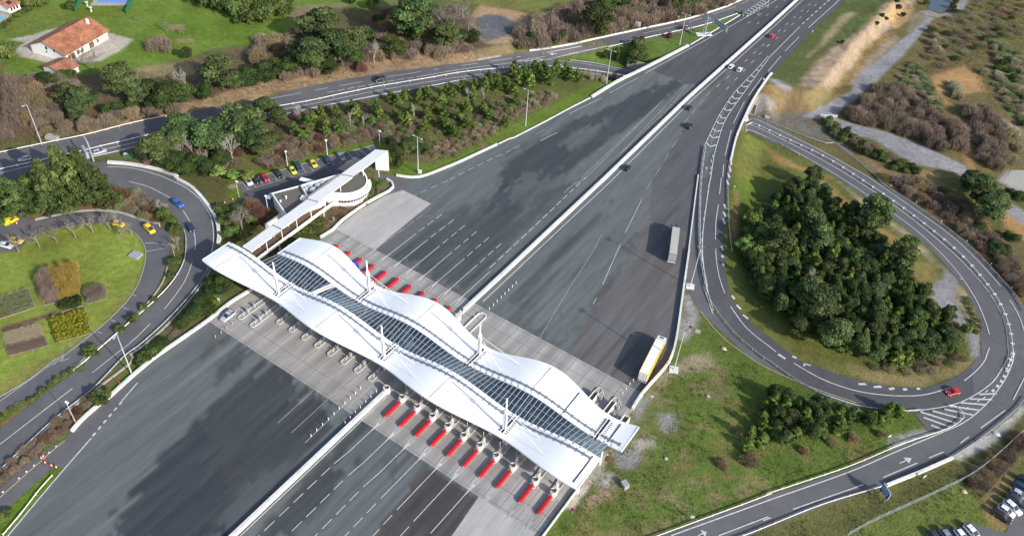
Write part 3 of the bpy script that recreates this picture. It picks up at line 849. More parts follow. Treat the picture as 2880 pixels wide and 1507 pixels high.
def conc_col(x, y):
    C = np.tile(np.array((.335, .32, .30)), (len(x), 1))
    lane = np.abs(((x+151+2.0)/4.77) % 1-.5)*2           # 1 in the middle of an island, 0 mid-lane
    dirt = (1-smooth(.15, .9, lane))*(.25+.75*fbm(x, y*.25, 6, 2))
    C *= (1-.42*dirt)[:, None]
    C *= (.80+.40*fbm(x*1.3, y*.5, 7.0, 31))[:, None]
    old = smooth(-60, -100, x)*smooth(100, 90, y)
    C = C*(1-.25*old[:, None])+np.array((.26, .235, .21))*.25*old[:, None]
    br = ((x > -66) & (y > 126) & (y < 139) & (x < -58))
    C[br] *= 1.16
    C *= (.9+.2*fbm(x, y, 2.0, 9))[:, None]
    return np.clip(C, 0, .6)

plz = PLZ[~((PLZ[:, 1] < -200))]
sheet('toll_plaza', plz, M['plaza'], 0, 1.15, .02, plaza_col)
APR = [(-151.2, 88.6), (-42.2, 88.6), (-42.2, 139), (-151.2, 139)]
sheet('concrete_apron', APR, M['concrete'], 0, 1.0, .034, conc_col)
light_conc = lambda x, y: np.tile(np.array((.37, .355, .335)), (len(x), 1))*(.85+.3*fbm(x*1.5, y*.3, 4, 3))[:, None]
up_slab = [(-151.2, 139.004), (-135.2, 139.004)]+[tuple(p[:2]) for p in G0('B2', [(1130, 345), (1320, 190), (1108, 88), (985, 128), (800, 230), (690, 310)])]
sheet('concrete_lane_slab', up_slab, M['concrete'], 0, 1.2, .030, light_conc)
sheet('concrete_lane_slab', [tuple(p[:2]) for p in G0('B2', [(1130, 348), (1225, 265), (1355, 275), (1190, 405), (1010, 575), (900, 545)])], M['asphalt'], 0, 2, .026)
lo_slab = [(-58.9, 88.596), (-42.4, 88.596)]+[tuple(p[:2]) for p in G0('C3', [(215, 1400)], 'C2', [(1400, 1460)])]
sheet('concrete_lane_slab', lo_slab, M['concrete'], 0, 1.2, .031, light_conc)

AS, AN = M['asphalt'], M['asphalt_new']
sheet('slip_road', G('S', [(-110, 458)], 'A1', [(0, 1162), (330, 1092), (650, 1028), (1000, 940), (1340, 868), (1933, 755)], 'A2', [(430, 648), (860, 568), (1230, 518), (1650, 465), (1933, 415)],
      'A3', [(130, 385), (400, 345), (900, 238), (1300, 152), (1650, 38), (1740, 0), (2000, -110), (2300, -240), (2250, -150), (1960, 5), (1800, 75), (1700, 117), (1400, 222), (950, 312), (760, 355), (600, 392), (430, 424), (260, 458), (440, 470), (650, 503), (800, 532), (880, 552), (828, 600), (700, 572), (450, 528), (250, 522), (0, 548)],
      'A2', [(1700, 592), (1580, 609), (1300, 665), (960, 728), (520, 810), (160, 888)], 'A1', [(1933, 907), (1700, 948), (1290, 1055), (1100, 1098), (900, 1152), (700, 1198), (560, 1242), (330, 1345)], 'B1', [(0, 65), (-300, 150)]), AS, .06, 3.0)
u0 = UND[6:13]
t_ = np.gradient(u0, axis=0)
t_ /= np.linalg.norm(t_, axis=1)[:, None]
n_ = np.stack([-t_[:, 1], t_[:, 0]], 1)
sheet('underpass_road', np.concatenate([u0+n_*6.4, (u0-n_*6.0)[::-1]]), AS, .05, 3.0, hf=H)
sheet('loop_road', G('A1', [(560, 1238), (800, 1225), (1000, 1250), (1200, 1290), (1350, 1345)], 'B1', [(1310, 0), (1450, 80), (1560, 200), (1640, 330), (1655, 460), (1640, 560), (1580, 680), (1540, 745), (1420, 905), (1250, 1085), (1060, 1255), (940, 1348)],
      'C1', [(700, 245), (400, 485), (0, 860), (-200, 1040), (-200, 700), (0, 545), (300, 300), (560, 110), (700, 0)], 'B1', [(900, 1170), (1150, 960), (1300, 800), (1390, 620), (1400, 500), (1370, 380), (1270, 240), (1090, 125), (920, 70), (700, 30), (300, 10)], 'A1', [(330, 1335)]), AS, .075, 3.0)
sheet('service_road', G('B1', [(-200, 330), (0, 285), (110, 262), (200, 300), (265, 320), (520, 262), (720, 245), (900, 262), (1060, 315), (1210, 350), (1275, 420), (1290, 500), (1270, 620), (1180, 830), (1050, 1000), (860, 1180), (640, 1348)],
      'C1', [(560, 85), (300, 260), (0, 420), (-200, 560), (-200, 420), (0, 302), (200, 184), (430, 12)], 'B1', [(470, 1345), (702, 1168), (850, 1040), (980, 900), (1060, 760), (1100, 600), (1094, 520), (1050, 442), (950, 372), (800, 335), (600, 352), (330, 388), (215, 468), (130, 553), (0, 560), (-200, 600)]), AS, .05, 3.0)
sheet('exit_lane', G('C1', [(1000, 152), (1060, 170), (690, 610), (478, 838), (455, 826), (380, 848), (0, 1195), (-150, 1310), (-150, 1080), (0, 985), (300, 728), (480, 622), (552, 562)]), AS, .028, 3.0)
sheet('car_park', G('vb', [(0, 1098), (130, 1052), (240, 1003), (262, 960), (235, 900), (165, 775), (630, 622), (1060, 502), (1600, 342), (2022, 238)], 'va', [(1600, 42), (1680, 75), (1700, 300), (1210, 405), (1000, 470), (560, 595), (215, 705), (235, 890), (0, 880)]), AN, .05, 3.0)
sheet('car_park_bays', G('vb', [(240, 895), (170, 778), (630, 625), (1060, 505), (1600, 345), (2022, 241)], 'va', [(1600, 45), (1690, 110), (1330, 300), (1100, 315), (500, 475), (0, 625)]), AS, .062, 3.0)
sheet('access_road', G('va', [(1600, 425), (1890, 470), (2022, 475), (2060, 640), (1960, 655), (1868, 640), (1835, 545), (1770, 515), (1590, 480)]), AS, .055, 2.0)
sheet('east_road', G('e1', [(705, 875), (1340, 1165), (1700, 1355)], 'B4', [(520, 0), (860, 230), (1170, 480), (1340, 650), (1500, 850), (1600, 1080), (1612, 1348)], 'C4', [(1590, 0), (1480, 110), (1400, 160), (1450, 320), (1330, 545), (1000, 677), (600, 847), (0, 1047)], 'C3', [(1130, 1348), (300, 1650), (1000, 1650), (1790, 1348)],
      'C4', [(0, 1290), (400, 1130), (850, 985), (1200, 845), (1400, 745), (1650, 590), (1850, 430), (1935, 340)], 'S', [(2916, 1010)], 'B4', [(1930, 1005), (1870, 895), (1750, 755), (1500, 495), (1100, 195), (785, 0)], 'e1', [(2022, 1290), (1400, 960), (830, 700)]), AS, .06, 3.0)
sheet('ramp_road', G('A3', [(1820, 560), (1690, 700), (1600, 890), (1545, 1080), (1480, 1340)], 'B3', [(1410, 0), (1402, 200), (1405, 500), (1440, 760), (1530, 965), (1700, 1185), (1870, 1348)], 'C4', [(0, 35), (150, 142), (400, 290), (700, 385), (1000, 420), (1150, 415), (1400, 380), (1560, 320), (1540, 80), (1480, 112), (1330, 192), (1170, 237), (900, 217), (640, 167), (400, 82), (230, 22)],
      'B3', [(1933, 1190), (1740, 1040), (1640, 880), (1610, 700), (1600, 500), (1610, 300), (1625, 100)], 'A3', [(1640, 1300), (1660, 1150), (1690, 1010), (1760, 860), (1860, 690), (1933, 588), (1933, 440)]), AN, .075, 3.0)
sheet('junction_gore', G('C4', [(1105, 428), (1215, 565), (1330, 558), (1490, 488), (1650, 352), (1785, 160), (1700, 120), (1560, 300), (1380, 395)]), AS, .09, 3.0)
sheet('ramp_shoulder', G('B3', [(1335, 560), (1385, 545), (1402, 780), (1450, 860), (1540, 1010), (1700, 1200), (1870, 1352)], 'C4', [(0, 45), (150, 150), (400, 298), (690, 385), (680, 352), (440, 272), (150, 152), (0, 85)], 'B3', [(1785, 1348), (1640, 1212), (1470, 1052), (1410, 990), (1355, 905), (1325, 800)]), AS, .045, 3.0)
sheet('east_car_park', G('C4', [(1933, 880), (1830, 1010), (1690, 1150), (1815, 1280), (1790, 1330), (1500, 1240), (1380, 1300), (1200, 1340), (1150, 1500), (2300, 1500), (2300, 700)]), AS, .05, 4.0)
sheet('hardstanding', G('B4', [(1770, 30), (1840, -60), (2050, -60), (2050, 130)]), M['kerb'], .05, 4.0)
sheet('pond', G('A4', [(1245, -60), (1400, -60), (1385, 10), (1350, 80), (1290, 95), (1205, 68)]), M['water'], .08, 6.0)

# ------------------------------------------------------------------ markings
MK = {'paint': MB(), 'paint_worn': MB(), 'paint_yellow': MB()}
def strip(P, w, m='paint', z=None, off=.16):
    P = np.asarray(P, float)
    if len(P) < 2: return
    T = np.gradient(P[:, :2], axis=0)
    T /= np.linalg.norm(T, axis=1)[:, None]+1e-9
    N = np.stack([-T[:, 1], T[:, 0]], 1)
    V = []
    for s in (-1, 1):
        q = P[:, :2]+N*s*w/2
        zz = np.full(len(q), z) if z is not None else HS(q[:, 0], q[:, 1])+off
        V.append(np.column_stack([q, zz]))
    n = len(P)
    MK[m].add(np.concatenate(V), [(i, i+1, n+i+1, n+i) for i in range(n-1)])
def resample(P, st):
    P = np.asarray(P, float)
    L = np.concatenate([[0], np.cumsum(np.linalg.norm(np.diff(P[:, :2], axis=0), axis=1))])
    n = max(2, int(L[-1]/st)+1)
    s = np.linspace(0, L[-1], n)
    return np.stack([np.interp(s, L, P[:, k]) for k in range(P.shape[1])], 1), L[-1]
def line(P, w=.2, m='paint', z=None, dash=None, curve=True, off=.16, start=0.0):
    P = np.asarray(P, float)
    if z is None: P = regrid(P, 8 if len(P) < 4 else 6)
    elif curve and len(P) > 2: P = cat(P, 6)
    if dash is None:
        Q, _ = resample(P, 2.5)
        return strip(Q, w, m, z, off)
    on, gap = dash
    L = np.concatenate([[0], np.cumsum(np.linalg.norm(np.diff(P[:, :2], axis=0), axis=1))])
    s = start
    while s < L[-1]:
        e = min(s+on, L[-1])
        ss = np.linspace(s, e, max(2, int((e-s)/2.5)+1))
        strip(np.stack([np.interp(ss, L, P[:, k]) for k in range(P.shape[1])], 1), w, m, z, off)
        s += on+gap
def ends(v, pairs, w=.2, m='paint', z=None, off=.16):
    P = G(v, pairs)
    for i in range(0, len(P)-1, 2): strip(P[i:i+2], w, m, z, off)
def poly_mark(P, m='paint', z=None, off=.17):
    P = np.asarray(P, float)
    zz = np.full(len(P), z) if z is not None else HS(P[:, 0], P[:, 1])+off
    A = sum(P[i][0]*P[(i+1) % len(P)][1]-P[(i+1) % len(P)][0]*P[i][1] for i in range(len(P)))
    V = np.column_stack([P[:, :2], zz])
    MK[m].add(V if A > 0 else V[::-1], [tuple(range(len(P)))])
def arrow(v, a, b, L=4.0, w=1.5):
    P = G(v, [a, b])
    d = P[1, :2]-P[0, :2]
    d /= np.linalg.norm(d)
    n = np.array([-d[1], d[0]])
    o = P[0, :2]
    ln = np.linalg.norm(P[1, :2]-P[0, :2])
    s = ln*.55
    poly_mark([o-n*.13, o+d*s-n*.13, o+d*s+n*.13, o+n*.13])
    poly_mark([o+d*s-n*w/2, o+d*ln, o+d*s+n*w/2])
ZP = .052
# toll lanes, plaza side north: V noses, solid lines, dashes
XU = [-144.7+4.765*i for i in range(10)]
for i, x in enumerate(XU):
    bend = (-145.7-x) if i == 0 else 0
    xe = x
    w = .16 if i < 3 else .2
    mm = 'paint_worn' if i < 3 else 'paint'
    for s in (-1, 1):
        strip([(x+s*.55, 133.6, 0), (x+s*.45, 136.2, 0), (x-.5*0, 138.6, 0)], w, mm, ZP)
    poly_mark([(x-.28, 137.0), (x+.28, 137.0), (x+.06, 141.5), (x-.06, 141.5)], mm, z=ZP+.004)
    top = 152.7
    e = (0.9, .55, .3, .1)[i] if i < 4 else 0
    strip([(x, 138.5, 0), (x+e*.4, 146, 0), (x+e, top, 0)], w, mm, ZP)
    if i not in (0, 1, 9):
        y = 154.0
        for k in range(3 if i > 2 else 2):
            strip([(x+e+k*.12*(i < 5), y, 0), (x+e+k*.12*(i < 5), y+2.9, 0)], w, mm, ZP)
            y += 4.25
line(G0('B2', [(925, 275), (1027, 220), (1173, 142), (1303, 82), (1460, 10)], 'A2', [(1480, 1348), (1780, 1200), (1910, 1145)], 'A3', [(0, 1130), (60, 1105)]), .17, z=ZP, dash=(2.9, 1.5))
line(G0('B2', [(1010, 320), (1115, 262), (1240, 195)]), .15, 'paint_worn', ZP, dash=(2.9, 1.5))
strip([(-103.0, 154, 0), (-103.1, 174, 0), (-103.9, 212, 0)], .01, z=ZP)
line([(-102.8, 154, 0), (-103.1, 174, 0), (-104.0, 214, 0)], .26, z=ZP, dash=(2.95, 1.35))
line(G0('A3', [(430, 862), (672, 742)]), .2, z=ZP)
line(G0('A3', [(738, 705), (948, 590)]), .2, z=ZP)
line(G0('A3', [(0, 1130), (350, 910)]), .12, 'paint_worn', ZP, dash=(5, 9))
line(G0('A3', [(215, 1065), (345, 1000)]), .35, 'paint_worn', ZP)
line(G0('A3', [(1008, 555), (1600, 228), (1933, 40), (2100, -60)]), .26, z=ZP)
for a, b in (((520, 1348), (1170, 730)), ((560, 1340), (1200, 700)), ((800, 1180), (1310, 640)), ((820, 1160), (1120, 880))):
    line(G0('A3', [a, b]), .14, 'paint_worn', ZP)
line(G0('A3', [(1075, 950), (1325, 645)]), .16, 'paint_yellow', ZP, dash=(9, 1))
line(G0('A3', [(1300, 930), (1500, 690)]), .16, 'paint_yellow', ZP, dash=(5, 3))
line(G0('B3', [(395, 110), (460, 50), (560, 0)]), .16, 'paint_worn', ZP)
# toll lanes, south side
XL = [-90.9+4.86*i for i in range(8)]+[-50.5, -45.4]
for i, x in enumerate(XL):
    mm = 'paint' if i < 7 else 'paint_worn'
    for s in (-1, 1): strip([(x+s*.55, 92.2, 0), (x+s*.5, 90.9, 0), (x-.2*(i == 9), 88.2, 0)], .17, mm, ZP)
    poly_mark([(x-.3, 90.5), (x-.06, 86.5), (x+.06, 86.5), (x+.3, 90.5)], mm, z=ZP+.004)
    if i < 8:
        xe = x-.6 if i < 3 else x-.25
        strip([(x, 88.2, 0), (x-.15, 80, 0), (xe, 74.8 if i else 75.4, 0)], .19, mm, ZP)
        y = 74.1 if i == 0 else 73.2
        for k in range(9 if i < 6 else 0):
            yy = y-4.35*k
            if yy < 35: break
            strip([(xe, yy, 0), (xe-.03, yy-3.0, 0)], .19, mm, ZP)
line(G0('C3', [(40, 1348), (70, 1240), (100, 1000)], 'C2', [(1933, 1000)]), .2, 'paint_worn', ZP, curve=False) if False else None
ends('C3', [(30, 1340), (80, 1250), (95, 1210), (115, 1020), (180, 1120), (30, 1348)], .18, 'paint_worn', ZP)
line(G0('C2', [(165, 497), (440, 245)]), .14, 'paint_worn', ZP)
line(G0('C2', [(268, 570), (545, 315)]), .12, 'paint_worn', ZP)
ends('C2', [(440, 245), (545, 130), (440, 245), (650, 90), (545, 315), (660, 205), (545, 315), (800, 130)], .16, 'paint_worn', ZP)
line(G0('C2', [(372, 645), (640, 385), (800, 215)]), .16, 'paint_worn', ZP)
# median edge lines
line([(-94.6, 20, 0), (-94.9, 98, 0)], .22, z=ZP)
line([(-95.9, 141, 0), (-96.0, 218, 0), (-97.6, 286, 0), (-96.6, 370, 0), (-96.0, 520, 0)], .26, z=ZP, curve=False)
# right side of the plaza
line(G0('B3', [(855, 412), (980, 160)]), .16, z=ZP)
line(G0('B3', [(685, 800), (818, 497)]), .18, z=ZP)
line(G0('B3', [(612, 950), (640, 900)]), .14, z=ZP)
line(G0('B3', [(1018, 80), (1060, 5)], 'A3', [(1085, 1320), (1280, 1000)]), .14, 'paint_worn', ZP, dash=(6, 4))
line(G0('B3', [(210, 1205), (400, 880), (580, 600), (680, 420)]), .12, 'paint_worn', ZP)
# motorway lanes
line(G0('A3', [(1545, 660), (1933, 310)], 'A4', [(180, 150), (360, 0), (600, -200)]), .2, z=ZP, dash=(3.0, 6.5))
line(G0('A3', [(1610, 685), (1933, 345)], 'A4', [(0, 350), (220, 155), (480, -60)]), .2, z=ZP, dash=(3.0, 6.5), start=1)
line(G0('A3', [(1780, 180), (1933, 60)], 'A4', [(0, 0), (200, -160)]), .2, z=ZP, dash=(3.0, 8.5))
line(G0('A3', [(1850, 115), (1933, 45), (2100, -90)]), .2, z=ZP, dash=(3.0, 8.5))
line(G0('A3', [(1850, 185), (1933, 110), (2200, -110)]), .2, z=ZP, dash=(3.0, 8.5))
line(G0('A4', [(0, 445), (240, 205)]), .3, z=ZP)
line(G0('A4', [(258, 185), (420, 40), (560, -80)]), .45, z=ZP, dash=(3.0, 2.6))
line(G0('A4', [(305, 213), (505, 33), (640, -90)]), .3, z=ZP)
line(G0('A4', [(128, 390), (236, 280)]), .26, z=ZP)
line(G0('A4', [(-40, 590), (95, 428)]), .26, z=ZP)
line(G0('A3', [(1785, 725), (1888, 588)]), .26, off=.16)
line(G0('A3', [(1670, 935), (1755, 770)]), .26)
line(G0('A3', [(1607, 1180), (1655, 985)]), .26)
line(G('A3', [(1590, 1340), (1597, 1245)]), .26)
line(G('B3', [(1566, 122), (1580, 0)]), .26)
line(G('B3', [(1535, 462), (1540, 320), (1558, 198)]), .26)
line(G('B3', [(1537, 533), (1545, 640), (1568, 760), (1605, 868)]), .26)
# exit gore: two white lines, chevrons
gl = cat(G('A3', [(1933, 428), (1830, 545), (1690, 690), (1590, 830), (1520, 960), (1455, 1100)]), 8)
gr = cat(G('A3', [(1933, 452), (1860, 550), (1760, 690), (1660, 830), (1600, 930), (1560, 1050), (1525, 1180), (1500, 1345)], 'B3', [(1490, 40), (1460, 250), (1440, 420), (1440, 600), (1470, 820), (1520, 1000)]), 8)
line(gl, .28, curve=False, off=.18)
line(gr, .28, curve=False, off=.18)
glr, Lg = resample(gl, 1.0)
for k in range(14):
    f = .12+.86*k/13.0
    i = int(f*(len(glr)-1))
    a = glr[i]
    d, t = seg_dist(gr, np.array([a[0]]), np.array([a[1]]))
    jj = int(np.argmin(np.hypot(gr[:, 0]-a[0], gr[:, 1]-a[1])))
    b = gr[jj]
    wd = np.linalg.norm(b[:2]-a[:2])
    if wd < .8: continue
    along = glr[min(i+1, len(glr)-1)]-glr[max(i-1, 0)]
    along = along/np.linalg.norm(along)
    c = (a+b)/2+along*wd*.55
    for e in (a, b):
        dv = (c-e)/np.linalg.norm(c-e)
        strip([e+dv*.2, c], .6, off=.175)
line(G('e1', [(205, 1215), (300, 900), (420, 640), (560, 430)]), .16, off=.185, dash=(1.2, 1.0))
for p in ((1518, 1170), (1505, 1210), (1503, 1260), (1497, 1300)): ends('A3', [p, (p[0]-3, p[1]+22)], .3, off=.17)
for p in ((1487, 45), (1480, 95), (1473, 145), (1467, 190), (1458, 245), (1450, 295), (1447, 345), (1440, 400), (1436, 455)): ends('B3', [p, (p[0]-4, p[1]+20)], .3, off=.17)
# ramp: white transverse kerb marks and centre lines
for v, q in (('B3', [(1618, 15, 1635, 50), (1600, 197, 1617, 235), (1595, 255, 1614, 292), (1590, 305, 1607, 345), (1580, 515, 1592, 545), (1583, 580, 1594, 600), (1588, 640, 1600, 662), (1658, 885, 1680, 912), (1695, 955, 1727, 990), (1742, 1030, 1782, 1062)]),
             ('A3', [(1648, 1185, 1655, 1250), (1640, 1255, 1650, 1300), (1630, 1310, 1642, 1345)]),
             ('C4', [(75, -20, 130, 15), (180, -5, 215, 10), (680, 205, 740, 206), (795, 228, 855, 224), (912, 244, 952, 236), (1018, 248, 1048, 242), (1120, 243, 1146, 238)])):
    for a, b, c, d in q: ends(v, [(a, b), (c, d)], .75)
line(G('B3', [(1650, 968), (1760, 1120), (1900, 1240), (1933, 1262)]), .3)
line(G('C4', [(195, 48), (400, 165), (640, 250), (850, 285), (1050, 295), (1200, 282), (1375, 232)]), .3)
line(G('B4', [(0, 1262), (60, 1310)]), .3)
ends('C4', [(268, 70), (278, 50), (275, 52), (320, 65)], .5)
line(G('C4', [(1480, 180), (1560, 115), (1620, 50), (1648, 0)]), .3)
line(G('B4', [(1645, 1348), (1660, 1310), (1670, 1278)]), .3)
ends('B4', [(1448, 760), (1468, 757)], .3)
line(G('e1', [(720, 870), (1340, 1165), (1680, 1345)], 'B4', [(555, 0), (860, 205), (1150, 420), (1400, 670), (1560, 900), (1640, 1080), (1670, 1178)]), .28)
line(G('e1', [(745, 790), (1200, 1010), (1860, 1345)], 'B4', [(640, 0), (1000, 240), (1370, 540), (1560, 730), (1700, 910), (1790, 1110), (1812, 1300)], 'C4', [(1812, 0), (1775, 70), (1690, 195), (1530, 305), (1380, 365), (1150, 402), (1000, 405), (700, 368), (400, 275)]), .3)
line(G('B4', [(770, 0), (1100, 230), (1390, 440), (1600, 640), (1755, 815)]), .28)
line(G('e1', [(790, 695), (1400, 985), (2022, 1295)], 'B4', [(740, -20), (770, 0)]), .28)
line(G('B4', [(1823, 918), (1890, 1030), (1933, 1150)]), .28)
line(G('B4', [(1855, 1348), (1855, 1300)], 'C4', [(1853, 0), (1835, 70), (1775, 190), (1650, 352), (1490, 487), (1300, 575), (1000, 700), (600, 872), (0, 1082)], 'C3', [(1933, 1083), (1200, 1348)]), .3)
for a in (((1848, 325), (1933, 160)), ((1450, 650), (1788, 403)), ((865, 910), (1325, 715)), ((185, 1150), (718, 963))): ends('C4', list(a), .28)
ends('C4', [(-40, 1235), (18, 1213)], .28)
line(G('C3', [(1560, 1348), (1933, 1205)]), .28)
arrow('C4', (990, 802), (1083, 764), w=2.0)
arrow('C3', (1400, 1348), (1470, 1320), w=2.0)
# zebra at the loop junction
for a in ((1590, 283, 1725, 278), (1520, 318, 1690, 322), (1450, 346, 1645, 362), (1370, 372, 1600, 403), (1330, 395, 1550, 440), (1240, 408, 1470, 470), (1150, 415, 1415, 500), (1172, 457, 1370, 528), (1228, 514, 1322, 552)):
    ends('C4', [a[:2], a[2:]], .55, off=.19)
for a in ((1660, 250), (1640, 300), (1600, 320), (1510, 380)): ends('C4', [a, (a[0]-22, a[1]+18)], .3, off=.195)
line(G('C4', [(1690, 262), (1745, 205), (1790, 130), (1825, 40), (1835, -20)]), .75, dash=(1.2, 1.6), off=.18)
line(G('e3', [(1255, 10), (1310, 160), (1370, 350)]), .26)
line(G('e3', [(1165, 300), (1480, 680), (1750, 900), (2022, 1090)], 'C4', [(0, 88), (200, 178), (430, 268), (690, 352)]), .22, 'paint_yellow')
# left-hand slip road
line(G('S', [(-60, 528)], 'A1', [(0, 1312), (440, 1212), (700, 1152), (1100, 1060), (1290, 1014), (1700, 914), (1933, 864)], 'A2', [(0, 868), (430, 786), (900, 692), (1500, 590), (1933, 542)], 'A3', [(150, 522), (330, 522), (560, 549), (840, 606)]), .26, off=.15)
line(G('A1', [(0, 1162), (640, 1033), (1330, 868)]), .01)
ends('A2', [(0, 768), (338, 706), (445, 685), (805, 620), (985, 585), (1248, 545), (1342, 530), (1676, 482), (1768, 467), (1933, 443)], .24)
ends('A3', [(0, 438), (140, 422), (230, 407), (525, 353), (612, 335), (908, 275), (990, 257), (1265, 195), (1335, 172), (1690, 55), (1735, 33), (1800, 0)], .24)
line(G('A2', [(1212, 585), (1600, 520), (1933, 478)], 'A3', [(60, 460), (250, 430)]), .3)
for a in ((538, 703, 593, 692), (615, 689, 670, 678), (692, 674, 747, 664), (768, 661, 822, 651), (845, 646, 898, 637), (920, 634, 974, 625), (996, 620, 1048, 610), (1068, 608, 1120, 598), (1140, 597, 1192, 588)): ends('A2', [a[:2], a[2:]], .28)
line(G('A3', [(0, 472), (250, 455)], 'A3', [(440, 470), (650, 502), (890, 548)]), .24)
line(G('A3', [(240, 458), (500, 398), (760, 345), (830, 330)]), .24)
for a in ((20, 470, 70, 462), (100, 470, 120, 458), (120, 458, 160, 470), (150, 455, 200, 446), (200, 446, 245, 458), (245, 458, 190, 468)): ends('A3', [a[:2], a[2:]], .5)
arrow('A3', (340, 410), (282, 414), w=1.2)
arrow('A3', (400, 498), (342, 495), w=1.2)
ends('A3', [(1295, 203), (1325, 198)], .5)
for a in ((280, 1268, 355, 1250), (300, 1305, 345, 1300), (305, 1338, 365, 1330)): ends('A1', [a[:2], a[2:]], .35)
# chevrons in front of the green nose, top of the motorway
for k in range(8):
    a = np.array((1780+k*22.0, 118-k*14.5))
    ends('A3', [tuple(a+(-22, -20)), tuple(a+(8, -12)), tuple(a+(8, -12)), tuple(a+(-6, 10))], .7)
line(G('A3', [(1760, 130), (1933, 15), (2050, -60)]), .24)
line(G('A3', [(1760, 92), (1870, 20), (1933, -15)]), .2)
# loop road on the left
line(G('A1', [(810, 1262), (960, 1268), (1080, 1290), (1240, 1340)], 'B1', [(1250, 0), (1400, 70), (1520, 170), (1592, 290), (1612, 400), (1610, 500), (1598, 560)]), .28)
line(G('B1', [(973, 25), (1120, 65), (1285, 148)]), .24)
ends('B1', [(1383, 245), (1435, 325)], .24)
line(G('B1', [(1465, 405), (1475, 460), (1474, 538)]), .24)
line(G('B1', [(1452, 635), (1400, 770), (1320, 890), (1242, 988)]), .24)
line(G('B1', [(1135, 1098), (1000, 1230), (850, 1345)]), .24)
ends('C1', [(698, 120), (850, 0)], .24)
ends('C1', [(0, 660), (548, 238)], .24)
line(G('B1', [(1095, 490), (1160, 485), (1260, 512)]), .3, 'paint_worn')
line(G('B1', [(1100, 555), (1255, 528)]), .25, 'paint_worn')
line(G('C1', [(0, 335), (430, 28), (480, -20)]), .16)
ends('C1', [(400, 62), (485, 0), (460, 35), (525, 10), (485, 0), (460, 35)], .16)
for a in ((925, 975, 975, 990), (835, 1068, 880, 1085), (735, 1158, 772, 1172), (1005, 880, 1030, 890)): ends('B1', [a[:2], a[2:]], .14)
# plaza, bottom left
line(G0('C1', [(690, 610), (470, 862), (280, 1085), (60, 1348), (0, 1420)]), .3, z=ZP)
line(G0('C1', [(700, 595), (920, 335)]), .5, z=ZP, dash=(1.0, 1.0))
line(G0('C1', [(920, 330), (1040, 192)]), .3, z=ZP)
line(G('C1', [(490, 630), (430, 680), (0, 1060)]), .26, 'paint_yellow')
# parking bays behind the office
for t, b in (((240, 755), (335, 868)), ((360, 710), (455, 832)), ((480, 660), (570, 797)), ((600, 640), (680, 765)), ((705, 605), (795, 725)), ((820, 565), (905, 690)), ((935, 545), (1020, 660)), ((1050, 520), (1130, 625)), ((1160, 478), (1240, 595)), ((1275, 445), (1350, 570)), ((1380, 410), (1460, 525)), ((1480, 380), (1565, 500)), ((1590, 350), (1680, 480)), ((1695, 320), (1790, 445)), ((1800, 300), (1890, 420)), ((1900, 275), (2000, 385))):
    ends('vb', [t, b], .13, off=.09)
for t, b in (((1425, 95), (1490, 170)), ((1515, 70), (1570, 130)), ((1345, 125), (1400, 195))): ends('va', [t, b], .13, off=.09)
ends('vb', [(232, 900), (860, 708), (860, 708), (1400, 555), (1400, 555), (2022, 392)], .12, 'paint_worn', off=.09)
for t in ((1760, 60, 1830, 100), (1790, 30, 1860, 70)): ends('B4', [t[:2], t[2:]], .2, off=.12)
for k in range(6): ends('C4', [(1835+60*k, 1030-70*k), (1990+60*k, 1120-70*k)], .15, off=.1)
for k in MK: tag(MK[k].build('road_markings', M[k]), kind='structure')
# joints between the concrete slabs
jb = MB()
for k in range(24):
    x = -151+4.765*k-.05
    if x > -42.5: break
    for y0, y1 in ((88.6, 99), (127, 139)): jb.box((x+2.38, (y0+y1)/2, .040), (.15, y1-y0, .006))
for y in (89.3, 93.7, 129.5, 134.3, 138.2): jb.box((-96.8, y, .041), (108.6, .14, .006))
tag(jb.build('slab_joints', M['joint']), kind='structure')
# ------------------------------------------------------------------ toll canopy: two waved roofs either side of a glazed strip, hung from five masts
PER, XM = 38.15, -101.2
def zwave(x, rear):
    c = math.cos(2*math.pi*(x-XM)/PER)*(1 if rear else -1)
    return 6.45+1.25*c, c
YIF, YIR = 109.6, 115.4
def yout(x, rear):
    c = zwave(x, rear)[1]
    return 124.85+1.45*c if rear else 100.7-1.5*c
can = thing('toll_canopy', 'long white waved canopy with glazed strip and five masts across the toll plaza', 'toll canopy', (-101, 112.6, 0))
def roof_part(rear, x0, x1):
    n, k = 300, 8
    xs_ = np.linspace(x0, x1, n)
    T, B = [], []
    for x in xs_:
        z, c = zwave(x, rear)
        a, b = (YIR, yout(x, True)) if rear else (yout(x, False), YIF)
        for j in range(k+1):
            t = j/k
            e = t if rear else 1-t
            T.append((x, a+(b-a)*t, z-.10*e*e))
            B.append((x, a+(b-a)*t, z-.42-.10*e*e+.30*(e > .99)))
    V = np.array(T+B)-np.array((-101, 112.6, 0))
    m = n*(k+1)
    F = []
    for i in range(n-1):
        for j in range(k):
            q = i*(k+1)+j
            F.append((q, q+k+1, q+k+2, q+1))
            F.append((m+q, m+q+1, m+q+k+2, m+q+k+1))
        for j in (0, k):
            q = i*(k+1)+j
            f = (q, q+m, q+k+1+m, q+k+1)
            F.append(f if j else f[::-1])
    for i in (0, n-1):
        for j in range(k):
            q = i*(k+1)+j
            f = (q, q+1, q+1+m, q+m)
            F.append(f if i else f[::-1])
    me = mesh_np('rear_roof' if rear else 'front_roof', V, np.array(F, np.int32), M['roof'])
    for p in me.polygons: p.use_smooth = False
    return put('rear_roof' if rear else 'front_roof', me, can)
XF0, XF1, XR0, XR1 = -164.4, -39.9, -151.0, -37.2
fr_o = roof_part(False, XF0, XF1)
rr_o = roof_part(True, XR0, XR1)
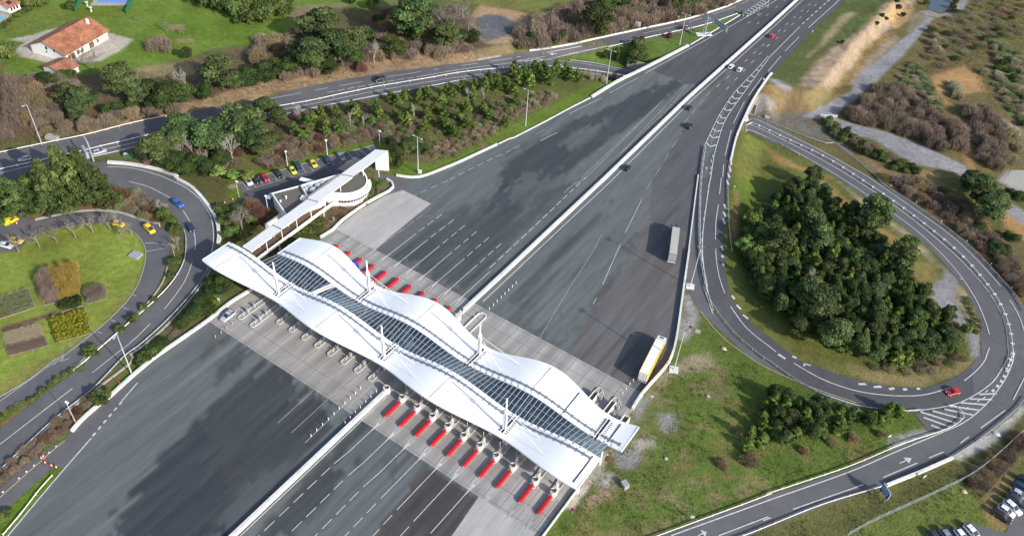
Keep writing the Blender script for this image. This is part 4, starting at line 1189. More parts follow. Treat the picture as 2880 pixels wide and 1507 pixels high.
# edge trims
for rear, x0, x1, par in ((False, XF0, XF1, fr_o), (True, XR0, XR1, rr_o)):
    L = []
    for x in np.linspace(x0, x1, 160):
        L.append((x, yout(x, rear)+(.12 if rear else -.12), zwave(x, rear)[0]-.32))
    mb = MB().sweep(L, [(-.1, -.22), (.1, -.22), (.1, .24), (-.1, .24)], True)
    mb.v = [(v[0]+101, v[1]-112.6, v[2]) for v in mb.v]
    mb.local('edge_gutter', M['roof_plain'], par)
    # end plates
    for x in (x0, x1):
        z = zwave(x, rear)[0]
        a, b = sorted((YIR if rear else YIF, yout(x, rear)))
        MB().box((x+(-.1 if x == x0 else .1)+101, (a+b)/2-112.6, z-.27), (.2, b-a+.1, .62)).local('end_plate', M['roof_plain'], par)
# dark strips painting the shaded open slots at the masts, thin joints at the crests
def across(x, rear, w, h, a, b):
    z = zwave(x, rear)[0]
    return ((x+101, (a+b)/2-112.6, z+h/2-.03), (w, b-a, h))
for rear, par, low, hi, ex in ((False, fr_o, (-139.35, -101.2, -63.05), (-158.4, -120.3, -82.1), (-41.4,)), (True, rr_o, (-120.4, -82.25, -44.1), (-139.5, -101.2, -63.6), (-54.0, -41.2))):
    for x in low:
        g = MB()
        a, b = (YIR-.2, yout(x, True)-1.1) if rear else (yout(x, False)+1.1, YIF+.2)
        g.box(*across(x, rear, .62, .14, a, b))
        for s in (-1, 1): MB().box(*across(x+s*.42, rear, .18, .26, a, b)).local('slot_kerb', M['roof_plain'], par)
        for q in np.arange(a+.3, b-.2, .62):
            for s in (-1, 1): g.box((x+s*.78+101, q-112.6, zwave(x+s*.78, rear)[0]+.02), (1.0, .2, .10))  # dark teeth stand in for shade at the corrugation ends
        g.local('valley_slot_shade', M['dark'], par)
    for x in hi:
        a, b = (YIR, yout(x, True)-.4) if rear else (yout(x, False)+.4, YIF)
        MB().box(*across(x, rear, .09, .07, a, b)).local('panel_joint', M['grey'], par)
    for x in ex:
        a, b = (YIR, yout(x, True)-.9) if rear else (yout(x, False)+.9, YIF-.6)
        MB().box(*across(x, rear, .26, .12, a, b)).local('end_joint', M['dark'], par)
# gangways with cross bars
for rear, x0, x1, par in ((False, XF0+1, XF1-1.5, fr_o), (True, XR0+1, XR1-1, rr_o)):
    y = YIR+1.55 if rear else YIF-1.55
    L = [(x+101, y-112.6, zwave(x, rear)[0]+.12) for x in np.linspace(x0, x1, 220)]
    mb = MB().sweep(L, [(-.27, 0), (.27, 0), (.27, .06), (-.27, .06)], True)
    n = int((x1-x0)/1.9)
    for i in range(n+1):
        x = x0+(x1-x0)*i/n
        mb.box((x+101, y-112.6, zwave(x, rear)[0]+.16), (.11, 1.25, .10))
    mb.local('gangway', M['gangway'], par)
    eb = MB().box((0, 0, 0), (1.25, .5, .12)).mesh('edge_block', M['roof_plain'])
    for i in range(n):
        x = x0+(x1-x0)*(i+.5)/n
        ye = YIR+.35 if rear else YIF-.35
        put('edge_block', eb, par, (x+101, ye-112.6, zwave(x, rear)[0]+.10))
# skylight
n = 180
V = []
xs_ = np.linspace(XR0+.2, -40.6, n)
for x in xs_:
    zf, zr = zwave(x, False)[0]-.20, zwave(x, True)[0]-.20
    for t in (0, .5, 1): V.append((x+101, YIF+(YIR-YIF)*t-112.6, zf+(zr-zf)*t))
F = []
for i in range(n-1):
    for j in range(2):
        q = i*3+j
        F.append((q, q+3, q+4, q+1))
skl = put('skylight', mesh_np('skylight', np.array(V), np.array(F, np.int32), M['glass']), can)
mb = MB()
nb = 88
for i in range(nb+1):
    x = XR0+.3+(-40.7-XR0-.3)*i/nb
    xf = x-.55
    zf, zr = zwave(xf, False)[0]-.06, zwave(x, True)[0]-.06
    a, b = Vector((xf+101, YIF-.3-112.6, zf)), Vector((x+101, YIR+.3-112.6, zr))
    mb.tube(a, b, .062, .062, 4)
for t in (.33, .66):
    L = []
    for x in np.linspace(XR0+.3, -40.7, 120):
        zf, zr = zwave(x, False)[0]-.14, zwave(x, True)[0]-.14
        L.append((x+101, YIF+(YIR-YIF)*t-112.6, zf+(zr-zf)*t))
    mb.sweep(L, [(-.03, 0), (.03, 0), (.03, .06), (-.03, .06)], True)
mb.local('glazing_bars', M['rib'], skl)
for dx, h in ((0, .5), (.9, .35)):
    mb = MB()
    xa, xb = -131.6+dx, -129.4+dx
    mb.tube((xa+101, YIF-.2-112.6, zwave(xa, False)[0]+.15), (xb+101, YIR+.3-112.6, zwave(xb, True)[0]+.15), .24, .24, 4)
    mb.local('frame_beam', M['roof_plain'], skl)
for xc in (-120.4, -101.3, -82.2, -63.2):
    mb = MB()
    for s in (-.4, .4):
        za, zb = zwave(xc, False)[0]-.8, zwave(xc, True)[0]-.8
        mb.tube((xc+s+101, YIF-.1-112.6, za), (xc+s+101, YIR+.1-112.6, zb), .08, .08, 6)
    for k in range(8):
        t0, t1 = k/8, (k+1)/8
        s = .4 if k % 2 else -.4
        za, zb = zwave(xc, False)[0]-.8, zwave(xc, True)[0]-.8
        mb.tube((xc+s+101, YIF+(YIR-YIF)*t0-112.6, za+(zb-za)*t0), (xc-s+101, YIF+(YIR-YIF)*t1-112.6, za+(zb-za)*t1), .05, .05, 5)
    mb.local('lattice_girder', M['roof_plain'], skl)
# masts, stays, columns
for rear, xx in ((False, (-139.35, -101.2, -63.05)), (True, (-120.4, -82.25))):
    for x in xx:
        y = 120.2 if rear else 104.4
        z = zwave(x, rear)[0]
        X, Y = x+101, y-112.6
        m_ = MB()
        for s in (-.30, .30):
            m_.tube((X+s*1.15, Y, z-.2), (X+s*.8, Y, z+6.6), .32, .27, 8)
        m_.box((X, Y, z+3.2), (.5, .40, 6.4))
        mo = m_.local('mast', M['white_metal'], can)
        MB().lathe((X, Y, z+6.4), [(.30, 0), (.56, .25), (.56, .9), (.36, 1.2), (.24, 1.25)], 12).local('collar', M['white_metal'], mo)
        MB().tube((X, Y, z+7.5), (X, Y, z+11.6), .25, .19, 8).local('mast_top', M['white_metal'], mo)
        for sx in (-1, 1):
            for dx, dy in ((12.5, 1.8), (8.5, -2.2)):
                q = x+sx*dx
                c = MB()
                yy = y+(dy if rear else -dy)*1.0
                c.tube((X, Y, z+7.0), (q+101, yy-112.6, zwave(q, rear)[0]+.02), .055, .055, 5)
                c.local('stay_cable', M['white_metal'], mo)
col_spots = [(-139.35, 104.4), (-101.2, 104.4), (-63.05, 104.4), (-120.4, 120.2), (-82.25, 120.2), (-44.1, 120.2), (-41.2, 103.4), (-151.8, 104.6), (-150.2, 120.2), (-40.9, 113.2)]
for x, y in col_spots:
    rear = y > 112
    zt = zwave(max(min(x, XF1-.3), XF0), rear)[0]-.35
    b = MB()
    b.tube((x+101, y-112.6, 0), (x+101, y-112.6, zt), .32, .26, 8)
    for s in (-1, 1): b.tube((x+101, y-112.6, zt*.62), (x+101+s*1.5, y-112.6, zt+.0), .14, .12, 6)
    b.local('column', M['white_metal'], can)

# ------------------------------------------------------------------ toll islands
def capsule(w_, y0, y1, n=8, round0=True, round1=True, dx0=0.0, dx1=0.0):
    P = []
    r = w_/2
    if round0: P += [(dx0+r*math.cos(t), y0+r+r*math.sin(t)) for t in np.linspace(math.pi, 2*math.pi, n)]
    else: P += [(dx0-r, y0), (dx0+r, y0)]
    if round1: P += [(dx1+r*math.cos(t), y1-r+r*math.sin(t)) for t in np.linspace(0, math.pi, n)]
    else: P += [(dx1+r, y1), (dx1-r, y1)]
    return P
def ring(mb, P, wid, z0, z1):
    P = np.array(P)
    n = len(P)
    E = np.roll(P, -1, 0)-np.roll(P, 1, 0)
    E /= np.linalg.norm(E, axis=1)[:, None]+1e-9
    I = P+np.stack([-E[:, 1], E[:, 0]], 1)*wid
    V = [(p[0], p[1], z0) for p in P]+[(p[0], p[1], z1) for p in P]+[(p[0], p[1], z1) for p in I]+[(p[0], p[1], z0+.02) for p in I]
    F = []
    for i in range(n):
        j = (i+1) % n
        for k in range(3): F.append((k*n+i, k*n+j, (k+1)*n+j, (k+1)*n+i))
    mb.add(V, F)
def make_island(label, nose, skew=0.0, rich=0, reverse=False):
    """local +y points at the oncoming traffic; the red crash cushion ends at y=+20.3"""
    t = thing('toll_island', label, 'toll island', (0, 0, 0), 0, 'toll islands under and beside the canopy')
    k = MB()
    P = capsule(1.75, nose, 15.4, dx0=skew)
    k.prism(P, .036, .22)
    k.local('island_slab', M['kerb'], t)
    k = MB()
    ring(k, P, .24, .036, .42)
    k.local('kerb', M['rim_paint'], t)
    b = MB()
    prof = [(-.40, .12), (-.40, .68), (-.26, .95), (.26, .95), (.40, .68), (.40, .12)]
    ys_ = [14.6, 19.6, 20.0, 20.25]
    sc = [1, 1, .86, .55]
    V = []
    for y, s in zip(ys_, sc):
        for px_, pz in prof: V.append((px_*s, y, .12+(pz-.12)*(.6+.4*s)))
    F = []
    m_ = len(prof)
    for i in range(len(ys_)-1):
        for q in range(m_): F.append((i*m_+q, i*m_+(q+1) % m_, (i+1)*m_+(q+1) % m_, (i+1)*m_+q))
    F += [tuple(range(m_)), tuple(range((len(ys_)-1)*m_, len(ys_)*m_))[::-1]]
    b.add(V, [f[::-1] for f in F])
    for y in np.arange(15.4, 19.6, .95): b.box((0, y, .56), (.86, .07, .82))
    bo = b.local('crash_cushion', M['red'], t)
    MB().box((0, 20.27, .40), (.42, .08, .40)).local('cushion_plate', M['steel'], bo)
    MB().box((0, 17.4, .09), (.7, 5.6, .09)).local('cushion_rail', M['grey'], bo)
    d = MB()
    d.lathe((0, 13.55, .2), [(.88, 0), (.92, .5), (.84, 1.55), (.70, 1.62), (.70, 1.2)], 18)
    do = d.local('drum', M['drum'], t)
    MB().box((.05, 13.6, 1.80), (1.15, .34, .09), .5).local('drum_slot', M['dark'], do)
    a = MB()
    a.box((.45, 11.2, .7), (.45, .55, 1.0))
    ao = a.local('barrier_post', M['white_metal'], t)
    MB().tube((.45, 11.2, 1.2), (.45, 11.5, 4.4), .075, .06, 6).local('barrier_arm', M['red'], ao)
    for q in range(3): MB().tube((.45, 11.25+.09*q, 1.75+.95*q), (.45, 11.29+.09*q, 2.2+.95*q), .085, .08, 6).local('arm_band', M['sign_white'], ao)
    c = MB()
    c.box((0, 2.0, 1.5), (1.35, 2.6, 2.6))
    co = c.local('booth', M['white_metal'], t)
    MB().box((0, 2.0, 1.85), (1.39, 2.2, 1.0)).local('booth_window', M['win'], co)
    MB().box((0, 2.0, 2.86), (1.6, 3.0, .12)).local('booth_roof', M['grey'], co)
    MB().box((.1, nose+3.4, .95), (.6, .8, 1.5)).local('ticket_machine', M['grey'], t)
    MB().box((-.2, nose+6.0, .8), (.5, .6, 1.2)).local('ticket_machine', M['grey'], t)
    MB().box((0, 13.0-.0, .32), (1.3, 3.2, .22)).local('drum_plinth', M['drum'], t)
    MB().tube((-.5, 9.6, .2), (-.5, 9.6, 2.9), .05, .05, 6).local('equipment_post', M['steel'], t)
    MB().box((-.5, 9.6, 2.9), (.5, .3, .55)).local('lane_signal', M['dark'], t)
    MB().box((.3, 8.4, .9), (.7, .9, 1.4)).local('ticket_machine', M['white_metal'], t)
    MB().tube((.3, nose+1.6, .2), (.3, nose+1.6, 1.5), .07, .06, 6).local('equipment_post', M['white_metal'], t)
    MB().box((-.3, nose+2.3, .6), (.35, .35, .8)).local('lane_signal', M['grey'], t)
    if rich:
        for q in range(5): MB().tube((-.4+.2*q, nose+2.2+1.1*q, .2), (-.4+.2*q, nose+2.2+1.1*q, 1.9+.3*(q % 2)), .06, .05, 6).local('equipment_post', M['steel'], t)
    return t
ORD = ['first', 'second', 'third', 'fourth', 'fifth', 'sixth', 'seventh', 'eighth', 'ninth', 'tenth']
isl = make_island('x', -13.9)
rich = make_island('x', -19.0, rich=1)
first = True
for i, x in enumerate(XU):
    lab = 'toll island with red crash cushion on the far side, %s from the left wall' % ORD[i]
    if i == 0: rich.location = (x, 112.9, 0); rich['label'] = lab; r = rich
    elif i == 1: r = dup(rich, (x, 112.9, 0), 0, lab)
    elif i == 2: isl.location = (x, 112.9, 0); isl['label'] = lab
    else: dup(isl, (x, 112.9, 0), 0, lab)
for i, x in enumerate(XL):
    lab = 'toll island with red crash cushion on the near side, %s from the central barrier' % ORD[i]
    if i < 8: dup(isl, (x, 112.9, 0), math.pi, lab)
    else:
        t = make_island(lab, -20.8, skew=1.9)
        t.location = (x, 112.9, 0)
        t.rotation_euler = (0, 0, math.pi)
        b = MB()
        for wx, wy, sx, sy in ((-.62, 0, .12, 5.0), (.62, 0, .12, 5.0), (0, -2.44, 1.12, .12), (0, 2.44, 1.12, .12)): b.box((1.75+wx, -15.6+wy, 1.0), (sx, sy, 1.6))
        bo = b.local('machine_shelter', M['barrier'], t)
        MB().box((1.75, -15.6, .75), (1.1, 4.7, .9)).local('shelter_floor', M['timber'], bo)
t = thing('machine_shelter', 'white open-topped machine shelter against the right plaza wall by the canopy corner', 'shelter', (-42.0, 125.9, 0))
b = MB()
for wx, wy, sx, sy in ((-.75, 0, .14, 5.4), (.75, 0, .14, 5.4), (0, -2.63, 1.36, .14), (0, 2.63, 1.36, .14)): b.box((wx, wy, 1.0), (sx, sy, 2.0))
b.local('wall', M['barrier'], t)
MB().box((0, 0, .7), (1.3, 5.0, 1.2)).local('floor_slab', M['timber'], t)
t = thing('traffic_island', 'wide rounded kerbed island beside the central barrier with a red disc sign', 'traffic island', (-92.6, 128, 0))
k = MB()
P = capsule(2.9, -12, 9.2)
k.prism(P, .036, .16)
k.local('island_slab', M['kerb'], t)
k = MB()
ring(k, P, .35, .036, .45)
k.local('kerb', M['barrier'], t)
k = MB()
k.tube((-1.0, 0, .1), (-1.0, 0, 1.3), .06, .06, 6)
k.local('post', M['steel'], t)
MB().box((-1.0, 5.6, 1.2), (.1, .1, 2.4)).local('post', M['steel'], t)
MB().box((.2, 8.2, 1.1), (.1, .1, 2.2)).local('post', M['steel'], t)
MB().lathe((-.7, -.2, 1.1), [(.02, -.45), (.34, -.3), (.46, 0), (.34, .3), (.02, .45)], 12).local('red_lamp', M['red'], t)
t = thing('median_guard', 'white guard post with black lantern where the north central barrier meets the canopy', 'guard post', (-97.3, 131.0, 0))
MB().lathe((0, 0, 0), [(.95, 0), (.95, 1.5), (.8, 1.7)], 14).local('drum', M['drum'], t)
k = MB()
k.tube((.5, 1.2, 0), (.5, 1.2, 3.4), .1, .08, 6)
k.box((.5, 1.2, 3.2), (.32, .32, .8))
k.local('lantern_post', M['dark'], t)
t = thing('median_guard', 'white drum post where the south central barrier meets the canopy', 'guard post', (-95.9, 99.2, 0))
MB().lathe((0, 0, 0), [(.95, 0), (1.0, .6), (.9, 1.9), (.7, 1.95), (.7, 1.5)], 16).local('drum', M['drum'], t)
MB().box((0, .1, 1.85), (1.2, .3, .1), .5).local('drum_slot', M['dark'], t)
# blue tarpaulin over one kiosk
tb = MB()
tb.lathe((0, 0, 0), [(1.5, 0), (1.7, .8), (1.3, 2.2), (.7, 3.0), (.1, 3.2)], 9)
tt = tag(put('tarpaulin_cover', tb.mesh('tarpaulin_cover', M['tarp']), None, (-134.3, 128.6, 0)), 'bright blue sheet wrapped over a kiosk between two red crash cushions', 'tarpaulin')

# ------------------------------------------------------------------ office building and its covered walkway
t = thing('office_building', 'low white office building with flat gravel roof and curved glazed end', 'building', G0('va', [(760, 750)])[0])
ZR = 5.6
out = at_z('va', [(207, 688), (560, 592), (830, 515), (1100, 438), (1230, 405), (1380, 368), (1445, 388), (1490, 440), (1512, 510), (1492, 580), (1440, 628), (1370, 664), (1290, 688), (1180, 698), (1090, 690), (1020, 702), (960, 738), (880, 800), (640, 880), (405, 985)], ZR)[:, :2]
cz = np.concatenate([out[:5], cat(out[5:17], 4), out[17:]])
def offs(P, d):
    P = np.asarray(P)
    E = np.roll(P, -1, 0)-np.roll(P, 1, 0)
    E /= np.linalg.norm(E, axis=1)[:, None]+1e-9
    A = sum(P[i][0]*P[(i+1) % len(P)][1]-P[(i+1) % len(P)][0]*P[i][1] for i in range(len(P)))
    s = 1 if A > 0 else -1
    return P+np.stack([E[:, 1], -E[:, 0]], 1)*d*s
if sum(cz[i][0]*cz[(i+1) % len(cz)][1]-cz[(i+1) % len(cz)][0]*cz[i][1] for i in range(len(cz))) < 0: cz = cz[::-1]
MB().prism(offs(cz, -.25), 0, ZR-.45).build('wall', M['render_wall'], t)
MB().prism(offs(cz, -.30), ZR-.449, ZR-.30).build('roof', M['felt'], t)
k = MB()
ring(k, cz, .45, ZR-.75, ZR)
k.build('parapet', M['render_wall'], t)
cur = cat(at_z('va', [(1500, 470), (1518, 520), (1500, 585), (1445, 636), (1370, 672), (1290, 697), (1180, 708), (1090, 700), (1020, 712), (950, 752)], ZR)[:, :2], 5)
L3 = [(p[0], p[1], 4.05) for p in cur]
MB().sweep(L3, [(-1.0, 0), (.1, 0), (.1, .35), (-1.0, .35)], True).build('visor', M['roof_plain'], t)
g, fr = MB(), MB()
for i in range(1, len(cur)-1):
    a, b = np.array(cur[i]), np.array(cur[i+1])
    d = (b-a)
    n_ = np.array([-d[1], d[0]])/np.linalg.norm(d)
    c0 = np.array(cz).mean(0)
    if np.dot(n_, a-c0) < 0: n_ = -n_
    a2, b2 = a+n_*.05, b+n_*.05
    if i % 5 != 4 or True:
        g.add([(a2[0], a2[1], 2.2), (b2[0], b2[1], 2.2), (b2[0], b2[1], 3.85), (a2[0], a2[1], 3.85)], [(0, 1, 2, 3)])
    for z in (2.15, 3.1, 3.85):
        fr.tube((a2[0]+n_[0]*.03, a2[1]+n_[1]*.03, z), (b2[0]+n_[0]*.03, b2[1]+n_[1]*.03, z), .06, .06, 4)
    if i % 2 == 0: fr.tube((a2[0]+n_[0]*.03, a2[1]+n_[1]*.03, 2.15), (a2[0]+n_[0]*.03, a2[1]+n_[1]*.03, 3.85), .07, .07, 4)
wo = g.build('window', M['win'], t)
put('frame', fr.mesh('frame', M['white_metal'], t.location), wo)
base = cat(G('va', [(330, 1262), (520, 1140), (700, 1010), (870, 882), (1000, 845), (1190, 800), (1330, 815), (1440, 770), (1490, 700), (1560, 600)]), 4)
MB().sweep([(p[0], p[1], -.2) for p in base], [(-.5, 0), (.45, 0), (.3, 1.9), (-.5, 1.9)], True).build('stone_base', M['stone'], t)
# plant court on the roof
tri = at_z('va', [(612, 590), (1095, 452), (702, 742)], ZR+.7)[:, :2]
MB().prism(tri if np.cross(tri[1]-tri[0], tri[2]-tri[0]) > 0 else tri[::-1], ZR-.295, ZR-.1).build('plant_floor', M['timber'], t)
k = MB()
for i in range(3):
    a, b = tri[i], tri[(i+1) % 3]
    c = (a+b)/2
    d = b-a
    k.box((c[0], c[1], ZR+.30), (np.hypot(*d)+.2, .26, 1.4), math.atan2(d[1], d[0]))
k.build('plant_wall', M['render_wall'], t)
for q, sz in (((770, 640), 1.4), ((835, 585), 1.2), ((900, 540), 1.5), ((680, 630), 1.0), ((720, 590), 1.1)):
    p = at_z('va', [q], ZR+.3)[0]
    b = MB().box((p[0], p[1], ZR+.3), (sz, sz*1.2, 1.0), .35)
    b.lathe((p[0], p[1], ZR+.78), [(sz*.36, 0), (sz*.36, .15), (sz*.3, .16)], 10)
    b.build('air_unit', M['steel'], t)
for q, h in (((408, 755), .8), ((333, 802), .5), ((1455, 440), .8)):
    p = at_z('va', [q], ZR)[0]
    MB().lathe((p[0], p[1], ZR-.3), [(.2, 0), (.2, h), (.36, h+.02), (.36, h+.2)], 10).build('roof_vent', M['white_metal'], t)
p = at_z('va', [(645, 757)], ZR)[0]
MB().box((p[0], p[1], ZR+.05), (1.7, 1.9, .7), .4).build('roof_light', M['white_metal'], t)
p = at_z('va', [(190, 727)], 4.2)[0]
MB().box((p[0], p[1], 4.2), (1.4, 3.0, .18), .35).build('door_hood', M['steel'], t)
p = at_z('va', [(685, 515)], 4.4)[0]
MB().box((p[0], p[1], 4.4), (4.6, 1.6, .2), .30).build('door_hood', M['roof_plain'], t)
an = at_z('va', [(125, 1110), (350, 958), (412, 992), (232, 1150)], 1.6)[:, :2]
k = MB()
for i in (0, 1, 3):
    a, b = an[i], an[(i+1) % 4]
    c, d = (a+b)/2, b-a
    k.box((c[0], c[1], .9), (np.hypot(*d)+.1, .25, 1.8), math.atan2(d[1], d[0]))
k.build('yard_wall', M['render_wall'], t)

t = thing('covered_walkway', 'white ribbed covered walkway running from the canopy over the office to a tall end wall', 'walkway', (-161.5, 140, 0))
ZT = 8.0
ra = at_z('va', [(1610, 104), (1786, 118)], ZT)[:, :2]
rb = at_z('v6', [(785, 300), (925, 388)], ZT-.6)[:, :2]
cuts = [0, .285, .545, .80, 1.0]
step_m = MB().box((0, 0, 0), (.22, .55, .16)).mesh('roof_step', M['gangway'])
for i in range(4):
    a0, a1 = ra[0]+(rb[0]-ra[0])*cuts[i], ra[1]+(rb[1]-ra[1])*cuts[i]
    b0, b1 = ra[0]+(rb[0]-ra[0])*(cuts[i+1]-.003), ra[1]+(rb[1]-ra[1])*(cuts[i+1]-.003)
    z = ZT-.2*i
    pr = [b0, b1, a1, a0]
    if np.cross(pr[1]-pr[0], pr[2]-pr[1]) < 0: pr = pr[::-1]
    MB().prism(pr, z-.4, z).build('roof', M['walk_roof'], t)
    if i:
        for q in range(9):
            p = a0+(a1-a0)*(q+.5)/9
            put('roof_step', step_m, t, (p[0]-t.location[0], p[1]+.1-t.location[1], z+.09))
e0, e1 = ra
d = e1-e0
MB().box((e0[0]*.5+e1[0]*.5, e0[1]*.5+e1[1]*.5-.02, 3.9), (np.hypot(*d)+.1, .5, 8.1), math.atan2(d[1], d[0])).build('end_wall', M['render_wall'], t)
DKZ = 3.0
fl = np.array([rb[0]+(.2, 0), rb[1]-(.2, 0), rb[1]+(ra[1]-rb[1])*.62-(.2, 0), rb[0]+(ra[0]-rb[0])*.62+(.2, 0)])
if np.cross(fl[1]-fl[0], fl[2]-fl[1]) < 0: fl = fl[::-1]
MB().prism(fl, DKZ-.35, DKZ).build('deck', M['timber'], t)
MB().sweep([(rb[1][0]-.1, rb[1][1], DKZ-.3), (rb[1][0]+(ra[1][0]-rb[1][0])*.62-.1, rb[1][1]+(ra[1][1]-rb[1][1])*.62, DKZ-.3)], [(-.12, 0), (.12, 0), (.12, 1.15), (-.12, 1.15)], True).build('side_wall', M['render_wall'], t)
for f in (.10, .20, .30, .40, .50, .62, .80, .92):
    p = rb[1]+(ra[1]-rb[1])*f
    MB().tube((p[0]-.25, p[1], 0 if f > .6 else DKZ), (p[0]-.25, p[1], ZT-.6), .12, .12, 8).build('post', M['white_metal'], t)
    p = rb[0]+(ra[0]-rb[0])*f
    if f < .35: MB().tube((p[0]+.25, p[1], 0), (p[0]+.25, p[1], ZT-.6), .12, .12, 8).build('post', M['white_metal'], t)
for f in (.03, .18, .34, .5):
    p = (rb[0]+rb[1])/2+((ra[0]+ra[1])/2-(rb[0]+rb[1])/2)*f
    MB().box((p[0], p[1], (DKZ-.35)/2), (2.6, .5, DKZ-.35)).build('pier', M['stone'], t)

# ------------------------------------------------------------------ bridge over the underpass
t = thing('road_bridge', 'concrete motorway bridge over the sunken road with white parapets', 'bridge', (-97, 296, 0))
pe = cat(G0('A3', [(1960, 560), (1933, 590), (1820, 760), (1725, 960), (1685, 1070), (1650, 1220)]), 6)
pw = cat(G0('A3', [(600, 738), (800, 618), (1000, 520), (1330, 350)]), 4)
MB().sweep([(p[0], p[1], -1.2) for p in pe], [(-.35, 0), (.35, 0), (.35, 2.0), (-.05, 2.0), (-.35, 1.95)], True).build('parapet', M['barrier'], t)
MB().sweep([(p[0], p[1], -1.2) for p in pw], [(-.5, 0), (.5, 0), (.5, 2.0), (-.5, 2.0)], True).build('parapet', M['barrier'], t)
e_i, w_i = pe[[8, 14, 20]], pw[[5, 7, 10]]
dk = np.array([tuple(p[:2]) for p in pe[4:24]]+[tuple(p[:2]) for p in pw[1:10]])
def hullpoly(P):
    P = sorted(map(tuple, P))
    def half(Q):
        o = []
        for p in Q:
            while len(o) > 1 and (o[-1][0]-o[-2][0])*(p[1]-o[-2][1])-(o[-1][1]-o[-2][1])*(p[0]-o[-2][0]) <= 0: o.pop()
            o.append(p)
        return o
    a, b = half(P), half(P[::-1])
    return a[:-1]+b[:-1]
MB().prism(hullpoly([(p[0], p[1]) for p in pe[6:22]]+[(p[0]+1, p[1]) for p in pw[0:9]]), -1.1, -.01).build('deck', M['kerb'], t)
k = MB()
for q0, q1 in (((815, 660), (960, 330)), ((690, 930), (600, 1100))):
    a, b = at_z('e1', [q0], -5.0)[0], at_z('e1', [q1], -1.0)[0]
    k.prism([(a[0]-.4, a[1]), (a[0]+.4, a[1]), (b[0]+.4, b[1]), (b[0]-.4, b[1])], [-5.6]*4, [-2.6, -2.6, .2, .2])
k.build('wing_wall', M['barrier'], t)
k = MB()
for s in (-1, 1):
    for i in range(len(UND)-1):
        a, b = UND[i], UND[i+1]
        if -128 < (a[0]+b[0])/2 < -80:
            c, d = (a+b)/2, b-a
            n2 = np.array([-d[1], d[0]])/np.hypot(*d)
            k.box((c[0]+n2[0]*s*7.3, c[1]+n2[1]*s*7.3, -3.3), (np.hypot(*d)+.3, .5, 4.4), math.atan2(d[1], d[0]))
k.build('abutment', M['kerb'], t)

# ------------------------------------------------------------------ barriers, rails and walls
def wall(name, label, P, prof, m, cat_='barrier', step=2.5, curve=True, group=None):
    P = np.asarray(P, float)
    P = regrid(P) if curve else P
    Q, _ = resample(P, step)
    Q[:, 2] = HS(Q[:, 0], Q[:, 1])
    o = Q[len(Q)//2].copy()
    o[2] = Q[:, 2].min()
    mb = MB().sweep(Q, prof, True)
    return tag(mb.build(name, m, None, tuple(o)), label, cat_, group)
CB = lambda w_, h: [(-w_/2-.06, -.1), (w_/2+.06, -.1), (w_/2+.04, .25), (w_/2-.08, h), (-w_/2+.08, h), (-w_/2-.04, .25)]
post_mesh = {}
def rail(label, P, kind='beam', step=4.0, h=.75, m='steel', curve=True, off=0.0):
    """guard rail: one thing with a beam and its posts"""
    P = regrid(np.asarray(P, float))
    Q, Ln = resample(P, 2.0)
    Q[:, 2] = HS(Q[:, 0], Q[:, 1])+off
    o = Q[len(Q)//2]
    t = thing('guard_rail', label, 'guard rail', o, 0, 'guard rails along the roads')
    if kind == 'beam':
        mb = MB().sweep(Q, [(-.04, h-.31), (.04, h-.31), (.01, h-.18), (.04, h-.04), (-.04, h-.04)], True)
    else:
        mb = MB().sweep(Q, [(-.06, h-.22), (.06, h-.22), (.06, h), (-.06, h)], True)
    mb.build('rail', M[m], t)
    key = (kind, h, m)
    if key not in post_mesh:
        b = MB()
        if kind == 'beam': b.box((-.12, 0, h/2), (.12, .12, h))
        else:
            b.box((0, 0, h/2-.05), (.14, .14, h-.1))
            b.box((0, 0, h-.1), (1.15, .22, .2))
        post_mesh[key] = b.mesh('post', M['white_metal' if kind == 'double' else m])
    n = min(96, max(2, int(Ln/step)))
    R_, _ = resample(P, Ln/n-1e-6)
    T = np.gradient(R_[:, :2], axis=0)
    for p, q in zip(R_, T):
        z = float(HS(np.array([p[0]]), np.array([p[1]]))[0])+off
        put('post', post_mesh[key], t, (p[0]-o[0], p[1]-o[1], z-o[2]), (0, 0, math.atan2(q[1], q[0])+math.pi/2))
    return t
wall('concrete_barrier', 'long white concrete barrier dividing the motorway beyond the canopy', np.array([(-98.0, 132.5, 0), (-98, 159, 0), (-98.4, 217, 0), (-99.6, 286, 0), (-98.8, 370, 0), (-98.2, 560, 0)]), CB(1.0, .95), M['barrier'], curve=False)
wall('concrete_barrier', 'white concrete barrier dividing the plaza on the near side of the canopy', np.array([(-95.75, 5, 0), (-96.0, 98.3, 0)]), CB(1.0, .95), M['barrier'])
wall('plaza_wall', 'white curved wall between the office bank and the far toll lanes', G('va', [(870, 1300), (1050, 1190), (1075, 1160), (1180, 1060), (1400, 900), (1560, 800), (1720, 715), (1835, 650), (1862, 600), (1830, 540), (1770, 515)]), [(-.3, -.1), (.3, -.1), (.3, .8), (-.3, .8)], M['barrier'], 'wall')
wall('plaza_wall', 'white wall along the left edge of the near plaza beside the silver car', G('v5', [(720, -22), (380, 190), (0, 490)], 'B1', [(1185, 1345)], 'C1', [(1100, 65), (1000, 150), (800, 330), (700, 405), (600, 500), (545, 565)]), [(-.35, -.1), (.35, -.1), (.35, .8), (-.35, .8)], M['barrier'], 'wall')
wall('plaza_kerb', 'white barrier kerb curving along the grass bank up the far plaza', G('A2', [(1060, 1328), (1150, 1342), (1250, 1337), (1380, 1290), (1540, 1225), (1700, 1150), (1820, 1095)]), [(-.35, -.1), (.35, -.1), (.3, .65), (-.3, .65)], M['barrier'], 'barrier')
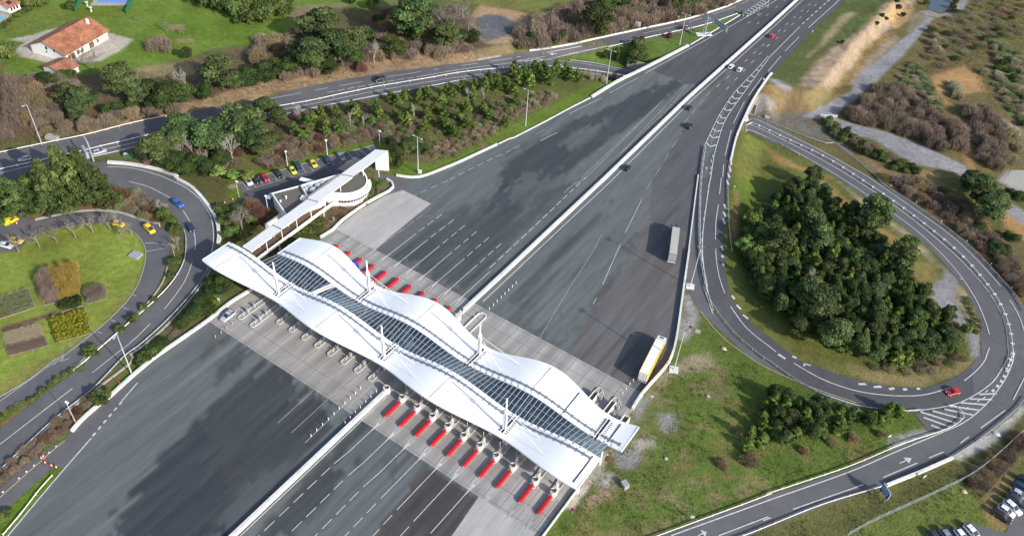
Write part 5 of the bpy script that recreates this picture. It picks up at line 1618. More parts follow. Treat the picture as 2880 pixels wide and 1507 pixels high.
wall('plaza_kerb', 'low pale kerb at the foot of the grass bank below the pampas tufts', G('A2', [(1830, 1090), (1933, 1040)], 'A3', [(0, 1048), (250, 920), (430, 823), (590, 742)]), [(-.2, -.1), (.2, -.1), (.2, .3), (-.2, .3)], M['barrier'], 'barrier')
wall('plaza_kerb', 'pale kerb between the upper motorway lanes and the grass wedge with the lamp', G('A3', [(1345, 342), (1450, 280), (1700, 130), (1745, 100)]), [(-.2, -.1), (.2, -.1), (.2, .3), (-.2, .3)], M['barrier'], 'barrier')
wall('plaza_wall', 'white wall on the right of the far plaza past the yellow lorry', G('B3', [(1335, 545), (1290, 860), (1243, 1190)], 'C3', [(1205, -5), (1150, 90), (980, 282), (905, 400)]), [(-.3, -.1), (.3, -.1), (.28, 1.0), (-.28, 1.0)], M['barrier'], 'wall')
wall('plaza_wall', 'low pale wall at the right edge of the near toll lanes', np.array([(-42.2, 88, 0), (-42.1, 110, 0)]) if False else G('C3', [(490, 1010), (430, 1090), (330, 1225), (240, 1348), (150, 1470)]), [(-.15, -.1), (.15, -.1), (.15, .9), (-.15, .9)], M['barrier'], 'wall')
wall('loop_wall', 'broad white concrete barrier on the outside of the left loop bend', G('A1', [(815, 1232), (1000, 1248), (1200, 1288), (1350, 1342)], 'B1', [(1320, 0), (1450, 75), (1560, 195), (1635, 320), (1655, 430), (1650, 490)]), [(-.7, -.1), (.5, -.1), (.45, .85), (-.5, .85)], M['barrier'], 'barrier')
wall('slip_barrier', 'white barrier below the brown copse along the upper slip road', G('A3', [(130, 388), (400, 348), (900, 240), (1300, 154), (1600, 62), (1660, 35), (1740, 0), (1850, -50)]), [(-.2, -.1), (.2, -.1), (.2, .75), (-.2, .75)], M['barrier'], 'barrier')
wall('south_barrier', 'white concrete barrier beside the blue direction sign', G('C4', [(1390, 765), (1170, 862), (1000, 930), (890, 975)]), [(-.35, -.1), (.35, -.1), (.3, .9), (-.3, .9)], M['barrier'], 'barrier')
wall('ramp_divider', 'narrow white divider between the right-hand lanes and the ramp', G('B3', [(1405, -20), (1370, 250), (1335, 530)], 'B3', [(1333, 545)]), [(-.2, -.1), (.2, -.1), (.2, .6), (-.2, .6)], M['barrier'], 'barrier')
wall('service_kerb', 'pale low kerb wall around the back of the service road under the pines', G('B1', [(265, 312), (390, 285), (520, 258), (720, 241), (900, 257), (1060, 311), (1205, 345)]), [(-.35, -.05), (.35, -.05), (.35, .35), (-.35, .35)], M['kerb'], 'kerb')
wall('service_kerb', 'short pale kerb wall beside the yellow van', G('B1', [(-60, 305), (0, 287), (112, 258)]), [(-.3, -.05), (.3, -.05), (.3, .35), (-.3, .35)], M['kerb'], 'kerb')
wall('lawn_kerb', 'thin pale kerb round the edge of the round lawn', G('B1', [(800, 336), (950, 373), (1050, 443), (1094, 520), (1100, 600), (1060, 760), (980, 900), (850, 1040), (702, 1168), (470, 1345)], 'C1', [(430, 8), (200, 182), (0, 300)]), [(-.1, -.05), (.1, -.05), (.1, .14), (-.1, .14)], M['kerb'], 'kerb')
wall('planter_kerb', 'low pale kerb between the service road and the loop road hedge', G('B1', [(1275, 610), (1240, 760), (1150, 900), (1050, 1010), (870, 1180), (650, 1348)], 'C1', [(560, 92)]), [(-.15, -.05), (.15, -.05), (.15, .3), (-.15, .3)], M['kerb'], 'kerb')
wall('loop_kerb', 'pale retaining kerb below the loop road next to the near plaza', G('B1', [(1590, 690), (1545, 770), (1430, 925), (1260, 1110), (1060, 1285), (960, 1348)], 'C1', [(1010, 25), (700, 265), (400, 505), (0, 880)]), [(-.25, -.1), (.25, -.1), (.25, .3), (-.25, .3)], M['kerb'], 'kerb')
wall('car_park_kerb', 'thin kerb along the grass verge of the staff car park', G('vb', [(165, 772), (630, 620), (1060, 500), (1600, 340), (2022, 235)], 'va', [(1600, 40)]), [(-.1, -.05), (.1, -.05), (.1, .15), (-.1, .15)], M['kerb'], 'kerb')
rail('guard rail along the upper left slip road below the brown scrub', G('S', [(-60, 446)], 'A1', [(0, 1160), (330, 1090), (650, 1025), (1000, 936), (1340, 866)]), m='white_metal')
rail('twin guard rail with white spacers dividing the left slip road', G('A1', [(0, 1288), (560, 1162), (1280, 992), (1700, 897), (1933, 848)], 'A2', [(150, 815), (430, 765), (850, 675), (1280, 602), (1600, 548), (1933, 518)], 'A3', [(150, 508), (330, 512), (560, 535), (760, 565), (850, 582)]), 'double', 5.2, m='white_metal')
rail('guard rail on the plaza side of the left slip road above the young pines', G('A1', [(700, 1192), (900, 1148), (1100, 1095), (1290, 1052)], 'A2', [(-200, 955), (160, 882), (520, 806), (960, 722), (1300, 660), (1580, 607)]))
rail('guard rail around the tip of the grass wedge on the underpass ramp', G('A3', [(440, 462), (620, 485), (760, 515), (900, 545)]))
rail('broad guard rail beside the slip road along the grass wedge', G('A3', [(730, 365), (870, 330), (1100, 275), (1450, 197), (1700, 112)]), h=.8, m='white_metal')
rail('guard rail between the ramp and the gravelled point beyond the lorries', G('A3', [(1450, 1110), (1430, 1250), (1420, 1348)], 'B3', [(1413, 150), (1408, 400), (1420, 600), (1460, 830), (1530, 985), (1700, 1195), (1880, 1348)], 'C4', [(0, 32), (150, 140), (400, 285), (700, 380), (1000, 412), (1150, 406)]), h=.85, step=4)
rail('second guard rail inside the ramp bend next to the gravelled point', G('A3', [(1462, 1115), (1440, 1260)], 'B3', [(1425, 100), (1418, 400), (1430, 600), (1472, 820)]), h=.8, m='white_metal')
rail('guard rail on the forest side of the ramp', G('A3', [(1650, 1225), (1630, 1348)], 'B3', [(1628, 40), (1632, 250), (1642, 420), (1658, 555)]), h=.75)
rail('twin guard rail with white spacers down the middle of the road round the forest', G('e1', [(750, 775), (1360, 1062), (2010, 1370)], 'B4', [(700, 15), (1060, 262), (1430, 560), (1660, 820), (1770, 1000), (1828, 1180), (1843, 1348)], 'C4', [(1835, 0), (1800, 100)]), 'double', 4.6, m='white_metal')
rail('dark guard rail on the outside of the big eastern bend', G('e1', [(820, 672), (1400, 922), (2022, 1152)], 'A4', [(500, 1088), (680, 1222), (820, 1345)], 'B4', [(900, 75), (1105, 205), (1500, 500), (1750, 760), (1870, 900), (1933, 1010)]), h=.8)
rail('thin guard rail on the forest side of the road below the bridge', G('e1', [(720, 905), (1060, 1052), (1400, 1212), (1620, 1340)]), h=.7)
rail('white guard rail on the inside of the road above the south embankment', G('C4', [(1360, 372), (1420, 385), (1470, 432), (1462, 480), (1330, 558), (1000, 668), (600, 836), (0, 1038)], 'C3', [(1933, 1048), (1160, 1335), (800, 1465)]), h=.85, m='white_metal')
rail('guard rail on the outside of the south road before the concrete barrier', G('C4', [(1940, 312), (1850, 420), (1600, 622), (1395, 758)]), h=.8)
rail('guard rail on the outside of the south road past the direction sign', G('C4', [(850, 985), (400, 1122), (0, 1282)], 'C3', [(1760, 1350), (1500, 1440)]), h=.8, m='white_metal')
rail('thin white rail on the lawn side of the loop road', G('B1', [(1395, 400), (1408, 480), (1392, 630), (1305, 785), (1150, 948), (900, 1162), (700, 1340)], 'C1', [(560, 108)]), h=.7, m='white_metal')
rail('dark rail on the plaza side of the loop road', G('B1', [(1575, 690), (1540, 755), (1420, 912), (1250, 1092), (1060, 1264), (940, 1352)], 'C1', [(700, 252), (400, 490), (0, 866)]), h=.8)
rail('low rail beside the traffic cones on the near left', G('C1', [(400, 900), (300, 1010), (170, 1180), (30, 1345)]), h=.7, m='white_metal', curve=False)
# wire fence at the lower right
def fence(label, P, h, m, m2, step=3.0):
    P = cat(np.asarray(P, float), 6)
    Q, Ln = resample(P, 1.5)
    Q[:, 2] = HS(Q[:, 0], Q[:, 1])
    o = Q[len(Q)//2]
    t = thing('wire_fence', label, 'fence', o)
    mb = MB()
    for z in np.linspace(.12, h, 9): mb.sweep(Q, [(-.014, z-.014), (.014, z-.014), (.014, z+.014), (-.014, z+.014)], True)
    R_, _ = resample(Q, .45)
    for p in R_: mb.tube((p[0], p[1], p[2]+.05), (p[0], p[1], p[2]+h), .012, .012, 3, False)
    mb.build('mesh_panel', m, t)
    for p in resample(Q, step)[0][:90]:
        MB().tube((p[0], p[1], p[2]-.1), (p[0], p[1], p[2]+h+.15), .05, .05, 6).build('post', m2, t)
fence('sagging wire mesh fence crossing the rough grass below the south road', G('C4', [(1945, 545), (1700, 768), (1540, 890), (1400, 965), (1100, 1105), (800, 1240), (600, 1348)]), 1.9, M['wire'], M['steel'])
fence('green wire fence above the parked cars at the lower right', G('e4', [(1930, 510), (1700, 740), (1500, 980), (1340, 1140)]), 1.3, M['green_net'], M['wire'])
# ------------------------------------------------------------------ cars, vans, lorries
def paint_mat(name, col, metal=.0):
    m = mat('paint_'+name, col, .28, .03, 2, metal=metal, spec=.5)
    b = m.node_tree.nodes['Principled BSDF']
    b.inputs['Coat Weight'].default_value = .5
    b.inputs['Coat Roughness'].default_value = .08
    return m
PM = {k: paint_mat(k, c) for k, c in {'black': (.012, .012, .014), 'dark_blue': (.012, .022, .06), 'navy': (.015, .03, .085), 'blue': (.015, .13, .50), 'red': (.55, .012, .02), 'yellow': (.80, .58, .01), 'lemon': (.70, .66, .02),
      'white': (.74, .75, .76), 'silver': (.40, .43, .47), 'grey_blue': (.19, .23, .31), 'dark_grey': (.035, .04, .048), 'brown': (.025, .015, .016), 'dark_green': (.012, .028, .022)}.items()}
M['lamp'] = mat('headlamp', (.65, .67, .70), .2, .02, 2, spec=.6)
M['tail'] = mat('tail_lamp', (.35, .01, .01), .3, .02, 2)
M['rim'] = mat('wheel_rim', (.38, .39, .41), .4, .05, 2)
# side profiles (x forward, z): bonnet line and roof line
KIND = {'hatch': dict(L=4.1, W=1.76, belt=[(-2.05, .80), (-1.95, .95), (-.9, .96), (.75, .95), (1.0, .93), (1.75, .80), (2.05, .58)], roof=[(-1.93, .96), (-1.55, 1.42), (-.6, 1.50), (.15, 1.45), (1.0, .95)]),
        'estate': dict(L=4.6, W=1.82, belt=[(-2.3, .80), (-2.22, .98), (-1.0, .98), (.8, .96), (1.1, .94), (2.0, .82), (2.3, .58)], roof=[(-2.2, .98), (-1.95, 1.42), (-.8, 1.52), (.2, 1.46), (1.1, .96)]),
        'saloon': dict(L=4.5, W=1.80, belt=[(-2.25, .78), (-2.15, .98), (-1.35, 1.0), (.8, .94), (1.0, .92), (1.95, .80), (2.25, .56)], roof=[(-1.55, .99), (-.85, 1.38), (-.2, 1.43), (.25, 1.39), (1.05, .93)]),
        'suv': dict(L=4.65, W=1.90, belt=[(-2.3, .9), (-2.25, 1.08), (-1.0, 1.10), (.8, 1.08), (1.05, 1.06), (2.0, .95), (2.3, .68)], roof=[(-2.22, 1.08), (-1.85, 1.68), (-.8, 1.78), (.25, 1.70), (1.05, 1.08)]),
        'van': dict(L=4.5, W=1.85, belt=[(-2.25, .95), (-2.22, 1.15), (-1.0, 1.15), (.8, 1.12), (1.35, 1.05), (2.0, .92), (2.25, .62)], roof=[(-2.22, 1.15), (-2.12, 1.80), (-.8, 1.86), (.45, 1.80), (1.4, 1.06)])}
car_cache = {}
def car_meshes(kind):
    if kind in car_cache: return car_cache[kind]
    k = KIND[kind]
    W = k['W']/2
    L = k['L']/2
    sec = []
    N = 15
    bx = np.array(k['belt'])
    for x in np.linspace(-L, L, N):
        zt = np.interp(x, bx[:, 0], bx[:, 1])
        e = min(1.0, (L-abs(x))/.35)
        w_ = W*(.80+.20*math.sqrt(max(0, min(1, e))))
        zb = .30 if abs(x) < L-.4 else .38
        sec.append([(x, -w_*.93, zb), (x, -w_, zb+.22), (x, -w_*.99, zt-.14), (x, -w_*.88, zt), (x, w_*.88, zt), (x, w_*.99, zt-.14), (x, w_, zb+.22), (x, w_*.93, zb)])
    b = MB()
    V = [p for s in sec for p in s]
    F = []
    for i in range(N-1):
        for j in range(8):
            F.append((i*8+j, i*8+(j+1) % 8, (i+1)*8+(j+1) % 8, (i+1)*8+j))
    F += [tuple(range(8))[::-1], tuple(range((N-1)*8, N*8))]
    b.add(V, [f[::-1] for f in F])
    rx = np.array(k['roof'])
    # roof panel and pillars
    r = MB()
    i1, i2 = (1, 3)
    xa, xb = rx[1, 0]-.02, rx[-2, 0]+.02
    V = []
    xs_ = np.linspace(xa, xb, 6)
    for x in xs_:
        z = np.interp(x, rx[:, 0], rx[:, 1])
        for y in (-.70, -.62, .62, .70): V.append((x, y*W/.88, z-(.05 if abs(y) > .65 else 0)+.012))
    F = [(i*4+j, i*4+j+4, i*4+j+5, i*4+j+1) for i in range(5) for j in range(3)]
    r.add(V, F)
    for s in (-1, 1):
        for (x0, z0), (x1, z1) in (((rx[0, 0]+.02, rx[0, 1]), (rx[1, 0], rx[1, 1]-.05)), ((rx[-1, 0]-.02, rx[-1, 1]), (rx[-2, 0], rx[-2, 1]-.05)), ((-.35, .98), (-.40, np.interp(-.4, rx[:, 0], rx[:, 1])-.05))):
            r.tube((x0, s*W*.86, z0), (x1, s*W*.76, z1), .055, .05, 5)
        if kind == 'van': r.add([(-2.1, s*W*.875, 1.12), (-.45, s*W*.875, 1.12), (-.5, s*W*.79, 1.79), (-2.1, s*W*.79, 1.76)], [(0, 1, 2, 3) if s < 0 else (3, 2, 1, 0)])
    # glasshouse
    g = MB()
    n = len(rx)
    V = []
    for x, z in rx:
        lo = np.interp(x, bx[:, 0], bx[:, 1])-.02
        f = (z-lo)/max(.3, rx[:, 1].max()-lo)
        wt = W*(.865-.10*f)
        V += [(x, -W*.865, lo), (x, -wt, z), (x, wt, z), (x, W*.865, lo)]
    F = []
    for i in range(n-1):
        for j in range(3): F.append((i*4+j, i*4+j+1, i*4+j+5, i*4+j+4))
    g.add(V, [f[::-1] for f in F])
    wh, hb = MB(), MB()
    wh.tube((0, -.11, 0), (0, .11, 0), .32, .32, 14)
    hb.tube((0, -.118, 0), (0, .118, 0), .19, .19, 10)
    car_cache[kind] = dict(body=b.mesh('body', None), roof=r.mesh('roof_panel', None), glass=g.mesh('window_glass', M['win']), wheel=wh.mesh('wheel', M['rubber']), rim=hb.mesh('rim', M['rim']),
                           lamp=MB().box((0, 0, 0), (.16, .34, .16)).mesh('headlight', M['lamp']), tail=MB().box((0, 0, 0), (.10, .26, .26)).mesh('tail_light', M['tail']), k=k)
    return car_cache[kind]
paint_mesh = {}
def car(label, v, c, f, kind, col, cat_='car', group=None, z=.7, name='car'):
    P = G(v, [c, f])
    q = at_z(v, [c, f], P[0, 2]+z)
    d = q[1]-q[0]
    k = car_meshes(kind)
    t = thing(name, label, cat_, (q[0][0], q[0][1], P[0, 2]+.06 if not inside(PLZ, np.array([q[0][0]]), np.array([q[0][1]]))[0] else .03), math.atan2(d[1], d[0]), group)
    for part, nm in (('body', 'body'), ('roof', 'roof_panel')):
        key = (kind, part, col)
        if key not in paint_mesh:
            me = k[part].copy()
            me.materials.clear()
            me.materials.append(PM[col])
            paint_mesh[key] = me
        put(nm, paint_mesh[key], t)
    put('window_glass', k['glass'], t)
    L, W = k['k']['L']/2, k['k']['W']/2
    for sx in (L-.78, -L+.80):
        for sy in (-1, 1):
            wo = put('wheel', k['wheel'], t, (sx, sy*(W-.10), .32))
            put('rim', k['rim'], wo)
    for sy in (-1, 1):
        put('headlight', k['lamp'], t, (L-.13, sy*(W-.34), .64))
        put('tail_light', k['tail'], t, (-L+.05, sy*(W-.22), .82))
    return t
CP = 'cars parked behind the office'
EP = 'cars parked in the lower right car park'
TX = 'yellow service vehicles on the road round the lawn'
car('silver hatchback on the upper left slip road, near the frame edge', 'A1', (185, 1200), (135, 1212), 'hatch', 'silver')
car('silver estate car under the gantry arm on the left slip road', 'A1', (750, 1145), (808, 1130), 'estate', 'silver')
car('black people carrier on the slip road above the young pines', 'A2', (930, 600), (880, 612), 'van', 'black', 'van')
car('white van at the left end of the staff parking row', 'vb', (325, 730), (375, 795), 'van', 'white', 'van', CP)
car('black car parked between the white van and the red car', 'vb', (462, 705), (510, 765), 'hatch', 'black', 'car', CP)
car('red car parked in the staff row behind the office', 'vb', (592, 675), (640, 728), 'hatch', 'red', 'car', CP)
car('black estate car parked between the red car and the lemon yellow car', 'vb', (800, 608), (855, 665), 'estate', 'black', 'car', CP)
car('lemon yellow car parked beside the dark blue van', 'vb', (1030, 560), (1075, 622), 'hatch', 'lemon', 'car', CP)
car('dark blue van parked beside the lemon yellow car', 'vb', (1122, 508), (1170, 575), 'van', 'navy', 'van', CP)
car('golden yellow car parked alone in the middle of the staff row', 'vb', (1357, 455), (1398, 508), 'hatch', 'yellow', 'car', CP)
car('dark blue four by four parked below the second car park lamp', 'vb', (1577, 402), (1622, 465), 'suv', 'dark_blue', 'car', CP)
car('grey blue estate car at the right end of the staff parking row', 'vb', (1792, 340), (1845, 395), 'estate', 'grey_blue', 'car', CP)
car('left white car of the pair on the motorway beside the barrier', 'A3', (1655, 502), (1685, 470), 'hatch', 'white')
car('right white car of the pair on the motorway, nearer the exit gore', 'A3', (1720, 525), (1748, 492), 'hatch', 'white')
car('red car farthest up the motorway', 'A4', (30, 272), (62, 240), 'hatch', 'red')
car('black car on the motorway just below the seam in the asphalt', 'A3', (1342, 810), (1372, 778), 'hatch', 'black')
car('black car on the motorway straddling the worn yellow line', 'A3', (1343, 948), (1373, 914), 'estate', 'black')
car('black car close to the central barrier in the middle of the plaza', 'A3', (875, 1265), (908, 1230), 'hatch', 'black')
car('bright blue car on the left loop road', 'B1', (1342, 188), (1378, 212), 'estate', 'blue')
car('dark blue car following the bend of the left loop road', 'B1', (1440, 370), (1456, 402), 'hatch', 'navy')
car('tall yellow van parked by the pines at the left edge', 'B1', (80, 320), (125, 298), 'van', 'yellow', 'van', TX)
car('yellow car parked behind a bare lawn tree beside the no entry sign', 'B1', (893, 342), (938, 354), 'hatch', 'yellow', 'car', TX)
car('yellow van with black roof bars near the two cones', 'B1', (1130, 382), (1162, 412), 'van', 'yellow', 'van', TX)
car('yellow car parked next to the white car at the left edge', 'B1', (120, 468), (168, 478), 'hatch', 'yellow', 'car', TX)
car('white saloon parked by the lawn at the left edge', 'B1', (44, 502), (88, 515), 'saloon', 'white')
car('silver four by four entering the leftmost toll lane', 'v5', (345, 385), (275, 440), 'suv', 'silver')
car('red car on the forest loop beside the zebra markings', 'C4', (1398, 262), (1355, 272), 'hatch', 'red')
for (c, f, kd, col, lab) in (((1955, 935), (2010, 965), 'hatch', 'black', 'black car half out of frame at the top of the lower right car park'), ((1925, 985), (1985, 1018), 'estate', 'navy', 'dark blue car beside the stone edging of the lower right car park'), ((1898, 1035), (1955, 1068), 'hatch', 'silver', 'silver car between two dark cars in the lower right car park'),
                              ((1878, 1080), (1935, 1115), 'suv', 'dark_grey', 'long dark car between the silver and the white car, lower right'), ((1848, 1132), (1900, 1178), 'estate', 'white', 'white estate car parked above the white hatchback, lower right'),
                              ((1800, 1160), (1855, 1198), 'hatch', 'white', 'white hatchback parked next to the brown car, lower right'), ((1768, 1198), (1822, 1232), 'estate', 'brown', 'dark brown car at the grass end of the lower right parking row'),
                              ((1262, 1362), (1290, 1400), 'hatch', 'dark_grey', 'dark car cut by the bottom edge, leftmost of the four there'), ((1352, 1352), (1385, 1395), 'hatch', 'grey_blue', 'grey blue car cut by the bottom edge of the photo'),
                              ((1462, 1350), (1495, 1392), 'hatch', 'white', 'white car cut by the bottom edge, beside the grey blue car'), ((1545, 1322), (1582, 1362), 'estate', 'white', 'white car at the right end of the four by the bottom edge')):
    car(lab, 'C4', c, f, kd, col, 'car', EP)

def lorry(label, roof4, cab_col, side, roofm, doors, dy):
    """roof4: photo corners of the trailer roof (front left, front right, rear right, rear left) at 4 m"""
    v, q = roof4
    P = at_z(v, q, 4.0)[:, :2]
    fr, re = (P[0]+P[1])/2, (P[2]+P[3])/2
    d = fr-re
    d /= np.linalg.norm(d)
    t = thing('lorry', label, 'lorry', (*(re), .03), math.atan2(d[1], d[0]))
    TL = 13.6
    MB().box((TL/2, 0, 2.55), (TL, 2.5, 2.75)).local('trailer_box', side, t)
    r = MB().box((TL/2, 0, 3.965), (TL-.14, 2.34, .07))
    if roofm is M['lorry_canvas']:
        for x in np.arange(.6, TL-.3, .6): r.box((x, 0, 4.0), (.09, 2.3, .05))
    r.local('trailer_roof', roofm, t)
    e = MB()
    for y in (-1.24, 1.24): e.box((TL/2, y, 3.93), (TL+.05, .10, .14))
    for x in (0, TL): e.box((x, 0, 3.93), (.10, 2.5, .14))
    e.local('roof_edge', side, t)
    dd = MB()
    for y in (-.62, .62): dd.box((-.03, y, 2.55), (.08, 1.2, 2.6))
    do = dd.local('rear_door', doors, t)
    k = MB()
    for y in (-.9, -.3, .3, .9): k.tube((-.09, y, 1.25), (-.09, y, 3.8), .03, .03, 5)
    k.local('locking_bar', M['grey'], do)
    MB().box((-.05, 0, .78), (.2, 2.45, .30)).local('bumper', M['drum'] if doors is M['grey'] else M['grey'], t)
    MB().box((TL/2, 0, 1.05), (TL-1, 1.0, .25)).local('chassis', M['dark'], t)
    for y in (-1, 1): MB().box((-.02, y*1.05, 1.0), (.12, .3, .16)).local('tail_light', M['tail'], t)
    c = MB()
    x0 = TL+.55
    prof = [(x0, .55), (x0+2.2, .55), (x0+2.3, 1.3), (x0+2.05, 2.9), (x0+1.6, 3.35), (x0+.15, 3.75), (x0, 3.7)]
    V = [(x, -1.22, z) for x, z in prof]+[(x, 1.22, z) for x, z in prof]
    n = len(prof)
    c.add(V, [tuple(range(n)), tuple(range(n, 2*n))[::-1]]+[(i, i+n, (i+1) % n+n, (i+1) % n) for i in range(n)])
    co = c.local('cab', PM[cab_col], t)
    g = MB().add([(x0+2.29, -1.08, 1.75), (x0+2.29, 1.08, 1.75), (x0+2.10, 1.05, 2.85), (x0+2.10, -1.05, 2.85)], [(0, 1, 2, 3)])
    g.local('windscreen', M['win'], co)
    MB().box((x0+.75, 0, 3.64), (.5, 1.1, .10)).local('roof_hatch', M['dark'], co)
    for y in (-1.42, 1.42): MB().box((x0+2.0, y, 2.2), (.12, .22, .6)).local('mirror', M['dark'], co)
    for y in (-.9, .9): MB().box((x0+2.28, y, .85), (.1, .4, .22)).local('headlight', M['lamp'], co)
    wm = MB().tube((0, -.28, 0), (0, .28, 0), .5, .5, 14).mesh('wheel', M['rubber'])
    hm = MB().tube((0, -.29, 0), (0, .29, 0), .26, .26, 10).mesh('rim', M['rim'])
    for x in (1.9, 3.2, 4.5, TL-1.2, x0+1.45):
        for y in (-.98, .98):
            wo = put('wheel', wm, t, (x, y, .5))
            put('rim', hm, wo)
    return t
M['lorry_canvas'] = mat('pale_canvas', (.40, .39, .36), .8, .12, .6)
M['yellow_side'] = mat('yellow_curtain', (.72, .42, .01), .5, .05, .8)
M['grey_side'] = mat('grey_curtain', (.10, .11, .13), .6, .08, .8)
lorry('grey articulated lorry with pale ribbed roof and dark blue cab', ('e6', [(1105, 325), (1290, 365), (1220, 985), (1030, 945)]), 'dark_blue', M['grey_side'], M['lorry_canvas'], M['grey'], 0)
lorry('yellow articulated lorry with white roof and white cab by the plaza wall', ('e3', [(470, 745), (618, 800), (355, 1320), (215, 1262)]), 'white', M['yellow_side'], M['white_metal'], M['white_metal'], 0)

# ------------------------------------------------------------------ lamps, signs, gantries, posts
def lamp(label, v, b, h, kind='twin', base=False, az=0.0, name='street_lamp'):
    o = G(v, [b])[0]
    t = thing(name, label, 'street lamp', o, az, 'street lamps')
    MB().tube((0, 0, -.1), (0, 0, h), .19 if h > 10 else .11, .09 if h > 10 else .075, 8).local('pole', M['steel'] if kind != 'white' else M['white_metal'], t)
    if kind == 'twin':
        k = MB().tube((-1.5, 0, h), (1.5, 0, h), .06, .06, 6)
        ao = k.local('arm', M['steel'], t)
        for s in (-1, 1): MB().box((s*1.7, 0, h-.02), (.95, .38, .16), 0, .8).local('lamp_head', M['steel'], t)
    elif kind == 'single':
        MB().tube((0, 0, h-.1), (0, -1.1, h+.12), .05, .05, 6).local('arm', M['steel'], t)
        MB().box((0, -1.3, h+.12), (.35, .9, .16), 0, .8).local('lamp_head', M['steel'], t)
    elif kind == 'head':
        MB().box((.35, 0, h+.05), (1.0, .5, .22)).local('lamp_head', M['white_metal'], t)
    elif kind == 'white':
        MB().lathe((0, 0, h-.1), [(.12, 0), (.42, .1), (.45, .3), (.2, .45)], 12).local('lamp_head', M['white_metal'], t)
    elif kind == 'cluster':
        k = MB()
        for a in range(4): k.box((.75*math.cos(a*1.57+.5), .75*math.sin(a*1.57+.5), h), (.55, .45, .22), a*1.57)
        k.tube((-.7, -.4, h-.1), (.7, .4, h-.1), .05, .05, 5)
        k.local('lamp_head', M['gangway'], t)
    if base: MB().box((0, 0, .08), (2.4, 2.4, .36), .4).local('footing', M['barrier'], t)
    return t
lamp('tall grey lamp pole beside the slip road guard rail near the left edge', 'A1', (318, 1092), 15.6, 'single')
lamp('tall lamp pole with pale footing between the loop road and the near plaza', 'S', (371, 1052), 14.8, 'single', az=.5)
lamp('lamp pole with twin arm on the grass point by the palm', 'A2', (1225, 1312), 14.7)
lamp('lamp pole on the grass bank halfway up the far plaza', 'A3', (102, 955), 15.2)
lamp('lamp pole on the pampas bank next to the underpass ramp', 'A3', (712, 640), 15.2)
lamp('lamp pole in the grass wedge near the overhead sign arm', 'A3', (1265, 345), 14.6)
lamp('lamp pole with lamp cluster on a square footing at the top of the gravelled point', 'B3', (1345, 817), 15.7, 'cluster', True)
lamp('lamp pole on a square footing next to the yellow lorry', 'e3', (757, 1238), 16.3, 'cluster', True)
lamp('short white lamp left of the lemon yellow parked car', 'A2', (240, 1258), 6.0, 'white')
lamp('short white lamp behind the dark blue four by four', 'A2', (541, 1180), 6.4, 'white')
lamp('short white lamp at the upper end of the staff car park', 'A2', (935, 1098), 6.0, 'head')
lamp('white lamp on the grass corner by the white van', 'vb', (183, 985), 6.4, 'head')
lamp('white globe lamp at the corner of the office', 'vb', (645, 1212), 6.2, 'white')
lamp('slim grey camera pole by the concrete nose on the near left', 'C1', (575, 500), 8.2, 'head', name='camera_pole')
def disc_sign(label, v, b, h, r, ring_m, face_m, cross=True, face=None, name='road_sign', bar=False):
    o = G(v, [b])[0]
    d = np.array([0, 0, 0])-o
    az = face if face is not None else -1.57
    t = thing(name, label, 'road sign', o, az+math.pi/2)
    MB().tube((0, .06, -.1), (0, .06, h), .05, .05, 6).local('pole', M['steel'], t)
    D = MB()
    D.tube((0, .02, h), (0, -.02, h), r, r, 20)
    do = D.local('sign_disc', ring_m, t)
    MB().tube((0, .0, h), (0, -.032, h), r*.80, r*.80, 18).local('sign_face', face_m, do)
    if cross:
        k = MB()
        for s in (-1, 1):
            dx, dz = r*.52, r*.52*s
            k.tube((-dx, -.04, h-dz), (dx, -.04, h+dz), r*.09, r*.09, 4)
        k.local('cross', ring_m, do)
    if bar: MB().box((0, -.03, h), (r*1.25, .04, r*.34)).local('bar', M['sign_white'], do)
    return t
disc_sign('round blue no stopping sign with red cross near the trimmed bush', 'C1', (912, 222), 1.9, .55, M['sign_red'], M['sign_purple'])
disc_sign('round blue no stopping sign on the grass bank of the far plaza', 'A2', (1712, 1128), 1.9, .60, M['sign_red'], M['sign_purple'], face=-1.2)
disc_sign('round purple no stopping sign below the palm', 'va', (1658, 690), 1.9, .62, M['sign_red'], M['sign_purple'])
disc_sign('round no stopping sign between the gravelled point lamp and the wall', 'e3', (998, 650), 2.4, .55, M['sign_red'], M['sign_purple'])
disc_sign('round no stopping sign at the lower corner of the canopy path', 'v2', (1735, 1205), 1.9, .55, M['sign_red'], M['sign_purple'])
disc_sign('red ringed speed sign between divider and ramp', 'A3', (1462, 1300), 1.8, .5, M['sign_red'], M['sign_white'], False)
disc_sign('red ringed speed sign on the bridge parapet', 'e1', (1040, 205), 2.2, .55, M['sign_red'], M['sign_white'], False)
disc_sign('red no entry sign by the hedge at the loop road', 'B1', (1200, 318), 2.0, .42, M['sign_red'], M['sign_red'], False, bar=True)
disc_sign('red no entry sign at the tip of the round lawn', 'B1', (998, 432), 2.6, .42, M['sign_red'], M['sign_red'], False, bar=True)
disc_sign('small red ringed sign beside the motorway guard rail at the sandy cutting', 'A4', (330, 262), 1.6, .5, M['sign_red'], M['sign_white'], False)
disc_sign('small red sign in the grass wedge at the slip road nose', 'A3', (435, 425), 1.6, .42, M['sign_red'], M['sign_white'], False)
disc_sign('red ringed sign beside the broad rail of the grass wedge', 'A3', (1350, 235), 2.0, .5, M['sign_red'], M['sign_white'], False)
disc_sign('red ringed sign below the copse on the upper verge', 'A3', (1252, 160), 2.0, .5, M['sign_red'], M['sign_white'], False)
disc_sign('small red and white sign at the edge of the forest beside the ramp', 'B3', (1672, 92), 1.8, .5, M['sign_red'], M['sign_white'], False)
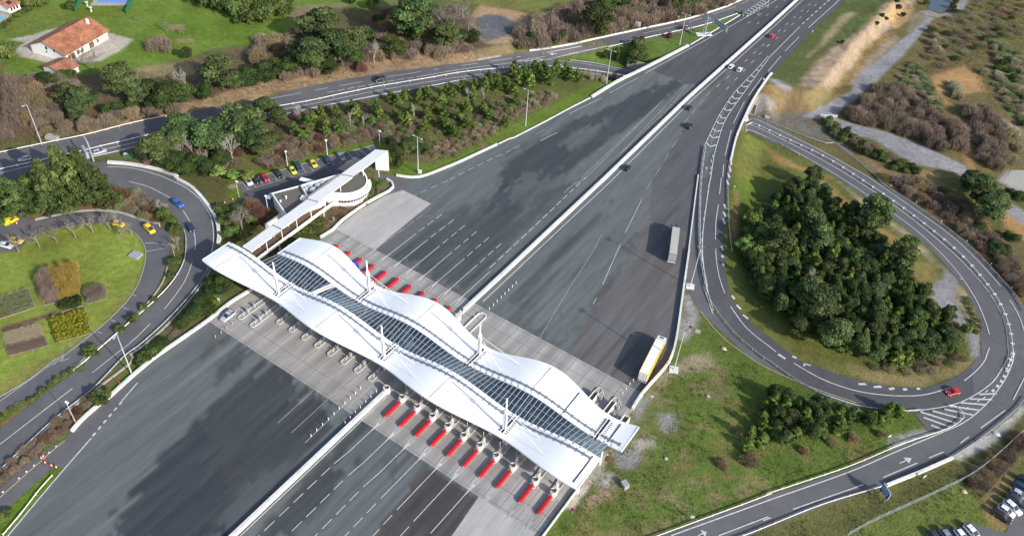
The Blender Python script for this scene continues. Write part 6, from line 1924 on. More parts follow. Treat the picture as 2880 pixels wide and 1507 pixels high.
def back_sign(label, v, b, h, wd, hh, az, m='steel', tri=False):
    o = G(v, [b])[0]
    t = thing('road_sign', label, 'road sign', o, az)
    k = MB()
    for s in ((-1, 1) if wd > 1.2 else (0,)): k.tube((s*wd*.35, .05, -.1), (s*wd*.35, .05, h), .05, .05, 6)
    k.local('pole', M['steel'], t)
    b_ = MB()
    if tri: b_.prism([(-wd/2, 0), (wd/2, 0), (0, .02)], h-.1, h) if False else b_.add([(-wd/2, 0, h-hh), (wd/2, 0, h-hh), (0, 0, h), (-wd/2, -.04, h-hh), (wd/2, -.04, h-hh), (0, -.04, h)], [(0, 1, 2), (5, 4, 3), (0, 3, 4, 1), (1, 4, 5, 2), (2, 5, 3, 0)])
    else: b_.box((0, 0, h-hh/2), (wd, .05, hh))
    b_.local('sign_plate', M[m], t)
    return t
back_sign('grey back of a road sign in the rough grass below the concrete barrier', 'C4', (1168, 925), 1.9, .95, 1.0, 1.0)
back_sign('grey back of a sign at the concrete pad beside the junction', 'C4', (905, 622), 1.9, .85, .9, .9)
back_sign('grey triangular sign beside the guard rail at the lower right', 'C4', (1630, 668), 1.9, 1.0, .9, 1.0, 'grey', True)
back_sign('grey sign plate on the verge above the south road', 'C3', (1355, 1228), 1.8, .9, 1.0, .5)
back_sign('wide grey sign back on the verge below the tall copse', 'A3', (945, 222), 3.6, 2.6, 2.2, .3)
back_sign('blue grey sign plate in the planted bank beside the office', 'va', (1056, 1085), 2.2, 1.0, 1.3, .2, 'grey')
back_sign('pale grey sign plate at the right wall behind the canopy', 'C3', (1052, 322), 1.8, .8, .8, .4)
back_sign('pale sign plate in the shrubs beside the leftmost toll lane', 'v5', (210, 180), 2.0, .7, 1.1, .5)
back_sign('small grey sign at the grass bank of the junction by the groved bush', 'C4', (938, 428), 1.4, .7, .7, 1.2)
# the blue direction sign
o = G('e5', [(300, 735)])[0]
pl = at_z('e5', [(180, 460), (305, 680)], o[2]+2.0)
pd = pl[1]-pl[0]
az = math.atan2(pd[1], pd[0])
if math.sin(az)*(-o[0])-math.cos(az)*(-o[1]) < 0: az += math.pi
t = thing('direction_sign', 'blue direction sign with white lettering lines by the south road', 'direction sign', ((pl[0][0]+pl[1][0])/2, (pl[0][1]+pl[1][1])/2, o[2]), az)
wd = float(np.hypot(*pd[:2]))
k = MB()
for s in (-.35, .35): k.tube((s*wd, .1, -.3), (s*wd, .1, 4.1), .08, .08, 6)
k.local('pole', M['steel'], t)
MB().box((0, 0, 2.95), (wd, .08, 2.5)).local('sign_plate', M['sign_white'], t)
k = MB()
for z0, z1 in ((1.78, 2.98), (3.06, 4.12)): k.box((0, -.022, (z0+z1)/2), (wd-.16, .08, z1-z0))
k.local('blue_panel', M['blue_sign'], t)
k = MB()
for z, n_ in ((3.8, 7), (3.35, 6), (2.7, 6), (2.2, 5)):
    x = -wd*.40
    for q in range(n_):
        l_ = wd*(.06+.03*((q*7+int(z*10)) % 3))
        k.box((x+l_/2, -.07, z), (l_, .02, .17))
        x += l_+wd*.035
k.local('lettering', M['sign_white'], t)
MB().box((-wd*.40, -.05, 1.52), (.9, .08, .55)).local('lower_panel', M['dark'], t)
# gantries
o = G('A3', [(1447, 262)])[0]
t = thing('sign_gantry', 'grey cantilever sign gantry reaching over the motorway from the grass wedge', 'gantry', o)
dd = at_z('A3', [(1462, 178), (1625, 232)], 8.4)
top = np.array([o[0], o[1], 8.4])
en = dd[1]
k = MB()
for s in (-.45, .45): k.tube((o[0]+s, o[1], 0), (o[0]+s, o[1], 8.6), .28, .22, 8)
k.build('post', M['grey'], t)
k = MB()
for z in (7.6, 8.7): k.tube((o[0], o[1], z), (en[0], en[1], z), .17, .15, 6)
for q in range(9):
    a, b = q/9, (q+1)/9
    p0 = top+(en-top)*a
    p1 = top+(en-top)*b
    k.tube((p0[0], p0[1], 7.6 if q % 2 else 8.7), (p1[0], p1[1], 8.7 if q % 2 else 7.6), .08, .08, 5)
k.build('arm', M['steel'], t)
md = top+(en-top)*.62
d = en-top
MB().box((md[0]+.3, md[1]+.3, 8.5), (np.hypot(d[0], d[1])*.66, .18, 2.6), math.atan2(d[1], d[0])).build('sign_panel', M['grey'], t)
MB().box((o[0], o[1], .1), (7, 3.2, .4), math.atan2(d[1], d[0])*.0+.75).build('footing', M['barrier'], t)
o0 = G('e7', [(565, 500)])[0]
en = at_z('e7', [(385, 40)], 7.5)[0]
t = thing('sign_gantry', 'grey gantry arm over the left slip road with tilted sign box', 'gantry', o0)
MB().tube(o0, (o0[0], o0[1], 7.6), .30, .25, 8).build('post', M['grey'], t)
MB().tube((o0[0], o0[1], 7.5), en, .28, .20, 8).build('arm', M['steel'], t)
p = at_z('e7', [(410, 330)], 6.4)[0]
d = en-o0
MB().box((p[0], p[1], 6.6), (5.2, .8, 2.2), math.atan2(d[1], d[0])).build('sign_box', M['grey'], t)
o = G('A3', [(1737, 112)])[0]
t = thing('nose_marker', 'green rounded marker at the motorway nose', 'marker', o)
MB().lathe((0, 0, 0), [(.95, 0), (.95, 1.6), (.8, 1.8)], 14).local('marker_body', M['green_net'], t)
MB().lathe((1.0, -1.6, 0), [(.35, 0), (.3, .9), (.1, 1.0)], 10).local('lamp_base', M['cone'], t)
# delineator posts
bm_ = MB().lathe((0, 0, 0), [(.10, 0), (.10, .85), (.07, .95)], 8).mesh('delineator_post', M['white_metal'])
bp_ = mat('pink_post', (.55, .33, .30), .6, .05, 2)
bm2 = MB().lathe((0, 0, 0), [(.11, 0), (.11, .9), (.07, 1.0)], 8).mesh('delineator_post', bp_)
def posts(label, group, v, pts, me):
    for p in G(v, pts): tag(put('delineator_post', me, None, (p[0], p[1], p[2]+.03)), label, 'post', group)
posts('white flexible post in the row on the near plaza left of the central barrier', 'posts left of the near barrier', 'C2', [(790, 240), (752, 278), (712, 316), (672, 354), (630, 394), (590, 434), (547, 474), (504, 515), (460, 556), (417, 600)], bm_)
posts('white post along the shadow side of the near central barrier', 'posts along the near barrier', 'C2', [(910, 268), (868, 308), (830, 345), (790, 388), (752, 424), (713, 464), (674, 502)], bm_)
posts('white flexible post in the slanting row on the far plaza right of the barrier', 'posts right of the far barrier', 'v4', [(1828, 255), (1757, 322), (1687, 393), (1617, 462), (1545, 532), (1470, 602), (1398, 672), (1323, 745)], bm_)
posts('pinkish post in front of the silver four by four', 'posts before the left lane', 'v5', [(418, 520), (328, 592), (240, 660), (150, 728)], bm2)
posts('thin white post at the lorry end of the far right lanes', 'posts behind the yellow lorry', 'v9', [(1910, 400), (1858, 462), (1800, 540), (1745, 612)], bm_)
posts('white road edge post on the outside of the eastern bend', 'edge posts of the eastern bend', 'B4', [(925, 62), (1116, 190), (1307, 332), (1497, 482), (1677, 655), (1832, 835)], bm_)
posts('white stone stud along the kerb of the exit lane', 'studs along the exit lane', 'C1', [(425, 675), (372, 722), (258, 818), (200, 865), (143, 915), (22, 1018)], MB().box((0, 0, .12), (.35, .35, .3), .5, .8).mesh('kerb_stud', M['barrier']))
# cones
cn = MB().lathe((0, 0, .05), [(.20, 0), (.05, .78)], 12)
cone_b = MB().box((0, 0, .03), (.52, .52, .06)).mesh('base', M['rubber'])
cone_s = MB().lathe((0, 0, .35), [(.147, 0), (.110, .2)], 12).mesh('band', M['sign_white'])
cone_m = cn.mesh('cone_body', M['cone'])
for v, q, lab in (('C1', (330, 755), 'orange cone by the kerb, right one of the touching pair'), ('C1', (316, 768), 'orange cone by the kerb, left one of the touching pair'), ('C1', (345, 802), 'orange cone alone in the middle of the exit lane'), ('C1', (392, 824), 'orange cone just left of the grass tip'), ('C1', (428, 836), 'orange cone standing on the grass tip'),
                  ('B1', (1208, 366), 'orange cone under the hedge by the yellow van'), ('B1', (129, 346), 'orange cone beside the tall yellow van'), ('B1', (1758, 165), 'orange cone on the grass corner below the white lamp'), ('B1', (1698, 190), 'orange cone beside the drive at the shrubs')):
    o = G(v, [q])[0]
    t = thing('traffic_cone', lab, 'traffic cone', (o[0], o[1], o[2]+.06), 0, 'traffic cones')
    put('cone_body', cone_m, t, scale=(1.2,)*3)
    put('base', cone_b, t, scale=(1.2,)*3)
    put('band', cone_s, t, scale=(1.2,)*3)
# odds and ends
def block(name, label, cat_, v, q, size, m, rz=.3, parts=()):
    o = G(v, [q])[0]
    t = thing(name, label, cat_, o, rz)
    MB().box((0, 0, size[2]/2-.05), (*size[:2], size[2]+.1)).local('cabinet_body', m, t)
    MB().box((0, 0, size[2]+.04), (size[0]+.14, size[1]+.14, .09)).local('lid', m, t)
    return t
block('utility_cabinet', 'grey utility cabinet in the grass right of the canopy corner', 'cabinet', 'C3', (850, 975), (1.7, 1.3, 1.3), M['grey'], -.5)
block('utility_cabinet', 'small grey cabinet inside the green netting beside the slip road', 'cabinet', 'e7', (1170, 400), (1.0, 1.3, .9), M['barrier'], .4)
block('utility_cabinet', 'pale box at the foot of the lamp on the grass point', 'cabinet', 'A2', (1240, 1308), (.7, .5, 1.1), M['white_metal'], .2)
block('inspection_hut', 'small concrete inspection pit house at the edge of the round lawn', 'hut', 'B1', (1025, 585), (3.2, 2.6, .55), M['grey'], .2)
block('plinth', 'pale stone plinth left of the silver hatchback by the scrub', 'plinth', 'A1', (400, 1045), (4.2, 2.4, 1.0), M['kerb'], .45)
block('manhole_cover', 'square concrete manhole beside the canopy path', 'manhole', 'C3', (742, 775), (1.6, 1.6, .12), M['timber'], .2)
block('manhole_cover', 'square manhole frame on the gravelled point', 'manhole', 'e3', (1135, 632), (1.4, 1.4, .08), M['kerb'], .2)
block('manhole_cover', 'square concrete frame below the bridge on the gravel', 'manhole', 'e1', (1110, 728), (2.0, 1.6, .25), M['kerb'], .5)
def stone(label, v, q, r, m='kerb'):
    o = G(v, [q])[0]
    V, F = [], []
    b = MB().lathe((0, 0, 0), [(r*.9, -.1), (r, r*.25), (r*.7, r*.55), (r*.2, r*.68)], 7)
    b.v = [(x*(1+.25*math.sin(3*x+y*5)), y*(1+.25*math.cos(4*y)), z) for x, y, z in b.v]
    tag(put('boulder', b.mesh('boulder', M[m]), None, o), label, 'boulder')
stone('pale boulder in the grass below the yellow line', 'e3', (1548, 905), .8, 'stone')
stone('pale boulder near the grove of the south embankment', 'C3', (1478, 295), .6, 'kerb')
stone('small dark boulder in the south grass', 'C3', (1160, 765), .55, 'kerb')
stone('pale stone below the wire fence', 'e5', (1695, 535), .7, 'stone')
stone('pale broken concrete beside the lower right guard rail', 'C4', (1725, 585), .9, 'barrier')
gn = thing('netting_fence', 'green netting round the small cabinet at the slip road', 'fence', G('e7', [(1230, 420)])[0])
P = G('e7', [(1085, 330), (1150, 440), (1310, 440), (1330, 330)])
MB().sweep(P, [(-.02, 0), (.02, 0), (.02, 1.5), (-.02, 1.5)], True).build('net', M['green_net'], gn)
for p in P: MB().tube(p, p+np.array([0, 0, 1.7]), .05, .05, 6).build('post', M['wire'], gn)
g_ = thing('field_gate', 'grey steel field gate at the fork of the gravel tracks', 'gate', G('A4', [(455, 890)])[0], .6)
k = MB()
for z in (.3, .65, 1.0, 1.35): k.tube((-3.2, 0, z), (3.2, 0, z), .07, .07, 5)
for x in (-3.2, 0, 3.2): k.tube((x, 0, .1), (x, 0, 1.45), .08, .08, 5)
k.local('gate_leaf', M['white_metal'], g_)
for x in (-3.4, 3.4): MB().tube((x, 0, -.1), (x, 0, 1.7), .12, .12, 6).local('post', M['steel'], g_)

# ------------------------------------------------------------------ farmhouse and the small houses
def frame3(v, a, b, c):
    """corner b, u towards a, v towards c"""
    P = G(v, [a, b, c])
    u = P[0]-P[1]
    w_ = P[2]-P[1]
    return P[1], u, w_
o, u, w_ = frame3('A1', (240, 402), (510, 472), (820, 292))
LU, LV = np.hypot(u[0], u[1]), np.hypot(w_[0], w_[1])
az = math.atan2(w_[1], w_[0])        # local x along the long side
t = thing('farmhouse', 'long white farmhouse with red tiled gable roof and a chimney', 'house', (o[0], o[1], o[2]), az)
cr = w_[0]*u[1]-w_[1]*u[0]
sg = 1 if cr > 0 else -1             # local y towards the other eave
EH, RH = 3.6, 7.0
b = MB()
b.add([(0, 0, -.3), (LV, 0, -.3), (LV, sg*LU, -.3), (0, sg*LU, -.3), (0, 0, EH), (LV, 0, EH), (LV, sg*LU, EH), (0, sg*LU, EH), (0, sg*LU/2, RH-.2), (LV, sg*LU/2, RH-.2)],
      [(0, 1, 5, 4), (2, 3, 7, 6), (3, 0, 4, 8, 7), (1, 2, 6, 9, 5), (4, 5, 9, 8), (6, 7, 8, 9)])
b.local('wall', M['render_wall'], t)
sl = (RH-EH)/(LU/2)
for s0, nm in ((0, 0), (1, 1)):
    ye, yr = (-sg*1.0, sg*LU/2) if s0 == 0 else (sg*(LU+1.0), sg*LU/2)
    ze = EH-sl*1.0
    k = MB().add([(-1.0, ye, ze), (LV+1.0, ye, ze), (LV+1.0, yr, RH), (-1.0, yr, RH), (-1.0, ye, ze+.22), (LV+1.0, ye, ze+.22), (LV+1.0, yr, RH+.22), (-1.0, yr, RH+.22)],
                 [(0, 1, 2, 3), (4, 5, 6, 7), (0, 1, 5, 4), (2, 3, 7, 6), (0, 3, 7, 4), (1, 2, 6, 5)])
    ro = k.local('roof', M['roof_tile'], t)
    if s0 == 0:
        MB().box((LV-2.5, sg*LU*.36, RH-.2), (.8, .9, 2.6)).local('chimney', M['render_wall'], ro)
MB().tube((-1.0, sg*LU/2, RH+.22), (LV+1.0, sg*LU/2, RH+.22), .18, .18, 6).local('ridge', M['roof_tile'], t)
for x, wd_, h, z in ((1.6, 1.3, 2.0, 1.3), (3.6, 1.8, 2.4, 1.2), (6.2, 1.4, 1.8, 1.5), (8.6, 1.2, 1.8, 1.5), (13.5, 2.6, 2.4, 1.3), (17.0, 1.2, 1.6, 1.6)):
    MB().box((x, -sg*.02, z), (wd_, .1, h)).local('window', M['timber'], t)
for y, z, s_ in ((5.2, 3.6, .8), (9.0, 3.9, 1.0), (9.4, 2.2, .6)):
    MB().box((-.02, sg*y, z), (.1, s_, s_*1.2)).local('window', M['win'], t)
def small_house(name, label, v, a, b_, c, eh, rh, roofm, extra=None, ridge_x=True):
    o, u, w_ = frame3(v, a, b_, c)
    LU, LV = np.hypot(u[0], u[1]), np.hypot(w_[0], w_[1])
    t = thing(name, label, 'house', o, math.atan2(w_[1], w_[0]))
    sg = 1 if (w_[0]*u[1]-w_[1]*u[0]) > 0 else -1
    b = MB()
    b.add([(0, 0, -.3), (LV, 0, -.3), (LV, sg*LU, -.3), (0, sg*LU, -.3), (0, 0, eh), (LV, 0, eh), (LV, sg*LU, eh), (0, sg*LU, eh), (0, sg*LU/2, rh-.15), (LV, sg*LU/2, rh-.15)],
          [(0, 1, 5, 4), (2, 3, 7, 6), (3, 0, 4, 8, 7), (1, 2, 6, 9, 5), (4, 5, 9, 8), (6, 7, 8, 9)])
    b.local('wall', M['render_wall'], t)
    sl = (rh-eh)/(LU/2)
    for s0 in (0, 1):
        ye, yr = (-sg*.6, sg*LU/2) if s0 == 0 else (sg*(LU+.6), sg*LU/2)
        ze = eh-sl*.6
        MB().add([(-.6, ye, ze), (LV+.6, ye, ze), (LV+.6, yr, rh), (-.6, yr, rh), (-.6, ye, ze+.18), (LV+.6, ye, ze+.18), (LV+.6, yr, rh+.18), (-.6, yr, rh+.18)],
                 [(0, 1, 2, 3), (4, 5, 6, 7), (0, 1, 5, 4), (2, 3, 7, 6), (0, 3, 7, 4), (1, 2, 6, 5)]).local('roof', roofm, t)
    return t, LV, LU, sg, sl
t, LV, LU, sg, sl = small_house('pool_house', 'small white house with orange roof and solar panel beside the turquoise pool', 'A1', (-60, 95), (75, 105), (158, 68), 2.6, 4.2, M['roof_tile'])
MB().add([(LV*.25, sg*LU*.12, 2.6+sl*LU*.12+.22), (LV*.62, sg*LU*.12, 2.6+sl*LU*.12+.22), (LV*.62, sg*LU*.36, 2.6+sl*LU*.36+.22), (LV*.25, sg*LU*.36, 2.6+sl*LU*.36+.22)], [(0, 1, 2, 3) if sg > 0 else (3, 2, 1, 0)]).local('solar_panel', M['solar'], t)
for x in (.25, .5, .75): MB().box((LV*x, -sg*.02, 1.4), (.9, .1, 1.3)).local('window', PM['navy'], t)
t, LV, LU, sg, sl = small_house('garden_shed', 'low outbuilding with dark red roof behind the clipped hedge', 'A1', (330, 545), (480, 600), (600, 545), 2.4, 4.0, M['roof_tile'])
sheet('pool_terrace', G('A1', [(680, 45), (735, -40), (1000, -60), (990, 40), (850, 46)]), M['kerb'], .05, 6.0)
sheet('swimming_pool', G('A1', [(733, 20), (770, -60), (965, -60), (960, 8), (930, 24)]), M['pool_cover'], .09, 6.0)
sheet('pool_terrace', G('A1', [(-60, 100), (60, 110), (75, 118), (0, 175), (-80, 200)]), M['kerb'], .05, 6.0)
sheet('swimming_pool', G('A1', [(-60, 118), (48, 122), (0, 160), (-80, 190)]), M['pool'], .09, 6.0)
for lab, P in (('green net fence left of the covered pool', [(568, 95), (625, -10)]), ('green net fence right of the covered pool', [(955, 108), (1015, 0)])):
    P = G('A1', P)
    t = thing('netting_fence', lab, 'fence', P[0])
    MB().sweep(P, [(-.02, 0), (.02, 0), (.02, 2.2), (-.02, 2.2)], True).build('net', M['green_net'], t)
    for p in resample(P, 3)[0]: MB().tube(p, p+np.array([0, 0, 2.4]), .06, .06, 6).build('post', M['green_net'], t)
for q, lab in (((660, 48), 'white garden urn at the corner of the covered pool'), ((690, 88), 'white garden urn below the covered pool')):
    o = G('A1', [q])[0]
    tag(put('garden_urn', MB().lathe((0, 0, -.1), [(.5, 0), (.3, .3), (.25, 1.3), (.7, 1.9), (.75, 2.1)], 10).mesh('garden_urn', M['barrier']), None, o), lab, 'urn')
# ------------------------------------------------------------------ vegetation
def quads(cent, nrm, size, asp=1.0):
    """square leaf sprays: cent (n,3), facing nrm, edge length size (n)"""
    n = len(cent)
    nrm = nrm/(np.linalg.norm(nrm, axis=1)[:, None]+1e-9)
    a = rng.normal(size=(n, 3))
    u = np.cross(nrm, a)
    u /= np.linalg.norm(u, axis=1)[:, None]+1e-9
    v = np.cross(nrm, u)
    h = (size/2)[:, None]
    V = np.stack([cent-u*h-v*h*asp, cent+u*h-v*h*asp, cent+u*h*.8+v*h*asp, cent-u*h*.8+v*h*asp], 1).reshape(-1, 3)
    F = np.arange(4*n, dtype=np.int32).reshape(-1, 4)
    return V, F

def crown(name, kind, seed):
    """crown in a unit frame: height 1 (ground to tip), radius 1"""
    r_ = np.random.default_rng(seed)
    pads = []
    if kind == 'pine':                      # broad pine: tiers of flattened pads
        for i in range(34):
            t = r_.random()**.8
            z = .34+.62*t
            rad = (1-.62*max(0, (t-.35)/.65)**1.5)*(.55+.45*min(1, t/.3))
            a = r_.random()*6.283
            d = rad*.78*math.sqrt(r_.random())
            pads.append((d*math.cos(a), d*math.sin(a), z, .30+.14*r_.random(), .060+.03*r_.random()))
        cols = np.array([(.046, .066, .022), (.056, .078, .026), (.068, .090, .030), (.036, .054, .020)])
        npad, lsize, up = 150, .088, .5
    elif kind == 'dark':                    # dense dark evergreen (holm oak)
        for i in range(26):
            a = r_.random()*6.283
            t = r_.random()
            z = .22+.66*t
            d = .74*math.sqrt(r_.random())*math.sqrt(max(.08, 1-(2*t-.85)**2*.8))
            pads.append((d*math.cos(a), d*math.sin(a), z, .34+.14*r_.random(), .13))
        cols = np.array([(.028, .046, .012), (.036, .056, .014), (.046, .068, .017), (.030, .046, .016)])
        npad, lsize, up = 150, .098, .35
    elif kind == 'young':                   # young conical pine, upright shoots
        for i in range(15):
            t = (i+.5)/15
            z = .12+.84*t
            rad = 1.0*(1-t)**.75*.72
            a = i*2.4
            pads.append((rad*math.cos(a), rad*math.sin(a), z, .42*(1-t*.55), .10))
        cols = np.array([(.054, .086, .018), (.070, .106, .022), (.092, .128, .026), (.044, .070, .016)])
        npad, lsize, up = 100, .14, .5
    elif kind == 'conifer':                 # tall feathery conifer, several leaders
        for i in range(64):
            t = (i+r_.random())/64
            z = .10+.86*t
            a = i*2.4+r_.random()
            rad = (1-t)**.62*(.45+.5*r_.random())
            pads.append((rad*math.cos(a)+.12*math.sin(seed+4*t), rad*math.sin(a)+.10*math.cos(seed+3*t), z, .24*(1-t*.45), .055))
        cols = np.array([(.040, .060, .018), (.052, .074, .022), (.064, .088, .026), (.034, .052, .016)])
        npad, lsize, up = 90, .075, .4
    elif kind == 'shrub':
        for i in range(16):
            a = r_.random()*6.283
            d = .72*math.sqrt(r_.random())
            pads.append((d*math.cos(a), d*math.sin(a), .32+.36*r_.random()*(1-d*.5), .40, .26))
        cols = np.array([(.046, .068, .018), (.060, .086, .022), (.080, .104, .028), (.036, .054, .016)])
        npad, lsize, up = 120, .115, .4
    elif kind == 'light':
        for i in range(20):
            a = r_.random()*6.283
            t = r_.random()
            d = .72*math.sqrt(r_.random())*math.sqrt(max(.1, 1-(2*t-.9)**2))
            pads.append((d*math.cos(a), d*math.sin(a), .42+.5*t, .30, .09))
        cols = np.array([(.105, .155, .034), (.125, .175, .040), (.085, .130, .030), (.14, .18, .045)])
        npad, lsize, up = 130, .10, .45
    V_, F_, C_ = [], [], []
    nv = 0
    for (x, y, z, rr, rz) in pads:
        n = int(npad*(.8+.4*r_.random()))
        d = r_.normal(size=(n, 3))
        d /= np.linalg.norm(d, axis=1)[:, None]
        d[:, 2] = np.where(r_.random(n) < .7, np.abs(d[:, 2]), d[:, 2])
        q = .55+.45*r_.random(n)**.5
        c = np.array((x, y, z))+d*q[:, None]*np.array((rr, rr, rz))
        c += r_.normal(size=(n, 3))*np.array((.035, .035, .012))
        nr = d+np.array((0, 0, up))+r_.normal(size=(n, 3))*.55
        V, F = quads(c, nr, lsize*(.6+.8*r_.random(n)))
        V[:, 2] = (V[:, 2]-np.repeat(c[:, 2], 4))*.45+np.repeat(c[:, 2], 4) if kind != 'shrub' else V[:, 2]
        base = cols[r_.integers(len(cols))]*(.80+.40*r_.random())*1.75
        cc = base[None, :]*(.75+.5*r_.random(n))[:, None]
        V_.append(V)
        F_.append(F+nv)
        nv += len(V)
        C_.append(np.repeat(cc, 4, 0))
    return mesh_np(name, np.concatenate(V_), np.concatenate(F_), M['pine' if kind in ('pine', 'young', 'conifer') else 'leaf'], np.concatenate(C_))

def limbs(name, segs, m, n=5):
    b = MB()
    for p, q, a, c in segs: b.tube(p, q, a, c, n, False)
    return b.mesh(name, m)
def grow(r_, p, d, L, r, lev, segs, tips, up=.25, spread=.55, nchild=3):
    q = p+d*L
    segs.append((p, q, r, r*.62))
    if lev == 0:
        tips.append((p, q))
        return
    for k in range(nchild):
        f = .45+.55*(k+1)/nchild
        s = p+d*L*f
        e = Vector(r_.normal(size=3))
        nd = (d+e*spread+Vector((0, 0, up))).normalized()
        grow(r_, s, nd, L*(.55+.2*r_.random()), r*.55, lev-1, segs, tips, up, spread, nchild)
def bare_meshes(kind, seed):
    """leafless trees in real metres, scaled later; returns (limbs mesh, twig crown mesh, nominal height)"""
    r_ = np.random.default_rng(seed)
    segs, tips = [], []
    if kind == 'bare':
        grow(r_, Vector((0, 0, -.2)), Vector((0, 0, 1)), 2.6, .16, 3, segs, tips, .22, .62, 4)
        tw, tl, H_ = 7, .85, 6.5
        col = np.array((.20, .175, .15))
    elif kind == 'birch':
        grow(r_, Vector((0, 0, -.2)), Vector((0, 0, 1)), 4.2, .17, 3, segs, tips, .42, .42, 4)
        tw, tl, H_ = 4, .8, 9
        col = np.array((.36, .34, .32))
    elif kind == 'poplar':
        grow(r_, Vector((0, 0, -.2)), Vector((0, 0, 1)), 6.5, .13, 2, segs, tips, .9, .30, 6)
        tw, tl, H_ = 7, 1.3, 11
        col = np.array((.185, .155, .125))
    hmax = max(max(a[1].z for a in segs), 1)
    B, Cc = [], []
    nv = 0
    for a, b in tips:
        for k in range(tw):
            f = r_.random()
            p = np.array(a.lerp(b, f))
            d = np.array((b-a).normalized())+r_.normal(size=3)*.75+np.array((0, 0, .3))
            d /= np.linalg.norm(d)
            q = p+d*tl*(.5+.7*r_.random())
            s = np.cross(d, r_.normal(size=3))
            s = s/np.linalg.norm(s)*.022
            B += [p-s, p+s, q]
            Cc += [col*(.7+.6*r_.random())]*3
    F = np.arange(len(B), dtype=np.int32).reshape(-1, 3)
    return limbs('limbs', segs, M['pale_bark'] if kind == 'birch' else M['trunk'] if kind == 'poplar' else M['bare_bark'], 4), mesh_np('twigs', np.array(B), F, M['twig'], np.array(Cc)), H_
M['bare_bark'] = mat('grey_bark', (.20, .175, .155), .9, .2, 4)

def thicket(seed, col):
    """leafless brown brush: a mound of fine upright twigs, unit radius and height"""
    r_ = np.random.default_rng(seed)
    n = 2600
    a = r_.random(n)*6.283
    d = np.sqrt(r_.random(n))*.95
    lob = 1+.22*np.sin(a*3+seed)+.15*np.sin(a*5+2*seed)
    x, y = d*np.cos(a)*lob, d*np.sin(a)*lob
    top = np.sqrt(np.clip(1-(d*.95)**2, .08, 1))*(.72+.28*r_.random(n))
    z0 = top*(.15+.6*r_.random(n))
    out = np.stack([x*.45, y*.45, np.full(n, .8)], 1)+r_.normal(size=(n, 3))*.42
    out /= np.linalg.norm(out, axis=1)[:, None]
    L = .16+.24*r_.random(n)
    p = np.stack([x, y, z0], 1)
    q = p+out*L[:, None]*np.array((.8, .8, 1.0))
    s = np.cross(out, r_.normal(size=(n, 3)))
    s = s/np.linalg.norm(s, axis=1)[:, None]*(.007+.010*r_.random(n))[:, None]
    V = np.stack([p-s, p+s, q+s*.4, q-s*.4], 1).reshape(-1, 3)
    F = np.arange(4*n, dtype=np.int32).reshape(-1, 4)
    cc = np.array(col)[None, :]*(.6+.8*r_.random(n))[:, None]
    return mesh_np('twigs', V, F, M['twig'], np.repeat(cc, 4, 0))

CR = {k: [crown('crown', k, 100*i+7*len(k)) for i in range(nv)] for k, nv in (('pine', 6), ('dark', 5), ('young', 5), ('shrub', 4), ('light', 2), ('conifer', 4))}
BR = {k: [bare_meshes(k, 11*i+len(k)) for i in range(3)] for k in ('bare', 'birch', 'poplar')}
TH = {'brown': [thicket(i, (.225, .178, .132)) for i in range(4)], 'purple': [thicket(20+i, (.215, .165, .135)) for i in range(4)], 'tan': [thicket(40+i, (.26, .20, .115)) for i in range(3)],
      'gold': [thicket(60, (.27, .17, .05))], 'rust': [thicket(70+i, (.165, .095, .062)) for i in range(2)], 'reed': [thicket(80+i, (.20, .235, .11)) for i in range(3)], 'plume': [thicket(90+i, (.36, .31, .21)) for i in range(2)]}
TRK = limbs('trunk', [(Vector((0, 0, -.05)), Vector((0, 0, .55)), .042, .026), (Vector((0, 0, .5)), Vector((.02, .01, .9)), .026, .008)]+[(Vector((0, 0, .38+.07*i)), Vector((.42*math.cos(i*2.2), .42*math.sin(i*2.2), .55+.06*i)), .014, .005) for i in range(6)], M['trunk'], 6)
STM = limbs('stems', [(Vector((.1*math.cos(i), .1*math.sin(i), -.1)), Vector((.4*math.cos(i*1.3), .4*math.sin(i*1.3), .5)), .03, .012) for i in range(7)], M['trunk'], 4)
veg = []
NAMES = {'hedge': 'hedge_shrub', 'reeds': 'reed_clump', 'pampas': 'pampas_tuft', 'bush': 'bush', 'grass tuft': 'grass_tuft'}
def plant(P, h, r, kind, var=None, name=None, catg=None):
    """a tree or bush of height h and radius r at ground point P"""
    i = int(rng.integers(1000)) if var is None else var
    a = float(rng.random()*6.283)
    nm = name or NAMES.get(catg) or {'pine': 'pine_tree', 'conifer': 'pine_tree', 'dark': 'evergreen_tree', 'young': 'young_pine', 'shrub': 'shrub', 'light': 'broadleaf_tree', 'bare': 'bare_tree', 'birch': 'bare_birch', 'poplar': 'bare_poplar'}.get(kind, 'brush_thicket')
    t = thing(nm, None, None, P, a)
    if kind in CR:
        put('crown', CR[kind][i % len(CR[kind])], t, scale=(r, r, h))
        put('trunk' if kind != 'shrub' else 'stems', TRK if kind != 'shrub' else STM, t, scale=(max(r*.9, h*.28), max(r*.9, h*.28), h))
    elif kind in BR:
        l_, tw, H_ = BR[kind][i % 3]
        s = h/H_
        put('trunk', l_, t, scale=(s, s, s))
        put('crown', tw, t, scale=(s, s, s))
    else:
        q = TH[kind]
        put('crown', q[i % len(q)], t, scale=(r, r, h))
        put('stems', STM, t, scale=(r*.8, r*.8, h))
    veg.append(t)
    return t
